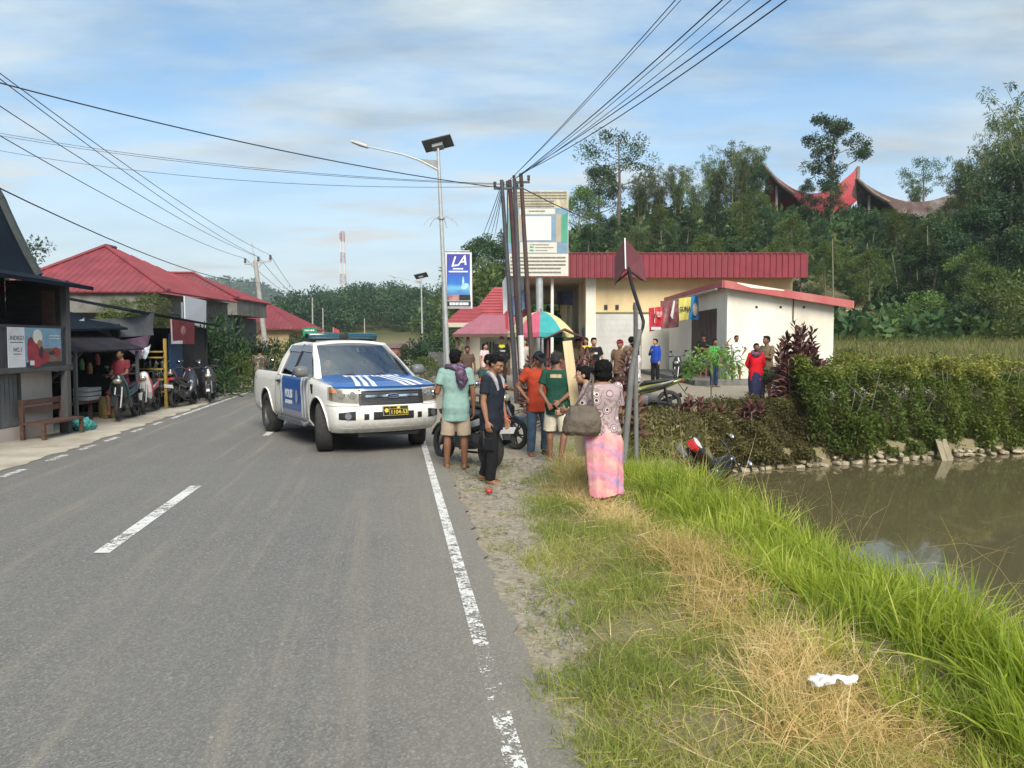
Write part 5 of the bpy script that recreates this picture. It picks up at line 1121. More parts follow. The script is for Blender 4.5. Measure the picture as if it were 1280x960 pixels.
def person(label, loc, heading, H=1.62, pose=None, top=None, bottom=None, kind='trousers', skin=None, hair='short', hairm=None, near=False, fem=False, sleeve=.62, cap=None, lean=(0, 0), head=(0, 0), curl=(.5, .5), pelvis=None, shoes=None, fat=1.0, group='people gathered at the roadside', palm=((-1, 0, 0), (1, 0, 0)), extra=None, face=False, hem=0.0, shortleg=.96):
    P = dict(STAND); P.update(pose or {}); k = H / 1.65; skin = skin or SK; vox = .0075 if near else .015
    h = V(heading); h = V((h.x, h.y, 0)).normalized(); rz = math.atan2(-h.x, h.y)
    u = lambda a: unit(a)
    hw = (.082 if not fem else .085) * k; Lth, Lsh, Lua, Lfa = .245 * H, .235 * H, .172 * H, .148 * H
    foot = {}
    for s, nm in ((1, 'RL'), (-1, 'LL')):
        kn = u(P[nm][0]) * Lth; an = kn + u(P[nm][1]) * Lsh; foot[s] = (kn, an)
    low = min(foot[1][1].z, foot[-1][1].z)
    pz = (-low + .062 * k) if pelvis is None else pelvis
    hip = V((0, 0, pz)); s_ = V((lean[0], lean[1], 1)).normalized(); r_ = (V((1, 0, 0)) - s_ * s_.x).normalized(); f_ = s_.cross(r_)
    T = lambda a, b, c: hip + r_ * (a * k) + f_ * (b * k) + s_ * (c * k)       # torso frame, metres for a 1.65 m person
    sw = (.172 if not fem else .152) * fat ** .5
    sections = [(-.09, .150, .105, 0), (.0, .160, .115, -.005), (.10, .148, .105, 0), (.19, .140, .102, .005), (.30, .155, .112, .0), (.40, .165, .105, -.01), (.47, sw * .93, .078, -.015), (.515, sw * .62, .062, -.015), (.54, .065, .058, -.01)]
    if fem: sections = [(z, a * (1.06 if z < .05 else .95), b * 1.05, y) for z, a, b, y in sections]
    def torso(mb, grow, z0=-.09, z1=.54, n=20):
        pts = [q for q in sections if z0 - 1e-6 <= q[0] <= z1 + 1e-6]
        if pts[0][0] > z0: a = [float(np.interp(z0, [q[0] for q in sections], [q[i] for q in sections])) for i in (1, 2, 3)]; pts = [(z0, *a)] + pts
        mb.loft([(T(0, y, z), r_ * ((a * fat + grow) * k), f_ * ((b * fat + grow) * k)) for z, a, b, y in pts], n, sup=2.3)
    B = MB(); torso(B, -.012)
    sh = {1: T(sw, -.015, .475), -1: T(-sw, -.015, .475)}
    el = {}; wr = {}; fa = {}
    for s, nm, i in ((1, 'RA', 0), (-1, 'LA', 1)):
        el[s] = sh[s] + u(P[nm][0]) * Lua; fa[s] = u(P[nm][1]); wr[s] = el[s] + fa[s] * Lfa
        B.ell(sh[s], (.052 * k,) * 3); B.cap(sh[s], el[s], .047 * k * fat ** .5, .036 * k, 12); B.cap(el[s], el[s].lerp(wr[s], .3), .037 * k, .038 * k, 12); B.cap(el[s].lerp(wr[s], .3), wr[s], .038 * k, .024 * k, 12)
        hand_into(B, wr[s], fa[s], s, palm[i], k * 1.0, curl[i])
    kn = {}; an = {}; hj = {}
    for s, nm in ((1, 'RL'), (-1, 'LL')):
        hj[s] = hip + V((s * hw, 0, 0)); kn[s] = hj[s] + foot[s][0]; an[s] = hj[s] + foot[s][1]
        B.cap(hj[s], kn[s], .078 * k, .052 * k, 14); c_ = kn[s].lerp(an[s], .3) + V((0, -.012 * k, 0)); B.cap(kn[s], c_, .051 * k, .054 * k, 12); B.cap(c_, an[s], .053 * k, .033 * k, 12)
        fd = V((s * .22, 1, -.0 if an[s].z < pz - .5 else 0)).normalized()
        if an[s].z - (min(an[1].z, an[-1].z) if len(an) > 1 else an[s].z) > .05: fd = (fd + V((0, 0, -.55))).normalized()
        sx = fd.cross(V((0, 0, 1))).normalized(); up = sx.cross(fd)
        B.loft([(an[s] - fd * .055 * k - up * .035 * k, sx * .022 * k, up * .022 * k), (an[s] - fd * .03 * k - up * .028 * k, sx * .034 * k, up * .034 * k), (an[s] + fd * .05 * k - up * .028 * k, sx * .036 * k, up * .032 * k), (an[s] + fd * .13 * k - up * .040 * k, sx * .043 * k, up * .02 * k), (an[s] + fd * .175 * k - up * .046 * k, sx * .034 * k, up * .012 * k)], 12)
        for i in range(5 if near else 0):
            q = an[s] + fd * (.168 - .012 * i * (1 if True else 0)) * k + sx * (-s) * (.03 - .0155 * i) * k * (1) - up * .047 * k; B.cap(q - fd * .02 * k, q + fd * .018 * k, .0105 * k, .009 * k, 7)
        if shoes:
            SB = MB(); SB.loft([(an[s] + fd * .055 * k - up * (.062 + dz) * k, fd * (.135 * k), sx * (.046 * k)) for dz in (-.012, .004)], 20, sup=2.6)
            if near or True: SB.tube([an[s] + fd * .09 * k + sx * .046 * k - up * .05 * k, an[s] + fd * .105 * k + up * .008 * k - up * .012 * k, an[s] + fd * .09 * k - sx * .046 * k - up * .05 * k], .009 * k, 6)
            foot[s] = (foot[s][0], foot[s][1], SB)
    # head
    yaw, pit = math.radians(head[0]), math.radians(head[1])
    HR = Matrix.Rotation(yaw, 3, 'Z') @ Matrix.Rotation(-pit, 3, 'X'); nb = T(0, -.012, .50); hc = T(0, 0, .66) + V((0, .022 * k, 0)) + V((-math.sin(yaw), math.cos(yaw), 0)) * (.05 * k * math.sin(pit))
    HP = lambda a, b, c: hc + HR @ V((a * k, b * k, c * k))
    B.cap(nb, HP(0, -.015, -.04), .056 * k * (1 if not fem else .88), .050 * k * (1 if not fem else .88), 14)
    e3 = lambda c, r: B.ell(c, tuple(q * k for q in r), HR, 16, 12)
    e3(HP(0, -.012, .022), (.073, .092, .086)); e3(HP(0, .022, -.03), (.060, .066, .070)); e3(HP(0, .042, -.072), (.036, .036, .030)); e3(HP(0, .072, .028), (.055, .018, .012))
    for s in (-1, 1): e3(HP(s * .036, .060, -.018), (.022, .022, .02)); e3(HP(s * .074, -.008, -.008), (.010, .020, .031))
    B.cap(HP(0, .086, .018), HP(0, .106, -.022), .008 * k, .0135 * k, 8); e3(HP(0, .100, -.024), (.018, .012, .010)); e3(HP(0, .084, -.056), (.021, .010, .006)); e3(HP(0, .081, -.066), (.018, .010, .006))
    me = melt(B, vox, 3)
    o = link('person', me, skin, None, label, 'person', group); o.location = loc; o.rotation_euler = (0, 0, rz)
    info = dict(T=T, HP=HP, wr=wr, el=el, sh=sh, an=an, kn=kn, hip=hip, k=k, hc=hc, HR=HR, o=o, rz=rz, fa=fa)
    # clothes
    dz = .012 * k if near else .010 * k
    if top is not None:
        Cm = MB(); torso(Cm, .024, -.10 - hem, .52)
        for s, nm in ((1, 'RA'), (-1, 'LA')):
            if sleeve <= 1: e = sh[s].lerp(el[s], sleeve); Cm.ell(sh[s], (.064 * k,) * 3); Cm.tube([sh[s], e], [.062 * k, .066 * k], 16)
            else: Cm.ell(sh[s], (.062 * k,) * 3); Cm.cap(sh[s], el[s], .060 * k, .050 * k, 14); Cm.tube([el[s], el[s].lerp(wr[s], sleeve - 1)], [.050 * k, .042 * k], 14)
        cm = melt(Cm, vox * 1.15, 3, dz * 1.7, .13 * k); link('shirt' if sleeve <= 1.2 else 'jacket', cm, top, o)
    if kind in ('trousers', 'shorts'):
        Cm = MB(); torso(Cm, .004, -.13, .07)
        for s in (1, -1):
            if kind == 'shorts':
                e = hj[s].lerp(kn[s], shortleg); Cm.tube([hj[s] + V((0, 0, .04 * k)), hj[s].lerp(kn[s], .5), e], [.092 * k, .098 * k, .100 * k], 18)
            else:
                Cm.cap(hj[s], kn[s], .090 * k, .074 * k, 16); Cm.tube([kn[s], kn[s].lerp(an[s], .5), kn[s].lerp(an[s], 1.0)], [.074 * k, .070 * k, .064 * k], 16)
        cm = melt(Cm, vox * 1.25, 3, dz * 1.5, .13 * k); link(kind, cm, bottom, o)
    elif kind == 'sarong':
        Cm = MB(); mid = (an[1] + an[-1]) / 2; rg = []
        for j in range(15):
            t = j / 14; c_ = T(0, 0, .12 if fat > 1.1 else .10).lerp(V((mid.x, mid.y, mid.z + .06 * k)), t); a = float(np.interp(t, [0, .12, .3, .6, .85, 1], [.128, .158 if hem < .1 else .172, .192, .178, .164, .158])) * fat * k; b = float(np.interp(t, [0, .15, .3, .6, 1], [.115, .145, .15, .135, .125])) * fat * k
            c_ = c_ + V((.05 * k * t * (fat > 1.1), 0, 0)); rg.append([c_ + V((a * math.cos(q) * (1 + .075 * t * math.sin(q * 7 + 1 + 2 * t) + .03 * math.sin(q * 13 + 3 * t)), b * math.sin(q) * (1 + .13 * t * math.sin(q * 5 + 2) + .05 * math.sin(q * 11 + 2 * t)), (-.02 * k * math.sin(q * 2) if j == 14 else 0))) for q in [2 * PI * i / 40 for i in range(40)]])
        Cm.rings(rg); cm = melt(Cm, vox * 1.25, 2, dz * 1.6, .14 * k); link('sarong', cm, bottom, o)
    # hair
    hm = hairm or HAIRM; Hm = MB(); E = lambda a, b, c, r: Hm.ell(HP(a, b, c), tuple(q * k for q in r), HR, 16, 12)
    if hair in ('short', 'bob', 'long', 'bun', 'thin'):
        E(0, -.028, .042, (.080, .090, .080)); E(0, -.055, .005, (.074, .06, .075)); E(0, .03, .092, (.058, .05, .026))
        for s in (-1, 1): E(s * .064, -.008, .03, (.016, .034, .036))
        if hair == 'bob': E(0, -.045, .03, (.102, .098, .098)); E(0, -.055, -.05, (.098, .075, .075)); E(.06, -.01, -.03, (.035, .05, .08)); E(-.06, -.01, -.03, (.035, .05, .08))
        if hair == 'long': E(0, -.045, .02, (.092, .085, .09)); E(0, -.075, -.10, (.085, .045, .12)); E(0, -.095, -.22, (.075, .035, .14))
        if hair == 'bun': E(0, -.11, .05, (.045, .045, .045)); E(0, -.04, .02, (.084, .085, .085))
        link('hair', melt(Hm, .007 if near else .013, 2, .024 * k, .022), hm, o)
    if cap is not None:
        Cm = MB(); Cm.ell(HP(0, -.012, .048), (.086 * k, .100 * k, .072 * k), HR, 18, 12); Cm.loft([(HP(0, .05 + .028 * q, .052 - .006 * q), HR @ V((.078 * k * (1 - .06 * q), 0, 0)), HR @ V((0, .0, .010 * k))) for q in range(0, 4)], 12)
        link('cap', melt(Cm, .008 if near else .013, 2), cap, o)
    if face:
        for s in (-1, 1):
            Cm = MB(); Cm.ell(HP(s * .029, .0765, .012), (.014 * k, .007 * k, .0075 * k), HR, 12, 8); e_ = Cm.build('eye', M('eye_white', (.45, .42, .38), .3, .05), o, ang=60)
            Cm = MB(); Cm.ell(HP(s * .029 + .001, .082, .012), (.0062 * k, .004 * k, .0062 * k), HR, 10, 6); Cm.build('iris', M('dark_eye', (.012, .008, .006), .2, .1), e_, ang=60)
            Cm = MB(); Cm.tube([HP(s * .012, .091, .033), HP(s * .03, .092, .039), HP(s * .049, .080, .033)], [.003 * k, .0046 * k, .002 * k], 6); Cm.build('eyebrow', hm, o, ang=60)
        Cm = MB(); Cm.ell(HP(0, .0895, -.0575), (.021 * k, .006 * k, .0058 * k), HR, 12, 6); Cm.ell(HP(0, .087, -.066), (.017 * k, .006 * k, .0055 * k), HR, 12, 6); Cm.build('mouth', M('lips', (.20, .075, .06), .5, .1), o, ang=60)
    if shoes:
        for s in (1, -1): foot[s][2].build('sandal', shoes, o, ang=50)
    if extra: extra(info)
    return o
def G3(X, Y, dz=0): return (X, Y, hz(X, Y) + dz)
KH = cloth('khaki', (.36, .28, .205)); NAVY = cloth('navy', (.016, .020, .030)); BLK = cloth('black', (.012, .012, .014)); JEANS = cloth('denim', (.06, .095, .15), .35); CREAM = cloth('cream', (.56, .51, .40))
RUBR = M('sandal_rubber', (.22, .07, .045), .7, .2, 12); DSAND = M('sandal_dark', (.06, .04, .035), .7, .2, 12)
# -- the five in front
def scarf(i):
    mb = MB(); T, k = i['T'], i['k']
    mb.tube([T(-.10, .05, .54), T(-.12, -.05, .545), T(-.02, -.10, .54), T(.08, -.07, .545), T(.12, .03, .54)], [.03, .04, .045, .05, .035], 10)
    mb.tube([T(.03, -.105, .53), T(.07, -.15, .47), T(.09, -.165, .38), T(.075, -.155, .29)], [.05, .075, .085, .045], 12)
    link('scarf', melt(mb, .009, 2, .035, .06), PLAID, i['o'])
g = gnd(570, 584); person('man in teal shirt and khaki shorts with a dark scarf on his shoulder', G3(g.x, g.y), (-.05, 1), 1.67, dict(RA=((.20, .03, -1), (.03, .22, -1)), LA=((-.26, -.05, -1), (-.02, .95, .05)), RL=((.07, 0, -1), (.02, -.02, -1)), LL=((-.08, 0, -1), (-.02, -.02, -1))), cloth('teal', (.22, .34, .31)), KH, 'shorts', SKD, 'short', near=True, extra=scarf, head=(-12, -4), hem=.09, fat=1.06)
def towel(i):
    mb = MB(); T = i['T']
    mb.tube([T(-.07, .105, .36), T(-.10, .085, .46), T(-.085, .02, .535), T(0, -.075, .55), T(.085, .02, .535), T(.10, .085, .46), T(.075, .11, .34)], [.022, .03, .032, .032, .032, .03, .022], 8)
    link('towel', melt(mb, .009, 2, .012, .05), cloth('grey_towel', (.33, .31, .33)), i['o'])
    mb = MB(); mb.box(i['kn'][1].lerp(i['hip'], .18) + V((.095, 0, 0)), (.03, .13, .16)); link('pocket', melt(mb, .009, 3, .01, .08), BLK, i['o'])
g = gnd(615, 601); person('man in navy shirt and black cargo trousers with a grey towel round his neck, walking', G3(g.x, g.y), (.86, -.42), 1.62, dict(RA=((.12, -.06, -1), (.02, .22, -1)), LA=((-.2, .05, -1), (.05, .3, -1)), RL=((.04, .16, -1), (0, -.10, -1)), LL=((-.06, -.14, -1), (-.02, -.34, -1))), NAVY, BLK, 'trousers', SK, 'short', near=True, head=(-8, 26), shoes=RUBR, extra=towel, face=True, hem=.07, lean=(0, .04))
g = gnd(672, 567); person('man in orange red shirt, jeans and a dark cap looking down', G3(g.x, g.y), (.30, -1), 1.62, dict(RA=((.50, -.22, -.85), (-.50, .42, -.75)), LA=((-.18, .02, -1), (-.05, .2, -1)), RL=((.05, .04, -1), (.02, -.05, -1)), LL=((-.10, .10, -1), (-.04, -.25, -1))), cloth('orange_red', (.34, .045, .020)), JEANS, 'trousers', SKD, 'short', near=True, head=(14, 28), cap=cloth('cap_navy', (.016, .018, .028)), shoes=RUBR, face=True, hem=.06, palm=((-.4, -1, 0), (1, 0, 0)),
    extra=lambda i: (lambda mb: (text_into(mb, 'Sport', .05, plane_M(i['T'](0.03, .142, .37), (-1, 0, 0), (0, .1, 1)), 0, .001), mb.build('print', cloth('print_tan', (.55, .30, .15)), i['o'], ang=0, fix=False)))(MB()) if False else None)
def back_print(i):
    mb = MB(); T = i['T']
    mb.grid(lambda u, v: T(-.085 + .17 * u, -.142 + .012 * (2 * u - 1) ** 2 + .02 * v, .405 + .05 * v), 7, 3)
    link('print', mb.mesh('print', None, 0), cloth('print_beige', (.48, .36, .20), .5), i['o'])
g = gnd(696, 577); person('man in dark green shirt and cream shorts with hands clasped behind his back', G3(g.x, g.y), (.20, 1), 1.60, dict(RA=((.26, -.22, -1), (-.86, -.42, -.72)), LA=((-.26, -.20, -1), (.62, -.42, -.85)), RL=((.10, -.04, -1), (-.12, -.36, -1)), LL=((-.07, .10, -1), (.02, -.06, -1))), cloth('dark_green', (.014, .060, .040)), CREAM, 'shorts', SKD, 'short', hairm=HAIRG, near=True, head=(-28, 6), extra=back_print, hem=.05, palm=((0, -1, 0), (0, -1, 0)), curl=(.9, .8), shortleg=.98)
WOM = gnd(752, 626)
person('woman in patterned blouse and pink sarong with bobbed black hair, seen from behind', G3(WOM.x, WOM.y), (-.12, 1), 1.60, dict(RA=((.16, .22, -1), (-.3, .85, .1)), LA=((-.34, .10, -1), (-.45, .85, -.02)), RL=((.02, 0, -1), (0, 0, -1)), LL=((-.02, 0, -1), (0, 0, -1))), BATIK, SARONG, 'sarong', SK, 'bob', near=True, fem=True, fat=1.16, head=(14, 2), sleeve=.75, hem=-.055)
b0 = V((WOM.x - .235, WOM.y - .16, hz(WOM.x, WOM.y) + .96))
bag = thing('handbag', 'soft brown shoulder bag hanging at the hip of the woman in the pink sarong', 'handbag', b0)
mb = MB(); mb.loft([((0, 0, -.17), V((.17, 0, 0)), V((0, .07, 0))), ((0, 0, -.13), V((.205, 0, 0)), V((0, .10, 0))), ((.01, 0, 0), V((.195, 0, 0)), V((0, .095, 0))), ((.02, .01, .12), V((.15, 0, 0)), V((0, .05, 0))), ((.02, .01, .145), V((.13, 0, 0)), V((0, .025, 0)))], 24, sup=3)
BAGM = M('bag_leather', (.095, .075, .055), .7, .3, 7, .4, 40); link('pouch', melt(mb, .009, 2, .03, .07), BAGM, bag)
mb = MB()
for dx in (-.09, .12):
    c_ = [V((dx, 0, .11)), V((.06 + dx * .4, -.03, .28)), V((.105 + dx * .1, -.02, .43)), V((.11, .10, .475)), V((.10, .19, .40))]; mb.tube(c_, .011, 6)
mb.build('strap', BAGM, bag, ang=60)
g = V((1.01, 9.15, 0)); person('woman facing left in profile, half hidden behind the woman in the sarong', G3(g.x, g.y), (-1, .05), 1.52, dict(RA=((.12, .3, -1), (-.1, .85, -.15)), LA=((-.14, .35, -1), (.1, .95, -.1))), cloth('rust_blouse', (.30, .11, .07), .5), cloth('dark_skirt', (.05, .03, .03)), 'sarong', SKL, 'bun', near=True, fem=True, face=True, head=(0, 4), curl=(1.1, 1.1), fat=1.0, hairm=HAIRM, lean=(0, .24))
pl = thing('wooden_plank', 'pale wooden board standing upright beside the woman in profile', 'board', (0.71, 9.45, 0)); a_, b_ = at(709, 426, 9.45), at(727, 570, 9.45)
mb = MB(); mb.beam(a_, (b_.x, b_.y, max(b_.z, 0.0)), .115, .026, (0, -1, .1)); pm = mb.mesh('plank', V((0.71, 9.45, 0)), 35); link('plank', pm, M('raw_pine', (.58, .46, .27), .7, .2, 4, .2, 30, stretch=(6, 6, .5)), pl)
# -- the crowd behind
Sx = lambda px, D: (px - 640) / FOC * D
def far(label, px, D, heading, H, top, bottom, kind='trousers', dz=0, **kw): return person(label, G3(Sx(px, D), D, dz), heading, H, kw.pop('pose', None), top, bottom, kind, **kw)
SEAT = dict(RL=((.22, .85, -.35), (.05, -.15, -1)), LL=((-.22, .85, -.35), (-.05, -.15, -1)), RA=((.2, .35, -1), (-.1, .9, -.1)), LA=((-.2, .35, -1), (.1, .9, -.1)))
moto('dark motorbike with a man in a green and orange jacket on it', (-.42, 12.9, hz(-.42, 12.9)), (.75, -.55, 0), (.03, .03, .035))
def orange_cuffs(i):
    mb = MB()
    for s in (1, -1): mb.cap(i['sh'][s].lerp(i['el'][s], .55), i['el'][s], .062, .058, 12); mb.cap(i['el'][s], i['el'][s].lerp(i['wr'][s], .6), .058, .05, 12)
    link('sleeve', melt(mb, .013, 2), cloth('orange', (.75, .13, .025)), i['o'])
person('man in dark green jacket with orange sleeves sitting on a motorbike', (-.40, 12.98, hz(-.4, 12.98)), (.72, -.6), 1.6, SEAT, cloth('green_jacket', (.025, .055, .045)), BLK, 'trousers', SKD, 'short', sleeve=1.9, pelvis=.80, head=(10, 12), face=True, extra=orange_cuffs)
far('woman in white and pink shirt under the pink canopy', 606, 27, (.7, -.6), 1.58, cloth('pale_pink', (.62, .48, .48)), cloth('grey_skirt', (.10, .09, .10)), 'sarong', fem=True, hair='long', skin=SKL)
def vest(i):
    mb = MB(); T = i['T']; mb.loft([(T(0, 0, z), V((a, 0, 0)), V((0, b, 0))) for z, a, b in ((.12, .195, .15), (.25, .19, .145), (.42, .195, .14), (.50, .15, .10))], 18); link('safety_vest', melt(mb, .013, 2), M('vest_yellow', (.80, .72, .03), .7, .1), i['o'])
    mb = MB(); mb.loft([(T(0, 0, .27), V((.205, 0, 0)), V((0, .16, 0))), (T(0, 0, .32), V((.205, 0, 0)), V((0, .16, 0)))], 18); mb.build('reflective_band', M('reflective_tape', (.72, .74, .72), .3, .1), i['o'])
far('policeman in yellow reflective vest and dark cap', 627, 27.5, (.1, -1), 1.76, cloth('police_dark', (.03, .028, .03)), cloth('police_brown', (.05, .04, .03)), sleeve=1.8, cap=cloth('cap_brown', (.05, .035, .025)), extra=vest, fat=1.1)
far('man in brown shirt standing by the street lamp post', 584, 24, (.2, -1), 1.6, cloth('brown_shirt', (.10, .065, .05)), BLK, skin=SKD)
far('woman in cream top beside the power poles', 656, 26, (-.3, -1), 1.62, cloth('cream_top', (.55, .46, .38)), cloth('brown_skirt', (.15, .10, .08)), 'sarong', fem=True, hair='long', skin=SKL, sleeve=1.8)
far('person in olive jacket under the parasol edge', 722, 22.5, (.3, -1), 1.60, cloth('olive', (.12, .095, .055)), BLK, sleeve=1.9, skin=SK)
far('person in yellow shirt standing behind the olive jacket', 732, 24.5, (-.2, -1), 1.66, cloth('mustard', (.60, .42, .06)), BLK, hair='long', fem=True)
def chest(i):
    mb = MB(); T = i['T']; mb.grid(lambda u, v: T(-.08 + .16 * u, .139 - .012 * (2 * u - 1) ** 2, .33 + .05 * v), 5, 2); link('print', mb.mesh('print', None, 0), cloth('print_white', (.6, .6, .6), .5), i['o'])
far('young man in black shirt with white chest print', 742, 20.5, (.12, -1), 1.62, BLK, JEANS, skin=SKL, extra=chest, head=(10, 6))
far('person in brown shirt and dark red cap', 775, 18.5, (-.5, -.8), 1.56, cloth('brown_khaki', (.16, .10, .06)), BLK, cap=cloth('cap_red', (.24, .02, .03)), hair='short')
far('woman with hair in a bun by the signpost', 789, 21.5, (.6, .8), 1.66, cloth('sage', (.20, .17, .11)), BLK, hair='bun', fem=True, skin=SKL)
person('woman in white floral blouse with long dark hair sitting on the olive motorbike', (2.62, 16.42, hz(2.7, 16.4)), (-.9, .35), 1.55, SEAT, FLORAL, BLK, 'trousers', SK, 'long', fem=True, pelvis=.79, sleeve=1.6)
far('woman in bright blue jacket and black trousers in front of the shop wall', 819, 27.5, (-.75, -.65), 1.64, cloth('royal_blue', (.015, .055, .32)), BLK, pose=dict(RA=((.25, .25, -1), (-.75, .6, .5)), LA=((-.18, 0, -1), (0, .15, -1))), sleeve=1.85, fem=True, hair='bun', skin=SKL, shoes=M('white_shoe', (.7, .7, .7), .5, .1))
far('man in black shirt and cap leaning by the dark shutter', 879, 28.7, (-.5, -.85), 1.68, BLK, cloth('denim_short', (.06, .07, .10)), 'shorts', dz=.14, pose=dict(RA=((.3, .2, -1), (-.9, .5, .1)), LA=((-.3, .2, -1), (.9, .5, .1))), cap=BLK, skin=SKD)
far('boy in bright green shirt and dark jeans', 893, 25.5, (.55, -.8), 1.62, cloth('bright_green', (.06, .36, .09)), cloth('dark_jeans', (.022, .035, .075)), skin=SKD, head=(-20, 0))
far('man in white shirt and white shorts with one hand on his head', 920, 27.2, (.15, -1), 1.62, cloth('white_tee', (.74, .73, .73)), cloth('white_shorts', (.66, .64, .56)), 'shorts', dz=.14, pose=dict(RA=((.75, .25, -.15), (-.75, -.1, .9)), LA=((-.85, -.1, -.75), (.5, .3, -.55)), RL=((.12, 0, -1), (.04, 0, -1)), LL=((-.14, 0, -1), (-.05, 0, -1))), skin=SKD, fat=1.08, hem=.06)
def grey_scarf(i):
    mb = MB(); T = i['T']; mb.tube([T(.10, .06, .50), T(.09, -.03, .545), T(0, -.08, .55), T(-.09, -.03, .545), T(-.10, .06, .50), T(-.03, .12, .45), T(.05, .125, .44), T(.10, .07, .50)], .045, 8); link('scarf', melt(mb, .013, 2, .03, .05), PLAID, i['o'])
far('woman in red blouse with a grey scarf, hands behind her back', 945, 18.6, (-.12, -1), 1.47, cloth('red', (.58, .012, .022)), cloth('navy_skirt', (.03, .035, .08)), 'sarong', pose=dict(RA=((.3, -.2, -1), (-.5, -.4, -.8)), LA=((-.3, -.2, -1), (.5, -.4, -.8))), fem=True, hair='thin', skin=SKD, sleeve=1.5, extra=grey_scarf, face=True, hem=.14, fat=1.05)
far('man in brown shirt with folded arms behind the woman in red', 958, 19.8, (-.85, -.45), 1.66, cloth('taupe', (.17, .125, .075)), cloth('navy_short', (.03, .035, .055)), 'shorts', pose=dict(RA=((.25, .3, -1), (-.95, .45, .1)), LA=((-.25, .3, -1), (.95, .45, .15))), skin=SKD, face=True)
person('man in maroon shirt sitting sideways on the black motorbike at the shop', (-8.86, 17.42, .03), (-.25, -.95), 1.6, dict(RL=((.20, .55, -.75), (.05, -.1, -1)), LL=((-.22, .75, -.45), (-.05, -.1, -1)), RA=((.15, .3, -1), (-.35, .85, -.2)), LA=((-.2, .35, -1), (.3, .85, -.25))), cloth('maroon', (.16, .025, .035)), cloth('maroon_short', (.12, .025, .03)), 'shorts', SKD, 'short', pelvis=.80, head=(-5, 0), group='people in front of the left shops')
moto('dark motorbike ridden by the person in camouflage beside the pickup', (-8.05, 24.6, .03), (-.2, 1, 0), (.03, .03, .03))
person('person in camouflage jacket and dark helmet riding a motorbike beyond the pickup', (-8.03, 24.5, .03), (-.2, 1), 1.62, SEAT, CAMO, BLK, 'trousers', SKD, 'short', pelvis=.80, sleeve=1.9, cap=cloth('helmet_dark', (.02, .022, .035)), group='people in front of the left shops')
Mt = truck.matrix_basis.copy(); Mt = Matrix.Translation(truck.location) @ Matrix.Rotation(truck.rotation_euler.z, 4, 'Z'); dp = Mt @ V((.37, -1.16, 0))
fw = Mt.to_3x3() @ V((0, 1, 0)); person('driver sitting at the wheel of the pickup', (dp.x, dp.y, dp.z), fw, 1.62, dict(RL=((.1, .95, -.2), (.05, .6, -.7)), LL=((-.1, .95, -.2), (-.05, .6, -.7)), RA=((.15, .6, -.8), (-.1, .9, .2)), LA=((-.15, .6, -.8), (.1, .9, .2))), cloth('driver_brown', (.09, .065, .05)), BLK, 'trousers', SK, 'short', pelvis=.70, face=True, group='people in vehicles')
# ---------------------------------------------------------------- buildings
def wx(px, D): return (px - 640) / FOC * D
def wz(py, D): return at(640, py, D).z
def ribs(mb, poly, eave_dir, spacing, h=.028, w=.035):
    """raised corrugation ribs running up a planar roof face, clipped to its outline"""
    poly = [V(p) for p in poly]; nrm = (poly[1] - poly[0]).cross(poly[2] - poly[0]).normalized()
    if nrm.z < 0: nrm = -nrm
    e = V(eave_dir).normalized(); up = nrm.cross(e).normalized()
    if up.z < 0: up = -up
    o = poly[0]; P2 = [((p - o).dot(e), (p - o).dot(up)) for p in poly]
    a, b = min(p[0] for p in P2), max(p[0] for p in P2); s = a + spacing / 2
    while s < b:
        hit = []
        for i in range(len(P2)):
            (x0, y0), (x1, y1) = P2[i], P2[(i + 1) % len(P2)]
            if (x0 - s) * (x1 - s) < 0: hit.append(y0 + (y1 - y0) * (s - x0) / (x1 - x0))
        if len(hit) >= 2:
            t0, t1 = min(hit), max(hit)
            if t1 - t0 > .1:
                p, q = o + e * s + up * t0, o + e * s + up * t1
                mb.add([p - e * w, p + e * w, p + nrm * h, q - e * w, q + e * w, q + nrm * h], [(0, 2, 5, 3), (2, 1, 4, 5), (0, 1, 2), (3, 5, 4)])
        s += spacing
def roof_faces(name, parent, faces, mat_, spacing, t=.05, h=.028):
    mb = MB()
    for poly, e in faces:
        poly = [V(p) for p in poly]; n_ = (poly[1] - poly[0]).cross(poly[2] - poly[0]).normalized()
        if n_.z < 0: n_ = -n_
        mb.prism(poly, -n_ * t)
        if spacing: ribs(mb, [p + n_ * .002 for p in poly], e, spacing, h, spacing * .16)
    return mb.build(name, mat_, parent, ang=0, world=True)
RED_ROOF = M('red_roof_metal', (.215, .036, .045), .5, .34, 1.2, .08, 20, spec=.5, dirt=(.16, .05, .05)); FASCIA = M('maroon_metal', (.20, .018, .032), .45, .18, 1.5, .05, 20, dirt=(.13, .03, .035))
CONC = M('weathered_concrete', (.17, .165, .15), .92, .35, 2.2, .4, 25, dirt=(.07, .075, .06)); GREYW = M('grey_wall', (.12, .122, .12), .92, .25, 1.5, .2, 30, dirt=(.09, .09, .08))
YELW = M('yellow_wall', (.66, .50, .28), .9, .14, .8, .1, 40, dirt=(.36, .27, .16)); WHITEW = M('white_wall', (.74, .70, .60), .9, .12, .7, .1, 40, dirt=(.47, .42, .33)); CREAMW = M('cream_wall', (.50, .45, .36), .9, .15, 1, .1, 40, dirt=(.33, .29, .22))
OLDW = M('pinkish_plaster', (.46, .40, .36), .92, .16, 1.2, .2, 30, dirt=(.24, .20, .17)); DKWOOD = M('dark_wood', (.030, .028, .030), .8, .4, 3, .4, 30, stretch=(1, 1, 5)); BRWOOD = M('brown_wood', (.10, .055, .04), .75, .35, 4, .3, 30, stretch=(1, 1, 5))
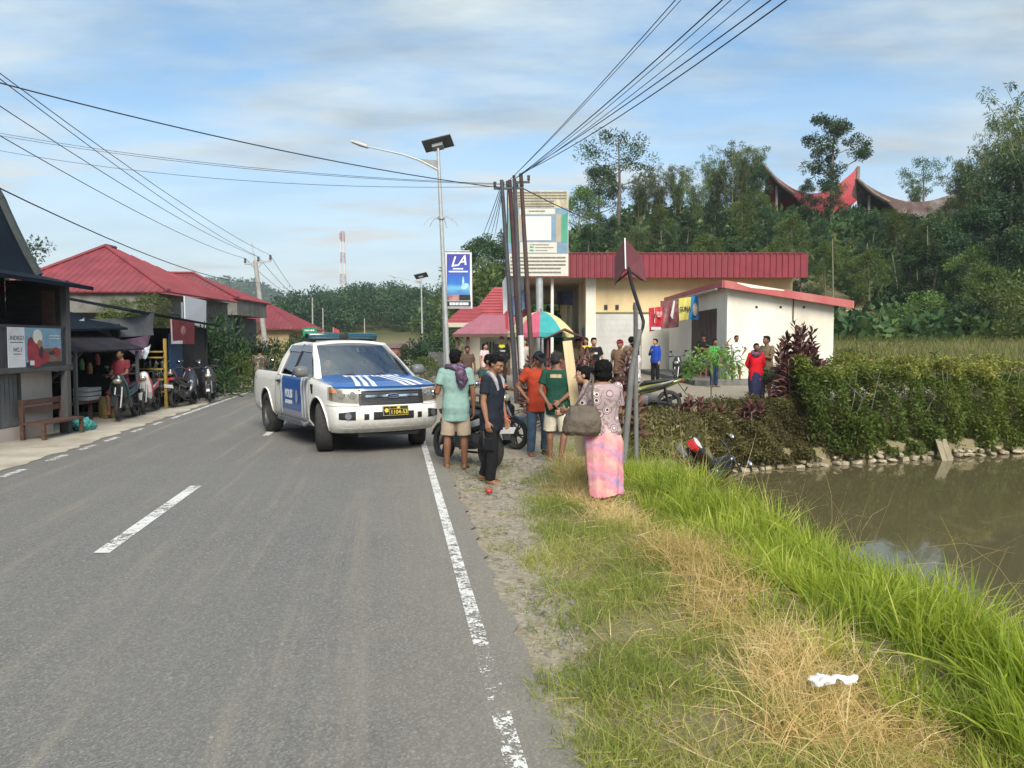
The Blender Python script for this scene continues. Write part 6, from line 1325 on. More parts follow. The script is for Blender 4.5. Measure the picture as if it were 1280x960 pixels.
NAVYR = M('navy_roof_sheet_shaded', (.010, .016, .026), .9, .3, 1.5, .1, 20, spec=.1); WOODGREY = M('grey_wood_shaded', (.085, .085, .085), .85, .3, 4, .4, 25, stretch=(1, 1, .3)); DARKIN = M('shop_interior', (.035, .032, .03), .9, .4, 2)  # navy sheet and grey wood darkened: shade on left houses put into colour
ROLLER = M('roller_door_paint', (.50, .49, .47), .6, .1, 1.5, .05, 20, dirt=(.34, .33, .31)); BROWNSH = M('brown_shutter', (.060, .040, .034), .55, .25, 3)
VINYL = lambda k, c, v=.12: M('vinyl_' + k, c, .45, v, 5, .15, 8)
GREYM = M('galvanised_steel', (.40, .41, .40), .5, .2, 6, .05, 40, metal=.35)
# ---- wooden house at the left edge
hs = thing('wooden_house', 'dark raised wooden house with a steep curved roof and banners along its balcony', 'house', (-10.2, 13, 0))
mb = MB(); mb.bx(-12.5, -8.75, 13.62, 14.6, -.5, 1.18); mb.build('wall', OLDW, hs, world=True)
mb = MB(); mb.bx(-12.5, -8.78, 8.5, 13.62, -.5, 1.18); mb.bx(-8.78, -8.70, 8.5, 13.62, -.5, .24); mb.build('plinth', OLDW, hs, world=True)
sh_ = MB()
for k in range(12): sh_.bx(-8.775, -8.745, 12.2 + k * .115, 12.2 + k * .115 + .10, .26, 1.16)
sd = sh_.build('shutter', M('grey_shutter', (.15, .155, .155), .7, .2, 5), hs, world=True); mb = MB()
for y in (12.14, 13.0, 13.60): mb.bx(-8.77, -8.715, y - .03, y + .03, .24, 1.18)
mb.build('frame', WOODGREY, sd).location = V((0, 0, 0)) - hs.location * 1
mb = MB(); mb.bx(-12.5, -8.42, 8.5, 14.75, 1.20, 1.30); mb.build('balcony_floor', WOODGREY, hs, world=True, bevel=.01)
mb = MB()
for k in range(30): mb.bx(-8.47, -8.44, 9 + k * .19, 9 + k * .19 + .165, 1.302, 1.97)
mb.bx(-8.50, -8.43, 8.6, 14.70, 1.97, 2.03); mb.build('railing', M('dark_board', (.045, .045, .055), .8, .3, 4), hs, world=True)
for y, x in ((14.62, -8.47), (11.6, -8.47)): mb = MB(); mb.bx(x - .06, x + .06, y - .06, y + .06, 1.302, 2.9); mb.build('post', WOODGREY, hs, world=True)
mb = MB(); mb.bx(-8.52, -8.40, 14.50, 14.62, -.4, 1.198); mb.build('post', WOODGREY, hs, world=True)
mb = MB(); mb.bx(-12.5, -9.55, 8.5, 14.55, 1.302, 3.0); mb.build('upper_wall', DKWOOD, hs, world=True)
mb = MB(); mb.bx(-9.55, -8.52, 14.56, 14.62, 1.302, 2.9); mb.build('upper_wall', DKWOOD, hs, world=True)
mb = MB(); mb.bx(-8.86, -8.62, 14.53, 14.558, 1.31, 2.7); mb.build('panel', BRWOOD, hs, world=True)
mb = MB(); mb.bx(-9.54, -9.50, 13.75, 14.15, 1.35, 2.75); mb.bx(-9.54, -9.49, 13.0, 13.08, 1.35, 2.75); mb.build('door', BRWOOD, hs, world=True)
mb = MB(); mb.prism([(-8.15, 8.4, 2.80), (-8.15, 15.05, 2.74), (-10.0, 15.05, 3.14), (-10.0, 8.4, 3.2)], (0, 0, .07)); mb.build('porch_roof', NAVYR, hs, world=True)
prof = [(-9.22, 3.02), (-9.45, 3.45), (-9.68, 3.95), (-9.83, 4.30), (-9.90, 4.48), (-10.15, 4.95), (-10.7, 5.7), (-11.6, 6.6)]
mb = MB(); rg = [[V((x, y, z)) for x, z in prof] + [V((x - .12, y, z - .05)) for x, z in prof[::-1]] for y in (8.0, 15.0)]; mb.rings(rg); 
mb.build('roof', NAVYR, hs, world=True, ang=30)
mb = MB()
for a_, b_ in zip(prof[:-1], prof[1:]): mb.beam((a_[0] + .02, 15.02, a_[1]), (b_[0] + .02, 15.02, b_[1]), .16, .10, (0, 1, 0))
mb.build('barge_board', M('barge_board', (.05, .06, .062), .7, .3, 5), hs, world=True)
# banners on the balcony
def banner_M(o, xd): return plane_M(o, xd, (0, 0, 1))
mb = MB(); mb.bx(-8.425, -8.415, 12.85, 13.30, 1.30, 1.985); w1 = tag(mb.build('banner', VINYL('white', (.56, .57, .60)), None), 'white vinyl banner with grey lettering at the left of the wooden balcony', 'banner')
mb = MB(); MM = banner_M((-8.412, 13.08, 1.80), (0, 1, 0)); text_into(mb, 'INDIGO', .105, MM, 0, .0015, shear=.2); text_into(mb, 'NO.1', .10, banner_M((-8.412, 13.10, 1.60), (0, 1, 0)), 0, .0015, .01)
for z, w_ in ((1.73, .34), (1.53, .2)): mb.bx(-8.414, -8.411, 13.08 - w_ / 2, 13.08 + w_ / 2, z - .006, z + .006)
mb.build('lettering', VINYL('greytext', (.10, .10, .12)), w1, ang=0, fix=False)
ph = thing('banner', 'picture banner of a rider in red with a pale helmet on the wooden balcony', 'banner', (-8.42, 13.84, 1.30))
mb = MB(); mb.box((0, 0, .345), (.01, 1.06, .68)); mb.build('sheet', VINYL('sky', (.17, .30, .40), .3), ph)
def blob(mb, cy, cz, ry, rz_, x): mb.loft([((x - .003, cy, cz), V((0, ry, 0)), V((0, 0, rz_))), ((x, cy, cz), V((0, ry, 0)), V((0, 0, rz_)))], 20)
mb = MB(); mb.box((.0065, .18, .17), (.003, .66, .30)); mb.build('ground_print', VINYL('bank', (.15, .10, .075), .4), ph)
mb = MB(); blob(mb, -.25, .22, .24, .24, .011); blob(mb, -.05, .16, .20, .12, .0105); blob(mb, .35, .25, .12, .09, .0105); blob(mb, -.38, .36, .10, .16, .0105); mb.build('rider_print', VINYL('red', (.26, .03, .045), .5), ph)
mb = MB(); blob(mb, -.19, .53, .135, .13, .0145); mb.build('helmet_print', VINYL('helmet', (.56, .56, .50)), ph)
mb = MB(); blob(mb, -.14, .40, .07, .075, .0175); mb.build('face_print', VINYL('face', (.28, .14, .09)), ph)
mb = MB(); mb.box((.0085, 0, .045), (.003, 1.04, .07)); blob(mb, .22, .24, .10, .03, .016); blob(mb, -.10, .26, .05, .10, .0185); mb.build('dark_print', VINYL('dark', (.025, .025, .03)), ph)
mb = MB(); mb.box((.0085, .33, .55), (.003, .32, .015)); mb.box((.0085, .33, .50), (.003, .32, .012)); mb.box((.0085, -.36, .07), (.006, .12, .08)); mb.build('caption_print', VINYL('white', (.56, .57, .60)), ph)
bn = thing('bench', 'brown wooden bench with a back rest in front of the pink plaster wall', 'bench', (-8.38, 14.0, -.08))
mb = MB(); mb.bx(-.20, .20, -.62, .66, .36, .40); mb.build('seat', BRWOOD, bn)
for z in (.56, .69): mb = MB(); mb.bx(-.24, -.20, -.62, .66, z, z + .10); mb.build('backrest', BRWOOD, bn)
for x in (-.20, .17):
    for y in (-.58, .60): mb = MB(); mb.bx(x - .03, x + .03, y - .03, y + .03, -.12, .358 if x > 0 else .80); mb.build('leg', BRWOOD, bn)
mb = MB(); mb.ell((0, 0, .14), (.19, .22, .16)); mb.ell((.05, .14, .10), (.13, .15, .11)); me = melt(mb, .012, 1, .09, .06)
o = link('plastic_bag', me, M('teal_plastic', (.05, .28, .26), .4, .3, 9), None, 'crumpled teal plastic bag heaped beside the wooden bench', 'bag'); o.location = (-8.42, 15.0, hz(-8.42, 15.0))
# ---- low stall with tarpaulins
st = thing('shop_stall', 'dark low shop stall with open front beside the wooden house', 'stall', (-10.3, 17.2, 0))
mb = MB(); mb.bx(-11.6, -11.5, 15.2, 24.4, -.4, 2.3); mb.bx(-11.5, -9.6, 15.15, 15.25, -.4, 1.9); mb.bx(-11.5, -9.7, 19.0, 19.08, -.4, 2.2); mb.bx(-11.5, -9.65, 24.3, 24.4, -.4, 2.2); mb.bx(-9.75, -9.68, 22.6, 24.3, -.4, 2.2); mb.build('wall', DARKIN, st, world=True)
mb = MB(); mb.prism([(-8.85, 15.5, 1.52), (-8.85, 18.5, 1.56), (-10.0, 18.5, 1.98), (-10.0, 15.5, 1.98)], (0, 0, .04)); mb.build('awning', M('rusty_sheet', (.028, .028, .036), .9, .5, 3, dirt=(.07, .045, .04), spec=.1), st, world=True)
mb = MB(); mb.prism([(-9.35, 19.0, 2.50), (-9.35, 24.6, 2.24), (-11.8, 24.6, 2.65), (-11.8, 19.0, 2.95)], (0, 0, .06)); mb.build('roof', NAVYR, st, world=True)
mb = MB(); mb.prism([(-9.5, 15.2, 1.93), (-9.5, 19.05, 2.05), (-11.8, 19.05, 2.7), (-11.8, 15.2, 2.5)], (0, 0, .05)); mb.build('roof', NAVYR, st, world=True)
for y in (15.7, 18.3): mb = MB(); mb.beam((-8.92, y, -.1), (-8.92, y, 1.54), .06, .06); mb.build('post', WOODGREY, st, world=True)
mb = MB(); mb.beam((-9.55, 15.9, .95), (-8.9, 15.9, 1.53), .05, .05); mb.build('strut', WOODGREY, st, world=True)
mb = MB(); mb.bx(-9.9, -9.4, 16.2, 18.3, .38, .44)
for y in (16.3, 17.2, 18.2): mb.bx(-9.5, -9.43, y - .03, y + .03, -.4, .38)
mb.build('counter', BRWOOD, st, world=True)
mb = MB()
for z in (.75, 1.15): mb.bx(-11.4, -11.1, 15.4, 18.9, z, z + .03)
mb.build('shelf', BRWOOD, st, world=True)
GC = [(.30, .05, .05), (.45, .36, .08), (.10, .22, .30), (.42, .40, .36), (.08, .20, .08), (.30, .16, .06)]
for k in range(22):
    z = (.78, 1.18)[k % 2]; y = 15.6 + (k // 2) * .29; c = GC[k % 6]; mb = MB()
    if k % 3: mb.tube([(0, 0, 0), (0, 0, .16), (0, 0, .20), (0, 0, .26)], [.045, .045, .018, .018], 10); nm, lb = 'bottle', 'bottle on the dark shelf inside the shop stall'
    else: mb.box((0, 0, .10), (.14, .16, .20)); nm, lb = 'packet', 'packet on the dark shelf inside the shop stall'
    o = mb.build(nm, M('goods_%d' % (k % 6), c, .4, .2, 10), None, ang=30, label=lb, cat=nm, group='goods on the stall shelves'); o.location = (-11.22, y, z)
for k in range(7):
    mb = MB(); mb.loft([((0, 0, -.14), V((.05, 0, 0)), V((0, .05, 0))), ((0, 0, 0), V((.06, 0, 0)), V((0, .07, 0))), ((0, 0, .12), V((.02, 0, 0)), V((0, .05, 0)))], 10)
    o = mb.build('snack_packet', M('goods_%d' % (k % 6), GC[k % 6]), None, label='small snack packet hanging under the stall awning', cat='packet', group='packets hanging in the stall'); o.location = (-9.75, 16.1 + .33 * k, 1.35 - .1 * (k % 3))
cr = thing('crate', 'white plastic crate standing on the stall counter', 'crate', (-9.6, 17.35, .442)); mb = MB()
for x0, x1, y0, y1 in ((-.17, -.15, -.27, .27), (.15, .17, -.27, .27), (-.15, .15, -.27, -.25), (-.15, .15, .25, .27)):
    for z in (0, .10, .20): mb.bx(x0, x1, y0, y1, z, z + .075)
mb.bx(-.15, .15, -.25, .25, .002, .02)
mb.build('side', M('white_plastic', (.55, .56, .56), .5, .1, 8), cr)
dm = MB(); dm.loft([((0, 0, 0), V((.2, 0, 0)), V((0, .2, 0))), ((0, 0, .24), V((.23, 0, 0)), V((0, .23, 0))), ((0, 0, .5), V((.19, 0, 0)), V((0, .19, 0)))], 18); o = dm.build('drum', M('mossy_yellow', (.16, .13, .05), .8, .5, 5), None, label='dirty yellowish drum behind the front wheel of the black motorbike', cat='drum'); o.location = (-9.25, 17.6, .0)
def tarp(name, label, pts, m, t=.012):
    mb = MB(); P = [V(p) for p in pts]; nu = 9
    def f(u, v):
        a = P[0].lerp(P[1], u); b = P[3].lerp(P[2], u); p = a.lerp(b, v); return p + V((.04 * math.sin(u * 9 + v * 3), -.05 * math.sin(u * 6) * math.sin(v * 3.1), -.05 * math.sin(PI * u) * (1 - v)))
    rg = []
    for j in range(nu):
        v = j / (nu - 1); rg.append([f(i / 8, v) for i in range(9)] + [f(i / 8, v) + V((0, t, 0)) for i in range(8, -1, -1)])
    mb.rings(rg); return mb.build(name, m, None, ang=50, label=label, cat='tarpaulin')
tarp('tarpaulin', 'dark grey tarpaulin stretched over the stall front', [at(106, 399, 18.6), at(192, 391, 20.0), at(193, 419, 19.9), at(110, 424, 18.5)], VINYL('greytarp', (.075, .08, .088), .3))
tarp('tarpaulin', 'white tarpaulin corner beside the dark grey tarpaulin', [at(79, 404, 17.7), at(104, 397, 18.2), at(111, 424, 18.2), at(80, 426, 17.7)], VINYL('whitetarp', (.50, .51, .54)))
tarp('tarpaulin', 'dull purple tarpaulin hanging below the grey one', [at(139, 425, 18.8), at(188, 417, 19.9), at(186, 440, 19.6), at(176, 450, 18.9)], VINYL('purpletarp', (.085, .045, .07), .35))
tarp('tarpaulin', 'torn scrap of white tarpaulin dangling at the purple one', [at(176, 436, 18.7), at(187, 430, 19.3), at(182, 450, 18.9), at(178, 447, 18.7)], VINYL('whitetarp', (.50, .51, .54)))
rk = thing('rack', 'yellow metal rack with dark bottles beside the shop stall', 'rack', (-9.4, 20.05, 0))
YR_ = M('yellow_paint', (.30, .205, .04), .5, .25, 6, dirt=(.22, .14, .05))
for x in (-.36, .36): mb = MB(); mb.box((x, 0, .92), (.07 if x > 0 else .04, .06, 1.84)); mb.build('post', YR_, rk)
for z in (.45, .78, 1.05, 1.35, 1.5): mb = MB(); mb.box((0, 0, z), (.70, .28, .035)); mb.build('shelf', YR_, rk)
for k in range(8): mb = MB(); mb.tube([(0, 0, 0), (0, 0, .15), (0, 0, .19), (0, 0, .24)], [.035, .035, .014, .014], 8); o = mb.build('bottle', M('dark_glass_bottle', (.02, .03, .02), .2, .2), None, label='dark bottle standing on the yellow rack', cat='bottle', group='bottles on the yellow rack'); o.location = (-9.68 + .08 * k, 20.05, 1.07 if k % 2 else .80)
dr = thing('door', 'blue door in the dark shed wall behind the parked motorbikes', 'door', (-9.62, 22.0, 0)); mb = MB(); mb.box((0, 0, 1.0), (.05, .80, 2.0)); mb.build('panel', M('blue_paint', (.025, .075, .16), .5, .2, 4), dr); mb = MB(); mb.box((.04, .3, 1.0), (.03, .03, .12)); mb.build('handle', STEEL, dr)
for k in range(6): pass
rb = thing('banner', 'dark red vinyl banner with a white border under the shed eave', 'banner', (-9.28, 21.7, 2.0)); pts = [(0, -.75, .38), (0, .85, .32), (0, .80, -.30), (0, -.72, -.30)]
mb = MB(); mb.prism(pts, (-.012, 0, 0)); mb.build('sheet', VINYL('darkred', (.17, .025, .035), .4), rb); mb = MB(); mb.prism([(.003, -.75, .38), (.003, -.68, .37), (.003, -.65, -.22), (.003, -.02, -.20), (.003, -.02, -.295), (.003, -.72, -.295)], (.004, 0, 0)); mb.build('border', VINYL('white', (.56, .57, .60)), rb)
mb = MB(); mb.loft([((.004, .05, .08), V((0, .16, 0)), V((0, 0, .13))), ((.008, .05, .08), V((0, .15, 0)), V((0, 0, .12)))], 16); mb.build('print', VINYL('rose', (.34, .16, .16), .4), rb)
# ---- red roofed concrete house
h2 = thing('concrete_house', 'grey concrete house with two bright red hipped metal roofs and thick gutter slabs', 'house', (-15, 34, 0))
ez = wz(365, 28.0); ap = V((wx(136, 31.5), 31.5, wz(308, 31.5))); FL, FR = V((-18.9, 27.8, ez)), V((wx(213, 27.8), 27.8, ez)); BR_, BL_ = V((FR.x, 35, ez)), V((-18.9, 35, ez)); ap2 = V((ap.x, 32.3, ap.z))
roof_faces('roof', h2, [([FL, FR, ap], (1, 0, 0)), ([FR, BR_, ap2, ap], (0, 1, 0)), ([FL, BL_, ap2, ap], (0, 1, 0))], RED_ROOF, .26)
mb = MB(); 
for a_, b_ in ((FL, ap), (FR, ap), (ap, ap2)): mb.tube([a_ + V((0, 0, .04)), b_ + V((0, 0, .04))], .075, 6)
mb.build('ridge_cap', RED_ROOF, h2, world=True)
def slab(x0, x1, y0, y1, z0, z1): mb = MB(); mb.bx(x0, x1, y0, y1, z0, z1); mb.bx(x0 - .04, x1 + .04, y0 - .04, y1 + .04, z1, z1 + .07); mb.bx(x0 - .03, x1 + .03, y0 - .03, y1 + .03, z0 - .06, z0); mb.build('gutter_slab', CONC, h2, world=True)
slab(-18.8, wx(228, 30), 28.0, 34.9, ez - .68, ez - .10)
mb = MB(); mb.bx(-18.4, -12.9, 29.2, 35.5, -.5, ez - .75); mb.build('wall', GREYW, h2, world=True)
e2 = wz(373, 36.0); A0, A1 = V((wx(196, 39), 39, wz(342, 39))), V((wx(244, 39), 39, wz(342, 39))); B0, B1, B2 = V((-16.5, 36, e2)), V((wx(299, 36), 36, e2)), V((wx(299, 36), 41, e2))
roof_faces('roof', h2, [([B0, B1, A1, A0], (1, 0, 0)), ([B1, B2, A1], (0, 1, 0))], RED_ROOF, .28)
mb = MB(); mb.tube([B1 + V((0, 0, .04)), A1 + V((0, 0, .04)), A0 + V((0, 0, .04))], .075, 6); mb.build('ridge_cap', RED_ROOF, h2, world=True)
slab(-16.4, wx(296, 36), 36.15, 40.5, e2 - .70, e2 - .10)
X1 = wx(292, 37); aw = []
for k in range(11): a = PI * k / 10; aw.append((X1 - .50 + .36 * math.cos(PI - a), 36.9, 1.55 + .62 * math.sin(a) ** .8))
poly = [(X1 - 2.6, 36.9, -.5), (X1 - .86, 36.9, -.5)] + aw + [(X1 - .14, 36.9, -.5), (X1, 36.9, -.5), (X1, 36.9, e2 - .79), (X1 - 2.6, 36.9, e2 - .79)]
mb = MB(); mb.prism(poly, (0, .3, 0)); mb.build('arch_wall', CONC, h2, world=True, ang=30); mb = MB(); mb.bx(-16, X1 - .2, 38.4, 41, -.5, e2 - .8); mb.build('wall', GREYW, h2, world=True)
# plants on the slab
for px, py, D, s in ((165, 392, 27.6, .42), (207, 394, 27.6, .5)): p = at(px, py + 6, D); plant('bush_a', 'bush', 'weedy green plant growing on the stall roof, %s' % ('left of the pair' if px < 190 else 'beside the white board'), 'plant', (p.x, 26.6, p.z - .35), s)
# ---- yellow house with stair gable
h3 = thing('yellow_house', 'small pale yellow house with a red roof beyond the leaning utility pole', 'house', (-15.6, 50, 0)); D = 48
mb = MB(); mb.bx(wx(300, D), wx(358, D), 48.6, 54, -.3, wz(412, D)); mb.build('wall', M('pale_yellow', (.52, .40, .24), .9, .1, 1, dirt=(.40, .30, .18)), h3, world=True); E_ = wz(411, D)
FLe, FRe, BRe = V((wx(292, D), 48, E_)), V((wx(370, D), 48, E_)), V((wx(370, D), 56, E_)); r0, r1 = V((wx(312, 51), 51, wz(376, 51))), V((wx(331, 51), 51, wz(376, 51)))
roof_faces('roof', h3, [([FLe, FRe, r1, r0], (1, 0, 0)), ([FRe, BRe, r1], (0, 1, 0))], RED_ROOF, .3)
mb = MB(); mb.beam(at(296, 440, 47.0), at(326, 405, 47.0), .5, .2, (0, -1, 0)); mb.build('barge_board', BRWOOD, h3, world=True)
# ---- billboard backs, boards
wb = thing('signboard', 'blank white board back beside the red roofs above the bushes', 'signboard', (-10.25, 25, 0)); q = [at(231, 370, 24.1), at(258, 376, 25.8), at(257.5, 411, 25.8), at(232, 402, 24.1)]
mb = MB(); mb.prism(q, (-.05, .02, 0)); mb.build('board', VINYL('whiteboard', (.60, .62, .66), .05), wb, world=True)
for k in (0, 1): p = q[3 - k]; mb = MB(); mb.tube([(p.x - .1, p.y, -.2), (p.x - .1, p.y, p.z + .6)], .04, 8); mb.build('post', STEEL, wb, world=True)
# ---- central house with tiled roof and pink canopy
h4 = thing('tiled_house', 'house with glossy pink red tiled roof behind the pink canopy', 'house', (-1.5, 46, .3)); D = 44
E_ = wz(402, D); FLe, FRe = V((wx(583, D), 44, E_)), V((wx(672, D), 44, E_)); BLe, BRe = V((FLe.x, 52, E_)), V((FRe.x, 52, E_)); r0, r1 = V((wx(618, 47.5), 47.5, wz(359, 47.5))), V((wx(650, 47.5), 47.5, wz(359, 47.5)))
TILE = M('pink_roof_tile', (.36, .075, .085), .4, .2, 2, .1, 15, spec=.5)
def tiled(name, parent, polys):
    mb = MB()
    for poly, e in polys:
        poly = [V(p) for p in poly]; n_ = (poly[1] - poly[0]).cross(poly[2] - poly[0]).normalized(); n_ = n_ if n_.z > 0 else -n_; mb.prism(poly, -n_ * .06)
        a, b = poly[0], poly[1]; c, d = poly[-1] if len(poly) > 3 else poly[2], poly[2]
        for k in range(12):
            t = k / 12; p, q_ = a.lerp(c, t), b.lerp(d, t); mb.beam(p + n_ * .025, q_ + n_ * .025, .09, .05, n_)
    return mb.build(name, TILE, parent, world=True, ang=0)
tiled('roof', h4, [([FLe, FRe, r1, r0], 0), ([BLe, FLe, r0, r0 + V((0, .5, 0))], 0), ([FRe, BRe, r1 + V((0, .5, 0)), r1], 0)])
mb = MB(); mb.bx(FLe.x - .1, FRe.x + .1, 43.85, 43.98, E_ - .22, E_ + .02); mb.build('fascia', CREAMW, h4, world=True)
L0, L1 = V((wx(556, 42.5), 42.5, wz(404, 42.5))), V((wx(600, 42.5), 42.5, wz(404, 42.5))); tiled('roof', h4, [([L0, L1, V((L1.x, 44.6, L1.z + 1.0)), V((L0.x + .9, 44.6, L0.z + 1.0))], 0)])
mb = MB(); mb.bx(L0.x - .05, L1.x, 42.35, 42.48, L0.z - .22, L0.z + .02); mb.build('fascia', CREAMW, h4, world=True)
mb = MB(); mb.bx(wx(580, 45), wx(672, 45), 45, 51, -.2, E_); mb.build('wall', CREAMW, h4, world=True)
mb = MB(); mb.bx(wx(600, 38), wx(634, 38), 38.0, 38.2, -.1, 2.3); 
h5 = thing('kiosk', 'roadside kiosk with dusty pink hipped canopy and pale green wall', 'kiosk', (-1.2, 37, .3)); mb.build('wall', M('pale_green_wall', (.48, .58, .45), .85, .1, 2), h5, world=True)
mb = MB()
for px in (609, 613, 617): mb.bx(wx(px, 38) - .03, wx(px, 38) + .03, 37.94, 37.998, .6, 1.8)
mb.build('window_bars', DARKG, h5, world=True)
mb = MB(); mb.bx(wx(600, 38), wx(634, 38), 37.6, 37.995, -.1, .55); mb.build('plinth', M('brick_red', (.26, .09, .06), .9, .3, 6), h5, world=True)
D = 35; c0, c1 = V((wx(566, D), D, wz(417, D))), V((wx(654, D), D, wz(417, D))); t0, t1 = V((wx(601, 37.5), 37.5, wz(394, 37.5))), V((wx(640, 37.5), 37.5, wz(394, 37.5)))
PINKC = M('dusty_pink_sheet', (.33, .115, .145), .6, .15, 2, .05, 20, dirt=(.25, .12, .13)); roof_faces('canopy', h5, [([c0, c1, t1, t0], (1, 0, 0)), ([V((c0.x, 40, c0.z)), c0, t0], (0, 1, 0)), ([c1, V((c1.x, 40, c1.z)), t1], (0, 1, 0))], PINKC, .5, .03, .012)
mb = MB(); mb.bx(c0.x, c1.x, 34.95, 35.05, c0.z - .16, c0.z - .03); mb.build('fascia', BRWOOD, h5, world=True)
for px in (571, 585, 636, 650): mb = MB(); mb.tube([(wx(px, 35.2), 35.2, 0), (wx(px, 35.2), 35.2, c0.z - .05)], .07, 8); mb.build('post', BRWOOD, h5, world=True)
# ---- parasol and cart
pr = thing('parasol', 'striped market parasol in pink, teal and cream panels', 'parasol', (wx(676, 23.5), 23.5, .28)); R_ = 1.02; zt_, zr = wz(389, 23.5) - .28, wz(416, 23.5) - .28
PC = [(.46, .10, .15), (.04, .30, .30), (.62, .55, .26)]
for m_ in range(3):
    mb = MB()
    for k in range(9):
        if (k + 1) % 3 != m_: continue
        def f(u, v, k=k):
            a = 2 * PI * (k + u) / 9 + .45; rr = R_ * v * (1 - .05 * math.sin(PI * u) * v); return V((rr * math.cos(a), rr * math.sin(a), zt_ + (zr - zt_) * v ** 1.9 - .02 * math.sin(PI * u) * v))
        mb.grid(f, 5, 8); mb.add([f(u, 1) for u in (0, .5, 1)] + [f(u, 1) - V((0, 0, .13)) for u in (1, .5, 0)], [(0, 1, 2, 3, 4, 5)])
    mb.build('panel', VINYL('parasol%d' % m_, PC[m_], .15), pr, ang=40, fix=False)
mb = MB(); mb.tube([(0, 0, 0), (0, 0, zt_ + .08)], .025, 8); mb.build('pole', STEEL, pr)
for k in range(9): a = 2 * PI * k / 9 + .45; mb = MB(); mb.tube([(0, 0, zt_ - .02), (R_ * .5 * math.cos(a), R_ * .5 * math.sin(a), zt_ + (zr - zt_) * .27 - .03), (R_ * math.cos(a), R_ * math.sin(a), zr - .02)], .008, 5); mb.build('rib', STEEL, pr)
ct = thing('food_cart', 'dark red wooden food cart with a little pitched roof below the parasol', 'cart', (wx(706, 22), 22.3, .29)); CW = M('cart_red', (.12, .03, .03), .6, .3, 5)
mb = MB(); mb.box((0, 0, .62), (1.05, .6, .66)); mb.build('body', CW, ct, bevel=.01)
for x in (-.48, .48):
    for y in (-.25, .25): mb = MB(); mb.box((x, y, 1.28), (.045, .045, .66)); mb.build('post', CW, ct)
mb = MB(); mb.prism([(-.68, -.42, 1.52), (0, -.42, 1.86), (.68, -.42, 1.52), (0, -.42, 1.80)], (0, .84, 0)); mb.build('roof', CW, ct)
for x in (-.4, .4): mb = MB(); mb.rings([[V((x + w_, .28 * q * math.cos(a), .28 + .28 * q * math.sin(a))) for q, w_ in ((1, -.02), (1, .02), (.85, .02), (.85, -.02))] for a in [2 * PI * k / 20 for k in range(20)]], closed=True); mb.beam((x, -.26, .28), (x, .26, .28), .02, .03); mb.beam((x, 0, .02), (x, 0, .54), .02, .03); mb.build('wheel', RUBBER, ct)
# ---- yellow shop row with maroon fascia
yb = thing('shop_building', 'long yellow shop building with a deep corrugated maroon metal fascia', 'building', (9, 45, .3)); D = 38.4
zt_, zb_ = wz(317, D), wz(347, D); X0, X1 = wx(655, D), wx(1001, D); mb = MB(); k = 0; x = X0
while x < X1 - .01:
    w_ = .30; xe = min(x + w_, X1); mb.prism([(x, D, zb_), (x + .19, D, zb_), (x + .215, D - .045, zb_), (x + .275, D - .045, zb_), (xe, D, zb_), (xe, D + .05, zb_), (x, D + .05, zb_)], (0, 0, zt_ - zb_)); x = xe
y = D
while y < 66: mb.prism([(X0, y + .05, zb_), (X0, y + .24, zb_), (X0 - .045, y + .265, zb_), (X0 - .045, y + .325, zb_), (X0, y + .35, zb_), (X0 + .05, y + .35, zb_), (X0 + .05, y + .05, zb_)], (0, 0, zt_ - zb_)); y += .30
mb.bx(X0 - .03, X1 + .03, D - .06, D + .07, zt_, zt_ + .05); mb.build('fascia', FASCIA, yb, world=True, ang=0)
mb = MB(); mb.bx(X0 + .06, X1 - .02, D + .06, 66, zb_ + .12, zb_ + .24); mb.build('soffit', CREAMW, yb, world=True)
mb = MB(); mb.bx(X0 + .06, X1, D + .06, 66, zt_ - .25, zt_ - .12); mb.build('roof', FASCIA, yb, world=True)
XW = wx(737, 39.4); mb = MB(); mb.bx(XW, 14.3, 39.4, 64, -.2, zb_ + .118); mb.build('wall', YELW, yb, world=True)
mb = MB(); mb.bx(XW - .22, XW + .28, 39.2, 39.7, -.2, zb_ + .115); mb.build('column', WHITEW, yb, world=True)
for y in (44, 49, 54): mb = MB(); mb.bx(XW - .14, XW + .2, y, y + .35, -.2, zb_ + .115); mb.build('column', WHITEW, yb, world=True)
for y in (40.4, 45.2, 50.2): mb = MB(); mb.bx(XW - .05, XW + .05, y, y + 3.0, -.1, 2.6); mb.build('shutter', M('grey_roller', (.20, .20, .20), .6, .2, 3), yb, world=True)
mb = MB()
for k in range(22): mb.bx(wx(743, 39.3), wx(801, 39.3), 39.31 + .006 * (k % 2), 39.395, .05 + k * .145, .05 + k * .145 + (.145 if k % 2 else .145))
mb.build('roller_door', ROLLER, yb, world=True, ang=0)
mb = MB(); mb.bx(wx(741, 39.3), wx(852, 39.3), 39.28, 39.39, 3.26, 3.33); mb.build('ledge', M('mossy_ledge', (.20, .19, .08), .8, .3, 4), yb, world=True)
mb = MB(); mb.bx(wx(802, 39.3), 14.2, 39.34, 39.395, -.2, 3.25); mb.build('lower_wall', WHITEW, yb, world=True)
for px in (755, 769, 791): mb = MB(); mb.bx(wx(px, 39.3), wx(px, 39.3) + .17, 39.36, 39.398, wz(387, 39.3), wz(381, 39.3)); mb.build('vent_hole', BLACKP, yb, world=True)
mb = MB(); mb.tube([(wx(845, 39), 39.1, .2), (wx(845, 39), 39.1, 3.2)], .07, 8); mb.build('downpipe', DARKG, yb, world=True)
for px in (690,): mb = MB(); mb.tube([(wx(px, 39), 39, 0), (wx(px, 39), 39, zb_ + .11)], .08, 10); mb.build('post', WHITEW, yb, world=True)
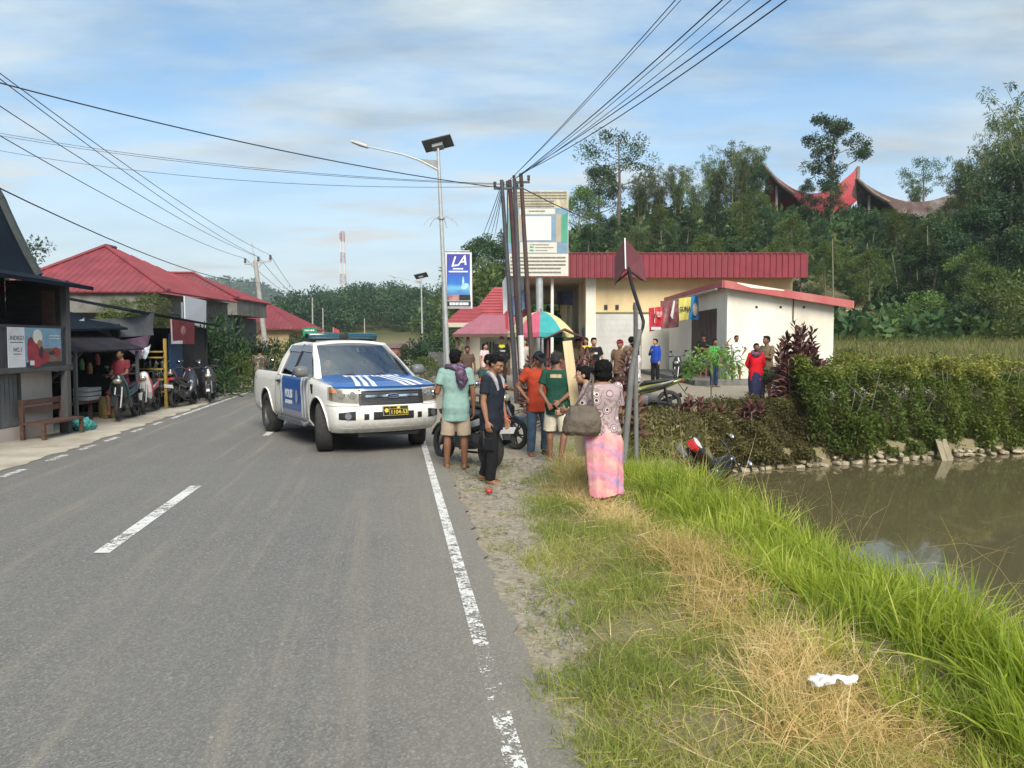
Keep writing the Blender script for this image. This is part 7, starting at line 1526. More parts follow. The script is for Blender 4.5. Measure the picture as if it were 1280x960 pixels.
mb = MB(); mb.bx(X0, 14.5, 38.6, 39.2, -.1, .42); mb.bx(X0 + .3, XW, 39.2, 60, -.1, .42); mb.build('step', CONC, yb, world=True)
for k, (px, y) in enumerate(((702, 46), (710, 43.5))): mb = MB(); mb.bx(wx(px, y) - .3, wx(px, y) + .28, y, y + .05, wz(381, y), wz(364, y)); o = mb.build('signboard', VINYL('bluesign', (.04, .06, .15), .5), None, label='dark blue hanging sign under the soffit, ' + ('farther of the two' if k == 0 else 'nearer of the two'), cat='signboard')
# ---- white shed
ws = thing('white_shed', 'cream white shed with a low sloping roof edged in faded red', 'shed', (9.7, 30, .3)); YS = 28.0; XL_, XR_ = wx(908, YS), wx(1041, YS); zL, zR = wz(359, YS), wz(379, YS)
mb = MB(); mb.prism([(XL_, YS, -.1), (XR_, YS, -.1), (XR_, YS, zR), (XL_, YS, zL)], (0, 10.2, 0)); mb.build('wall', WHITEW, ws, world=True)
a_, b_ = V((wx(904, YS - .4), YS - .4, wz(350, YS - .4))), V((wx(1066, YS - .4), YS - .4, wz(376, YS - .4)))
FRD = M('faded_red_fascia', (.40, .085, .085), .6, .15, 1.2, .1, 20, dirt=(.46, .20, .17))
mb = MB(); mb.prism([a_, b_, b_ - V((0, 0, .27)), a_ - V((0, 0, .27))], (0, .06, 0)); mb.prism([a_ + V((-.06, .062, 0)), a_ + V((-.06, 10.6, 0)), a_ + V((-.06, 10.6, -.27)), a_ + V((-.06, .062, -.27))], (.06, 0, 0)); mb.build('fascia', FRD, ws, world=True)
mb = MB(); c_, d_ = a_.lerp(b_, .10), a_.lerp(b_, .46); mb.prism([c_ + V((0, -.012, -.01)), d_ + V((0, -.012, -.01)), d_ + V((0, -.012, -.05)), c_.lerp(d_, .3) + V((0, -.012, -.13)), c_ + V((0, -.012, -.05))], (0, .01, 0)); mb.build('white_fascia_strip', WHITEW, ws, world=True)  # white strip of flashing along part of the fascia
mb = MB(); mb.prism([a_ + V((-.03, .065, -.02)), b_ + V((0, .065, -.02)), b_ + V((0, .065, -.10)), a_ + V((-.03, .065, -.10))], (0, 10.5, 0)); mb.build('roof', RED_ROOF, ws, world=True)
mb = MB()
for k in range(20): mb.bx(XL_ - .05, XL_ - .003, 29.4 + k * .2, 29.4 + k * .2 + (.10), .45, 3.05); mb.bx(XL_ - .028, XL_ - .003, 29.5 + k * .2, 29.6 + k * .2, .45, 3.05)
mb.build('shutter', BROWNSH, ws, world=True, ang=0)
mb = MB(); mb.beam((XL_ - .35, YS + .2, zL - .05), (XL_ - .35, YS + 10, zL - .05), .07, .07); mb.build('gutter', GREYM, ws, world=True)
for px in (944.5, 974.5, 1003.5): mb = MB(); mb.tube([(wx(px, YS), YS - .004, wz(384, YS)), (wx(px, YS), YS + .002, wz(384, YS))], .052, 8); mb.build('vent_hole', BLACKP, ws, world=True, ang=0)
mb = MB(); mb.tube([(wx(990, YS), YS - .03, wz(368, YS)), (wx(990, YS), YS - .03, wz(402, YS))], .022, 6); mb.build('pipe', DARKG, ws, world=True)
mb = MB(); mb.bx(6.3, XR_ + .1, 26.4, YS - .002, -.1, .44); mb.bx(6.3, XL_ - .002, YS, 38, -.1, .44); mb.build('step', CONC, ws, world=True)
bn1 = thing('banner', 'torn red vinyl banner slung in front of the shop wall', 'banner', at(833, 392, 33.5)); D = 33.5
def cloth_sheet(pts, amp, ph=0, nu=13, nv=7):
    P = [V(p) for p in pts]; mb = MB()
    def f(u, v, o=0): return P[0].lerp(P[1], u).lerp(P[3].lerp(P[2], u), v) + V((0, amp * math.sin(u * 8 + ph + v * 2) + amp * .6 * math.sin(v * 5 + u * 3) + o, 0))
    mb.rings([[f(i / (nu - 1), j / (nv - 1)) for i in range(nu)] + [f(i / (nu - 1), j / (nv - 1), .01) for i in range(nu - 1, -1, -1)] for j in range(nv)]); return mb
cloth_sheet([at(811, 385, D), at(828, 383, D), at(829, 409, D), at(812, 415, D)], .05).build('sheet', VINYL('redbanner', (.45, .03, .045), .2), bn1, world=True, ang=50)
cloth_sheet([at(826, 376, D + .1), at(850, 376, D + .1), at(848, 409, D + .1), at(827, 411, D + .1)], .08, 2).build('sheet', VINYL('redgrey', (.24, .09, .10), .6), bn1, world=True, ang=50)
mb = MB(); p = at(819.5, 410.5, D); mb.box(p + V((0, -.10, 0)), (.42, .012, .12)); mb.prism([at(838, 395, D - .15), at(842, 376, D - .15), at(844, 376, D - .15), at(841, 399, D - .15)], (0, .01, 0)); mb.build('white_patch', VINYL('white', (.56, .57, .60)), bn1, world=True, ang=0)
mb = MB(); r = random.Random(2)
for px0, px1, py, hh in ((817, 818, 391, .5), (817, 818.2, 398, .4), (820, 823.5, 392, .16), (824, 827, 392, .16), (821, 826, 395, .1)):
    p, q = at(px0, py, D), at(px1, py, D); mb.bx(p.x, q.x, D - .13, D - .125, p.z - hh / 2, p.z + hh / 2)
mb.build('lettering', VINYL('palered', (.62, .30, .27)), bn1, world=True, ang=0, fix=False)
D = 31.2; bn2 = thing('banner', 'yellow and blue vinyl banner hanging from the shed eave', 'banner', at(861, 386, D))
cloth_sheet([at(848.5, 373, D), at(864, 371, D), at(862, 399, D), at(849, 401, D)], .03).build('sheet', VINYL('yellowbanner', (.56, .50, .12), .15), bn2, world=True, ang=50)
cloth_sheet([at(863.4, 371, D), at(873, 369.5, D), at(873, 399.5, D), at(860.5, 399.5, D)], .03, 1).build('sheet', VINYL('bluebanner', (.03, .22, .48), .3), bn2, world=True, ang=50)
mb = MB(); text_into(mb, 'GUNA', .27, plane_M(at(856, 386.5, D) + V((0, -.07, 0)), (1, 0, .05), (0, 0, 1)), 0, .002, .03, sx=.58); mb.build('lettering', VINYL('blacktext', (.03, .03, .04)), bn2, world=True, ang=0, fix=False)
mb = MB(); c_ = at(868.5, 387, D) + V((0, -.07, 0)); mb.loft([(c_, V((.10, 0, 0)), V((0, 0, .26))), (c_ + V((0, .01, 0)), V((.10, 0, 0)), V((0, 0, .26)))], 14); mb.build('print', VINYL('palepic', (.55, .44, .34), .4), bn2, world=True)
# ---- curved roofs of the traditional houses on the hill
def tongkonan(label, pl_, pr_, D, mat_, sag, W=4.6, skew=.35, drop=3.2, nm='traditional_house'):
    a = at(pl_[0], pl_[1], D); b = at(pr_[0], pr_[1], D + 4); mid = (a + b) / 2; L = (b - a).length; t_ = thing(nm, label, 'house', (mid.x, mid.y, hz(mid.x, mid.y)))
    ax = V((b.x - a.x, b.y - a.y, 0)).normalized(); sd = V((-ax.y, ax.x, 0)); za = a.z; zb = b.z
    def R(t): return a.lerp(b, t) + V((0, 0, -sag * (1 - (2 * t - 1) ** 2) ** 1.15))
    def E(t, s): tt = .17 + .66 * t; q = a.lerp(b, tt); zz_ = min(za, zb) - sag - drop + 1.9 * abs(2 * t - 1) ** 2; return V((q.x, q.y, zz_)) + sd * (s * W / 2)
    for s in (-1, 1):
        mb = MB(); n_ = 25
        def f(u, v, s=s):
            p, q = R(u), E(u, s); c = p.lerp(q, v); return c + V((0, 0, -.35 * math.sin(PI * v)))
        vs = [[f(k / (n_ - 1), j / 6) for j in range(7)] for k in range(n_)]; mb.rings([r_ + [p - V((0, 0, .22)) for p in r_[::-1]] for r_ in vs]); mb.build('roof', mat_, t_, world=True, ang=50)
    for e in (0, 1):
        mb = MB(); p, q1, q2 = R(e), E(e, -1), E(e, 1); inn = R(.22 if e == 0 else .78) - V((0, 0, 1.2)); mb.add([p - V((0, 0, .3)), q1, q2, inn], [(0, 1, 3), (0, 3, 2), (1, 2, 3)]); mb.build('gable', M('tongkonan_gable', (.055, .04, .035), .85, .4, 2), t_, world=True, ang=0)
        for s in (-1, 1): mb = MB(); mb.tube([R(e), R(e).lerp(E(e, s), .5) - V((0, 0, .3)), E(e, s)], .2, 6); mb.build('barge_board', M('tongkonan_barge', (.17, .14, .11), .8, .3, 2), t_, world=True)
        g0 = R(.12 if e == 0 else .88); mb = MB(); mb.tube([(g0.x, g0.y, hz(g0.x, g0.y)), g0 - V((0, 0, 1.0))], .16, 8); mb.build('post', M('tongkonan_post', (.30, .27, .22), .8, .3, 2), t_, world=True)
    mb = MB(); c = a.lerp(b, .5); c1, c2 = a.lerp(b, .3), a.lerp(b, .7); zt2 = min(za, zb) - sag - drop + .4
    mb.prism([c1 - sd * 1.4 + V((0, 0, zt2 - c1.z)), c2 - sd * 1.4 + V((0, 0, zt2 - c2.z)), c2 + sd * 1.4 + V((0, 0, zt2 - c2.z)), c1 + sd * 1.4 + V((0, 0, zt2 - c1.z))], (0, 0, -(zt2 - t_.location.z) - .3)); mb.build('wall', M('carved_wall', (.12, .05, .035), .85, .4, 3), t_, world=True); return t_
RUSTR = M('rusty_roof', (.105, .062, .052), .7, .5, .9, .1, 20, dirt=(.36, .33, .31), stretch=(1, 1, .2)); RED2 = M('bright_red_roof', (.34, .035, .04), .5, .2, 1.2)
tongkonan('large upswept saddle roof in red above the hillside trees', (957, 209), (1073, 209), 88, RED2, 3.0, drop=2.2)
tongkonan('smaller dark saddle roof tucked against the left prow of the red one', (958, 236), (1020, 246), 92, RUSTR, 2.0, W=3.2, drop=2)
tongkonan('rusty brown saddle roof with white patches right of the lone tree', (1071, 223), (1200, 238), 86, RUSTR, 1.9, drop=2.4)
# ---- little houses far down the road
def small_house(label, px0, px1, D, ytop, yeave, wallm, roofm):
    X0_, X1_ = wx(px0, D), wx(px1, D); z0 = hz((X0_ + X1_) / 2, D); t_ = thing('small_house', label, 'house', ((X0_ + X1_) / 2, D, z0), group=None); ze, zt2 = wz(yeave, D) - z0, wz(ytop, D) - z0; w_ = (X1_ - X0_) / 2
    mb = MB(); mb.bx(-w_ * .9, w_ * .9, .2, 5, -.3, ze); mb.build('wall', wallm, t_); mb = MB(); mb.prism([(-w_, 0, ze), (w_, 0, ze), (w_, 2.6, zt2), (-w_, 2.6, zt2)], (0, 0, -.08)); mb.prism([(-w_, 5.4, ze), (w_, 5.4, ze), (w_, 2.6, zt2), (-w_, 2.6, zt2)], (0, 0, -.08)); mb.build('roof', roofm, t_)
    mb = MB(); mb.bx(-w_ * .3, w_ * .1, .15, .198, .1, ze * .7); mb.build('door', BRWOOD, t_)
small_house('little brick house far down the road behind the pickup', 470, 502, 78, 429, 434, M('brick_red', (.26, .09, .06), .9, .3, 6), M('brown_tin', (.16, .10, .085), .7, .3, 2)); small_house('small far house with a brown tin roof right of the brick one', 503, 524, 95, 426, 432, CREAMW, M('brown_tin', (.16, .10, .085), .7, .3, 2))
small_house('low white house with dark roof behind the thin far lamp post', 524, 549, 58, 425, 437, WHITEW, M('dark_tin', (.06, .055, .055), .7, .3, 2))
fe = thing('wooden_fence', 'grey board fence beside the street lamp base', 'fence', (wx(550, 40), 40, hz(wx(550, 40), 40)))
mb = MB()
for k in range(9): mb.box((-.55 + k * .135, RND.uniform(-.01, .01), .62 + RND.uniform(-.04, .04)), (.115, .025, 1.25))
mb.build('board', WOODGREY, fe); mb = MB(); mb.box((0, .03, .9), (1.2, .03, .07)); mb.box((0, .03, .35), (1.2, .03, .07)); mb.build('rail', WOODGREY, fe)
# ---------------------------------------------------------------- poles, lamps, signs, wires
def pole_px(name, label, cat, p0, p1, D, r0, r1, m, group=None, zb=None):
    """leaning pole through two picture points at one distance; returns thing, base and top"""
    a, b = at(*p0, D), at(*p1, D); d = (b - a).normalized(); zg = hz(a.x, D) - .1 if zb is None else zb; base = a + d * ((zg - a.z) / d.z)
    t = thing(name, label, cat, base, group=group); mb = MB(); mb.tube([base, base.lerp(b, .5), b], [r0, (r0 + r1) / 2, r1], 12); mb.build('pole', m, t, world=True); return t, base, b
def solar_lamp(label, D, base, top, arm, head, panel, rods=True):
    t, b0, tp = pole_px('solar_street_lamp', label, 'street lamp', base, top, D, .085, .05, GREYM)
    a0 = at(*arm, D); h0 = at(*head, D); m_ = a0.lerp(h0, .5) + V((0, 0, .12)); mb = MB(); mb.tube([a0, a0.lerp(h0, .25) + V((0, 0, .11)), m_, h0], [.035, .03, .026, .022], 8); mb.build('arm', GREYM, t, world=True)
    mb = MB(); q = a0.lerp(h0, .36) + V((0, 0, .13)); mb.prism([a0 + V((0, -.02, -.05)), a0 + V((-.01, -.02, .30)), q + V((0, -.02, -.02))], (0, .03, 0)); mb.build('bracket', M('bracket_grey', (.24, .25, .25), .6, .3, 14), t, world=True)
    mb = MB(); d = (h0 - a0).normalized(); mb.loft([(h0 - d * .05, V((0, .09, 0)), V((0, 0, .05))), (h0 + d * .2, V((0, .13, 0)), V((0, 0, .065))), (h0 + d * .48, V((0, .10, 0)), V((0, 0, .04)))], 14, sup=3); mb.build('lamp_head', M('lamp_head_grey', (.45, .46, .46), .4, .1, 8), t, world=True)
    w_, l_, R = panel; c = tp + V((0, 0, .14)); mb = MB(); mb.box(c, (w_, l_, .045), M=R); mb.box(c, (w_ + .03, l_ + .03, .03), M=R); pn = mb.build('solar_panel', M('panel_back', (.075, .08, .085), .5, .3, 10, dirt=(.16, .15, .14)), t, world=True); mb = MB(); mb.box(c - V((0, 0, .10)), (.34, .22, .12), M=R); mb.build('battery_box', M('bracket_grey', (.24, .25, .25)), t, world=True)
    if rods:
        c = b0.lerp(tp, rods); mb = MB(); mb.tube([c - V((0, 0, .03)), c + V((0, 0, .03))], .11, 12); mb.build('collar', GREYM, t, world=True)
        for k in range(6): a = k * PI / 3 + .3; e = V((math.cos(a), math.sin(a), 0)); mb = MB(); mb.tube([c + e * .08, c + e * .26 + V((0, 0, .03)), c + e * .42 + V((0, 0, -.05)), c + e * .55 + V((0, 0, -.22))], .008, 5); mb.build('ornament_rod', GREYM, t, world=True)
    return t
RP = Euler((math.radians(-27), math.radians(-12), -.1)).to_matrix()
solar_lamp('tall galvanised solar street lamp with long arm beside the crowd', 24.5, (559, 440), (547.5, 185), (549, 213), (458, 183), (.90, .50, RP), .725)
solar_lamp('smaller distant solar street lamp rising behind the pickup', 58, (528, 430), (526.5, 347), (526, 356), (494, 346), (.95, .6, RP), 0)
# vertical cigarette advert on its own pole
ad = thing('advert_sign', 'tall blue LA advert panel hung from a thin pole by the lamp', 'sign', V((wx(555, 24.9), 24.9, .28))); D = 24.9
mb = MB(); mb.tube([(wx(556.5, D), D + .15, .1), (wx(553.5, D), D + .15, wz(312, D))], .055, 10); mb.build('pole', GREYM, ad, world=True)
mb = MB(); mb.tube([at(552, 314, D), at(587, 314, D)], .025, 8); mb.tube([at(553, 384, D), at(589, 384, D)], .02, 8); mb.build('bracket', GREYM, ad, world=True)
c = [at(558, 317, D), at(588, 317, D), at(589, 384, D), at(559, 384, D)]
mb = MB(); mb.prism([p + V((dx, 0, dz)) for p, dx, dz in zip(c, (-.04, .04, .04, -.04), (.04, .04, -.04, -.04))], (0, .05, 0)); pn = mb.build('panel', VINYL('adframe', (.62, .62, .64), .05), ad, world=True)
n = N('advert_print'); s = n.new('ShaderNodeSeparateXYZ'); n.l(n.co(), s.inputs[0]); tt = n.math('ADD', n.math('MULTIPLY', s.outputs[2], 1 / 1.75), n.math('MULTIPLY', n.noise(3, 3, .6), .14))
z00 = (c[3].z - ad.location.z) / 1.75
n.set(Base_Color=n.ramp(n.math('SUBTRACT', tt, z00), [(.10, (.05, .10, .28)), (.22, (.10, .12, .40)), (.33, (.06, .22, .48)), (.42, (.16, .42, .60)), (.50, (.03, .16, .50)), (.75, (.035, .07, .38)), (1, (.05, .045, .28))]), Roughness=.35)
def inset(x0, x1, y0, y1, dy, m, name, par=ad):
    p = [at(x0, y0, D), at(x1, y0, D), at(x1, y1, D), at(x0, y1, D)]; mb = MB(); mb.prism([q + V((0, dy, 0)) for q in p], (0, .004, 0)); return mb.build(name, m, par, world=True, ang=0)
inset(558.6, 587.4, 317.5, 369, -.006, n.m, 'print'); inset(559, 574, 368.5, 375.5, -.010, VINYL('adpink', (.42, .20, .20), .6), 'print'); inset(574, 588, 368.5, 375.5, -.010, BLACKP, 'print'); inset(559, 588.5, 376.5, 383, -.012, BLACKP, 'caption_bar')
mb = MB(); text_into(mb, 'LA', .44, plane_M(at(572.5, 327, D) + V((0, -.012, 0)), (1, 0, .12), (0, 0, 1)), 0, .002, .012, shear=.45)
def scribble(mb, x0, x1, y, h, D, dy, seed=1, gap=.35):
    """rows of unreadable small print: broken bars the size of words"""
    r = random.Random(seed); x = x0
    while x < x1:
        w_ = r.uniform(.06, .20) * (x1 - x0) * .8; xe = min(x + w_, x1); p, q = at(x, y - h / 2, D), at(xe, y + h / 2, D)
        mb.bx(p.x, q.x, D + dy - .002, D + dy, q.z, p.z); x = xe + r.uniform(.3, .6) * gap * 4 / 3
for y, a, b in ((336, 566, 579), (339.5, 561, 585)): scribble(mb, a, b, y, 1.8, D, -.010, int(y))
scribble(mb, 562, 586, 379.8, 3.4, D, -.016, 5, .8); mb.build('lettering', VINYL('adwhite', (.72, .72, .74), .03), ad, world=True, ang=0, fix=False)
mb = MB(); p0 = at(581, 358, D) + V((0, -.012, 0)); mb.loft([(p0, V((.13, 0, .03)), V((0, 0, .10))), (p0 + V((0, .004, 0)), V((.13, 0, .03)), V((0, 0, .10)))], 14); p0 = at(579, 352, D) + V((0, -.016, 0)); mb.loft([(p0, V((.035, 0, 0)), V((0, 0, .17))), (p0 + V((0, .004, 0)), V((.035, 0, 0)), V((0, 0, .17)))], 10); mb.build('print', VINYL('adteal', (.35, .60, .62), .3), ad, world=True, ang=0)
# map billboard
D = 25.0; bb = thing('billboard', 'tall weathered public map board on a grey post behind the power poles', 'billboard', (wx(676, D), D, .28))
mb = MB(); mb.tube([(wx(676, D), D + .2, .1), (wx(674, D), D + .2, wz(330, D))], .12, 14); mb.build('post', GREYM, bb, world=True)
mb = MB(); mb.tube([(wx(668, D), D + .2, .1), (wx(668, D), D + .2, wz(437, D))], .0, 3) if False else None
def plate(x0, x1, y0, y1, dy, m, nm, th=.01):
    p = [at(x0, y0, D), at(x1, y0, D), at(x1, y1, D), at(x0, y1, D)]; mb = MB(); mb.prism([q + V((0, dy, 0)) for q in p], (0, th, 0)); return mb.build(nm, m, bb, world=True, ang=0)
BOARD = M('board_white', (.56, .54, .47), .6, .08, 3, dirt=(.44, .41, .33)); DIRTY = M('board_stained', (.50, .44, .31), .7, .25, 5, stretch=(2.5, 1, .35), dirt=(.14, .12, .085)); MAPB = M('map_blue', (.17, .27, .37), .6, .2, 3); MAPG = M('map_green', (.06, .30, .19), .6, .15, 3); MAPT = M('map_tan', (.36, .31, .23), .6, .15, 3)
plate(635, 710.5, 238, 345, 0, BOARD, 'panel', .08); plate(633.5, 635.2, 237.5, 345.5, -.01, BLACKP, 'frame', .1); plate(635.4, 710, 238.3, 260, -.006, DIRTY, 'header')
plate(635.4, 710, 260.3, 317, -.006, MAPB, 'map'); plate(636, 641, 267, 303, -.012, MAPG, 'map_strip'); plate(702, 709, 268, 303, -.012, MAPG, 'map_strip'); plate(646, 652, 268, 302, -.012, MAPT, 'map_strip'); plate(695, 701.5, 268, 303, -.012, MAPT, 'map_strip')
plate(649, 694, 260.8, 268, -.012, BOARD, 'map_label'); plate(656, 689, 270.5, 300.5, -.016, M('board_blank', (.60, .59, .57), .6, .04, 2), 'blank_sheet'); plate(650, 696, 303, 316, -.012, BOARD, 'legend'); plate(662, 667, 308, 310, -.018, MAPG, 'legend_swatch'); plate(662, 667, 312, 314, -.018, MAPG, 'legend_swatch')
mb = MB()
for k, y in enumerate((241, 244.5, 248, 251.5, 255, 258)): scribble(mb, 640 if k < 3 else 648, 708 if k < 3 else 693, y, 1.7, D, -.012, k + 20, .5)
scribble(mb, 661, 681, 264, 1.5, D, -.018, 40, .5); scribble(mb, 662, 686, 306, 1.0, D, -.018, 41, .5); scribble(mb, 669, 692, 309.5, .9, D, -.018, 42, .5); scribble(mb, 669, 684, 313, .9, D, -.018, 43, .5)
for k, y in enumerate((322, 326.5, 331, 335.5, 340.5)): scribble(mb, 638, 707 - 6 * (k > 2), y, 1.9, D, -.008, k + 50, .5)
mb.build('small_print', M('faded_ink', (.17, .16, .14), .8, .3, 20), bb, world=True, ang=0)
D = 26.2; sb = thing('signboard', 'pair of tilted white and blue notice panels below the map board', 'signboard', at(641, 372, 26.2)); mb = MB(); mb.prism([at(628, 352, D), at(634, 343, D), at(634, 388, D), at(629, 393, D)], (0, .08, 0)); mb.build('panel', VINYL('whiteboard', (.60, .62, .66)), sb, world=True)
mb = MB(); mb.prism([at(635, 350, D), at(655, 343, D), at(655, 362, D), at(635, 374, D)], (0, .05, 0)); mb.build('panel', VINYL('greyboard', (.42, .44, .46), .2), sb, world=True); mb = MB(); mb.prism([at(635, 375, D), at(655, 363, D), at(656, 386, D), at(636, 398, D)], (0, .05, 0)); mb.build('panel', VINYL('bluepic', (.13, .22, .38), .6), sb, world=True); mb = MB(); mb.prism([at(631, 392, D), at(635, 390, D), at(636, 412, D), at(632, 412, D)], (0, .05, 0)); mb.build('panel', VINYL('redstrip', (.40, .04, .05)), sb, world=True)
mb = MB(); mb.tube([at(640, 396, D) + V((0, .1, 0)), (wx(643, D), D + .1, .1)], .05, 8); mb.build('post', GREYM, sb, world=True)
# bundle of power poles
PG = M('pole_grey', (.062, .062, .068), .6, .3, 5); PMR = M('pole_maroon', (.085, .035, .04), .6, .3, 5); PBR = M('pole_brown', (.075, .05, .042), .7, .3, 5); tops = []
for i, (p0, p1, D, r, m, lb) in enumerate((((642, 440), (627, 225), 20.0, .068, PG, 'grey steel power pole, leftmost of the tight bundle of four'), ((650, 440), (637, 225), 20.6, .076, PMR, 'maroon steel power pole just right of the grey one'), ((652, 440), (643, 224), 19.6, .07, PG, 'dark power pole with white painted foot in the bundle of four'), ((664, 440), (651, 217), 20.2, .07, PBR, 'brown leaning power pole, rightmost of the bundle of four'))):
    t, b0, tp = pole_px('power_pole', lb, 'pole', p0, p1, D, r, r * .72, m, 'power poles in the roadside bundle'); tops.append(tp); d = (tp - b0).normalized()
    mb = MB(); c = tp - d * .22; mb.beam(c + V((-.22, 0, 0)), c + V((.22, 0, 0)), .05, .05); mb.build('cross_arm', PG, t, world=True)
    for s in (-1, 1): mb = MB(); q = c + V((s * .19, 0, .03)); mb.tube([q, q + V((0, 0, .05)), q + V((0, 0, .07)), q + V((0, 0, .14))], [.02, .045, .03, .045], 10); mb.build('insulator', DARKG, t, world=True)
    if i == 2: mb = MB(); a = b0 + d * 1.0; mb.tube([a, a + d * .85], r * 1.06, 12); mb.build('painted_band', M('pole_white', (.6, .6, .58), .7, .2, 8), t, world=True)
# bent sign at the pond
D = 10.6; cs = thing('bent_sign', 'maroon folded sign box on a bent black pole leaning over the bank', 'sign', V((at(776, 517, D).x, D, hz(at(776, 517, D).x, D) - .1)))
a, b, c, d, e = at(780, 298, D), at(768, 322, D + .25), at(768, 357, D + .25), at(781, 336, D), at(782, 299, D)
SIGN = M('sign_maroon', (.155, .04, .05), .5, .15, 5, dirt=(.10, .045, .045)); f_, g_ = at(803, 322, D + .35), at(808, 352, D + .35)
mb = MB(); mb.prism([a, d, c, b], (.012, .03, 0)); mb.build('panel', M('sign_maroon_dull', (.17, .065, .07), .6, .15, 5), cs, world=True); mb = MB(); mb.prism([e, f_, g_, at(783, 336, D)], (-.005, .03, 0)); mb.build('panel', SIGN, cs, world=True)
mb = MB(); mb.beam(at(781, 297.5, D), at(782, 336, D), .016, .02); mb.build('seam', VINYL('adwhite', (.72, .72, .74)), cs, world=True)
mb = MB(); mb.tube([at(785, 334, D + .05), at(791, 360, D + .1), at(800, 388, D + .1), at(804.5, 402, D + .1), at(804, 408, D + .1), at(800, 420, D + .1), at(799, 432, D + .1)], [.027, .026, .025, .022, .02, .018, .016], 10); mb.beam(at(771, 352, D + .2), at(786, 340, D + .05), .02, .02); mb.beam(at(786, 338, D + .05), at(803, 350, D + .3), .02, .02); mb.build('bent_pole', BLACKP, cs, world=True, ang=50)
mb = MB(); p = at(778, 525, D); mb.tube([(p.x, D, hz(p.x, D) - .2), at(790, 460, D), at(800, 412, D)], [.044, .041, .036], 10); mb.build('lower_pole', M('pole_weathered', (.155, .155, .15), .8, .3, 6, .2, 30), cs, world=True, ang=50)
t, b0, tp = pole_px('pole', 'upright grey post standing beside the leaning sign pole', 'pole', (795, 500), (794.5, 378), 10.9, .034, .032, M('pole_weathered', (.155, .155, .15)))
# utility pole on the left
D = 45; up_, b0, tp = pole_px('utility_pole', 'leaning concrete utility pole with a cross arm above the red roofs', 'pole', (331, 425), (319, 326), D, .17, .12, M('pole_concrete', (.33, .31, .29), .8, .2, 4))
mb = MB(); mb.tube([tp, at(315, 304, D)], .035, 8); mb.build('mast', GREYM, up_, world=True); ca, cb_ = at(306, 330, D), at(339, 326, D); mb = MB(); mb.beam(ca, cb_, .10, .10); mb.build('cross_arm', GREYM, up_, world=True)
mb = MB(); mb.beam(at(310, 330, D), at(320, 337, D), .04, .04); mb.beam(at(328, 328.5, D), at(320, 337, D), .04, .04); mb.build('brace', GREYM, up_, world=True)
INS = []
for px, py in ((306.5, 329), (323, 327), (338, 325)): mb = MB(); q = at(px, py, D); mb.tube([q, q + V((0, 0, .06)), q + V((0, 0, .12)), q + V((0, 0, .28))], [.03, .09, .06, .07], 10); mb.build('insulator', DARKG, up_, world=True); INS.append(q + V((0, 0, .28)))
for px, y0, y1, D, lb in ((391, 425, 372, 110, 'thin far utility pole over the pickup cab, left of the next one'), (404, 425, 385, 130, 'thin pale far pole right of the green road sign'), (456, 430, 398, 140, 'thin far pole in front of the wooded ridge')): pole_px('utility_pole', lb, 'pole', (px, y0), (px - .5, y1), D, .13, .09, M('pole_concrete', (.33, .31, .29)))
# radio mast
D = 300; tw = thing('radio_tower', 'slim red and white lattice radio tower above the wooded ridge', 'tower', (wx(430, D), D, 8)); z0, z1 = 8, wz(289, D)
for band in range(9):
    mb = MB(); za, zb = z0 + (z1 - z0) * band / 9, z0 + (z1 - z0) * (band + 1) / 9
    wv_ = lambda z: 2.9 - 1.95 * (z - z0) / (z1 - z0)
    for sx, sy in ((-1, -1), (1, -1), (1, 1), (-1, 1)): mb.beam((tw.location.x + sx * wv_(za) / 2, D + sy * wv_(za) / 2, za), (tw.location.x + sx * wv_(zb) / 2, D + sy * wv_(zb) / 2, zb), .2, .2)
    for k in range(3):
        zc, zd = za + (zb - za) * k / 3, za + (zb - za) * (k + 1) / 3
        for sy in (-1, 1):
            s = 1 if k % 2 else -1; mb.beam((tw.location.x - s * wv_(zc) / 2, D + sy * wv_(zc) / 2, zc), (tw.location.x + s * wv_(zd) / 2, D + sy * wv_(zd) / 2, zd), .11, .11); mb.beam((tw.location.x - wv_(zd) / 2, D + sy * wv_(zd) / 2, zd), (tw.location.x + wv_(zd) / 2, D + sy * wv_(zd) / 2, zd), .11, .11)
    mb.build('lattice_section', M('tower_red', (.33, .24, .23), .6, .1) if band % 2 == 0 else M('tower_white', (.6, .58, .57), .6, .1), tw, world=True, ang=0)
mb = MB()
for s in (-1, 1): mb.bx(tw.location.x + s * .8 - .3, tw.location.x + s * .8 + .3, D - .9, D - .5, z1 - 3.2, z1 - .6)
mb.build('antenna', M('tower_red', (.33, .24, .23)), tw, world=True)
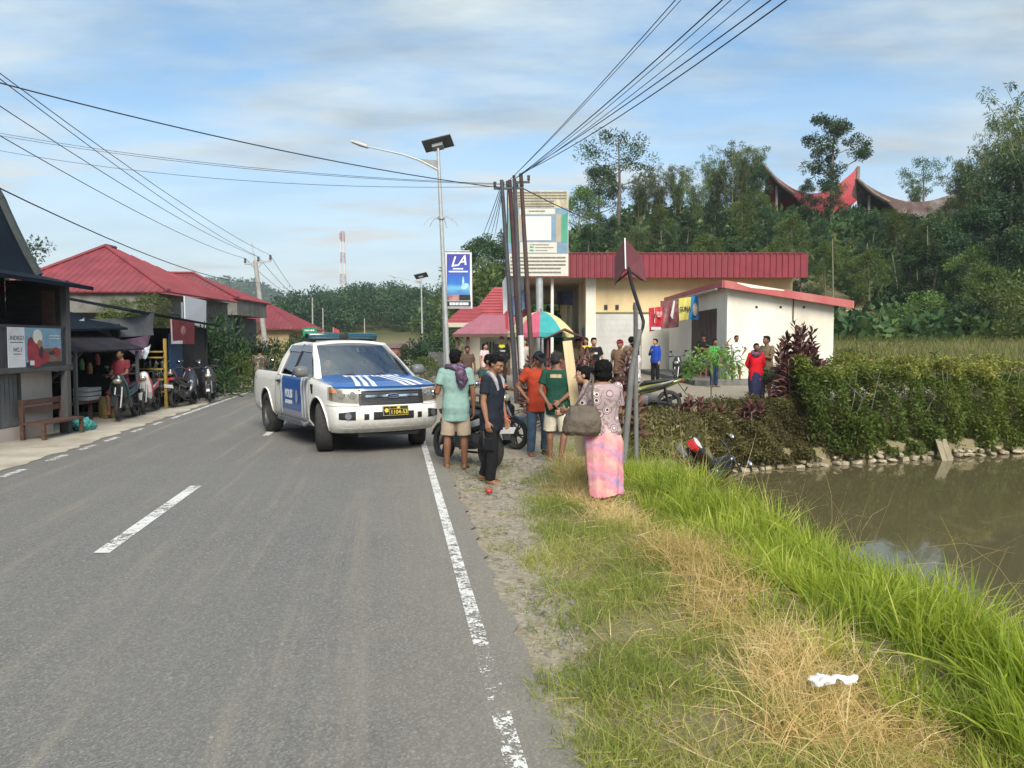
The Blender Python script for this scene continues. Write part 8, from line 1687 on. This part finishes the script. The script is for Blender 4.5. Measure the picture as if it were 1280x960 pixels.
# green road sign and flag beyond the pickup
D = 44; gs = thing('road_sign', 'green road direction sign on two posts behind the pickup', 'road sign', (wx(398, D), D, 0)); mb = MB(); mb.prism([at(378, 410, D), at(396, 409, D), at(396, 421, D), at(378, 421.5, D)], (0, .04, 0)); mb.build('panel', M('sign_green', (.02, .20, .09), .4, .1), gs, world=True)
mb = MB(); scribble(mb, 381, 393, 413, 2, D, -.03, 3, 1); scribble(mb, 382, 391, 417.5, 2, D, -.03, 4, 1); mb.build('small_print', VINYL('adwhite', (.72, .72, .74)), gs, world=True, ang=0)
for px in (380, 394): mb = MB(); mb.tube([(wx(px, D), D + .1, 0), (wx(px, D), D + .1, wz(411, D))], .04, 6); mb.build('post', GREYM, gs, world=True)
fl = thing('flag', 'small red and white flag above the pickup roof in the distance', 'flag', (wx(417, 52), 52, 0)); mb = MB(); mb.tube([(0, 0, 0), (0, 0, wz(409, 52))], .025, 6); mb.build('pole', GREYM, fl); mb = MB(); mb.prism([(0, 0, wz(409, 52)), (.42, .05, wz(413, 52)), (.42, .05, wz(416, 52)), (0, 0, wz(415, 52))], (0, .02, 0)); mb.build('cloth', VINYL('redstrip', (.40, .04, .05)), fl)
# cables
def cable(label, pts, r, group='overhead cables', sag=0.0, m=None):
    P = [V(p) for p in pts]; r *= .72
    if len(P) == 2: P = [P[0].lerp(P[1], k / 16) - V((0, 0, sag * 4 * (k / 16) * (1 - k / 16))) for k in range(17)]
    mb = MB(); mb.tube(P, r, 6); return mb.build('cable', m or M('cable_black', (.02, .02, .024), .6, .2, 5), None, label=label, cat='cable', group=group)
def ext(a, b, k): return a + (b - a) * k
C1 = 'overhead power cable rising from the roadside pole bundle to the upper right'
for tp, q, D2, s, r in ((tops[1], (838, 0), 11.0, .10, .010), (tops[1], (845, 0), 11.2, .10, .008), (tops[2], (893, 0), 10.2, .12, .013), (tops[2], (900, 0), 10.0, .16, .008), (tops[2], (922, 0), 9.7, .16, .008), (tops[3], (950, 0), 9.2, .12, .012), (tops[3], (958, 0), 9.2, .22, .012)):
    cable(C1, (tp, ext(tp, at(*q, D2), 1.35)), r, sag=s, group='cables from the pole bundle')
a, b = at(0, 97, 12.5), tops[0] + V((0, 0, -.2)); cable('thick black cable sagging across the sky from the left edge to the pole bundle', (ext(b, a, 1.12), b), .016, sag=.22)
for q0, q1, r in (((0, 162), 230, .009), ((0, 165), 231, .009), ((0, 182), 233, .009)): cable('thin slack cable low across the sky towards the pole bundle', (ext(tops[0], at(*q0, 23), 1.1), at(634, q1, 20.2)), r, sag=.42 if q0[1] > 170 else .30, group='thin cables across the road')
for q0, k, r in (((0, 83), 2, .013), ((0, 90), 1, .013), ((0, 124), 1, .013), ((0, 161), 0, .013)): cable('line wire running from the left edge to the leaning utility pole', (ext(INS[k], at(*q0, 15), 1.12), INS[k]), r, sag=.35, group='wires to the utility pole')
cable('thick black service cable from the left edge to the utility pole shaft', (ext(at(323, 353, 45), at(0, 223, 14), 1.1), at(323, 353, 45)), .018, sag=.55)
for k in range(3): cable('line wire leading away from the utility pole down the road', (INS[k], at(391, 376, 110)), .02, sag=.9, group='wires beyond the utility pole')
cable('black cable from the pole bundle into the hillside trees', (tops[3] + V((0, 0, -.35)), at(860, 280, 60)), .02, sag=1.0)
for i, (q, D2) in enumerate((((600, 296), 40), ((607, 292), 44), ((613, 290), 48), ((618, 289), 52))): cable('far cable slanting down behind the pole bundle', (tops[0] + V((0, 0, -.1 - .1 * i)), ext(tops[0], at(*q, D2), 1.6)), .016, sag=.2, group='far cables behind the pole bundle')
# odds and ends
g = gnd(1041, 860, .08); mb = MB()
for k in range(9): mb.ell((RND.uniform(-.085, .085), RND.uniform(-.02, .02), RND.uniform(0, .02)), (RND.uniform(.03, .05), RND.uniform(.02, .035), RND.uniform(.008, .018)), Matrix.Rotation(RND.uniform(-.6, .6), 3, 'Y'))
o = link('plastic_wrapper', melt(mb, .004, 1, .022, .028), M('white_litter', (.62, .62, .61), .5, .10, 20), None, 'crumpled white plastic wrapper lying on the dry grass', 'litter'); o.location = g + V((0, 0, .03))
g = gnd(611, 617); mb = MB(); mb.ell((0, 0, .03), (.045, .035, .03)); o = mb.build('red_wrapper', M('red_litter', (.40, .035, .03), .4, .3, 20), None, label='small red scrap of litter on the gravel by the road', cat='litter'); o.location = g
for a, b, lb in ((at(1172, 549, 17.3), at(1181, 577, 17.05), 'left one of two boards leaning on the pond bank'), (at(1179, 549, 17.35), at(1188, 576, 17.1), 'right one of two boards leaning on the pond bank')): mb = MB(); mb.beam(a, b, .12, .04, (0, -1, .3)); mb.build('board', M('weathered_plank', (.26, .22, .15), .85, .3, 4), None, label=lb, cat='board', group='boards at the pond edge')
for k in range(11):
    x, y = 25.5 + RND.uniform(-3.2, 3.2), 60 + RND.uniform(-3, 3); a = RND.uniform(-.5, .5); L = RND.uniform(2, 4); b = (x + L * math.cos(a), y + L * math.sin(a) * .5); mb = MB(); mb.tube([(x, y, hz(x, y) + .25), (b[0], b[1], hz(*b) + .3)], .055, 6); mb.build('bamboo_pole', M('cut_bamboo', (.42, .36, .24), .6, .2, 5), None, label='pale cut bamboo pole lying on the bare slope', cat='bamboo pole', group='cut bamboo on the bare slope')
for k in range(6):
    px = (1040, 1076, 1098, 1122, 1146, 1158)[k]; D = 63; x = wx(px, D); z = hz(x, D); l = RND.uniform(-.9, .5); hgt = RND.uniform(4, 8); mb = MB(); mb.tube([(x, D, z - .2), (x + l * .4, D, z + hgt * .5), (x + l * 1.2, D - .2, z + hgt)], [.055, .05, .03], 6); mb.build('bamboo_culm', M('pale_bamboo', (.24, .22, .14), .5, .2, 5), None, label='bare pale bamboo culm standing at the edge of the bare slope', cat='bamboo culm', group='bare bamboo culms')
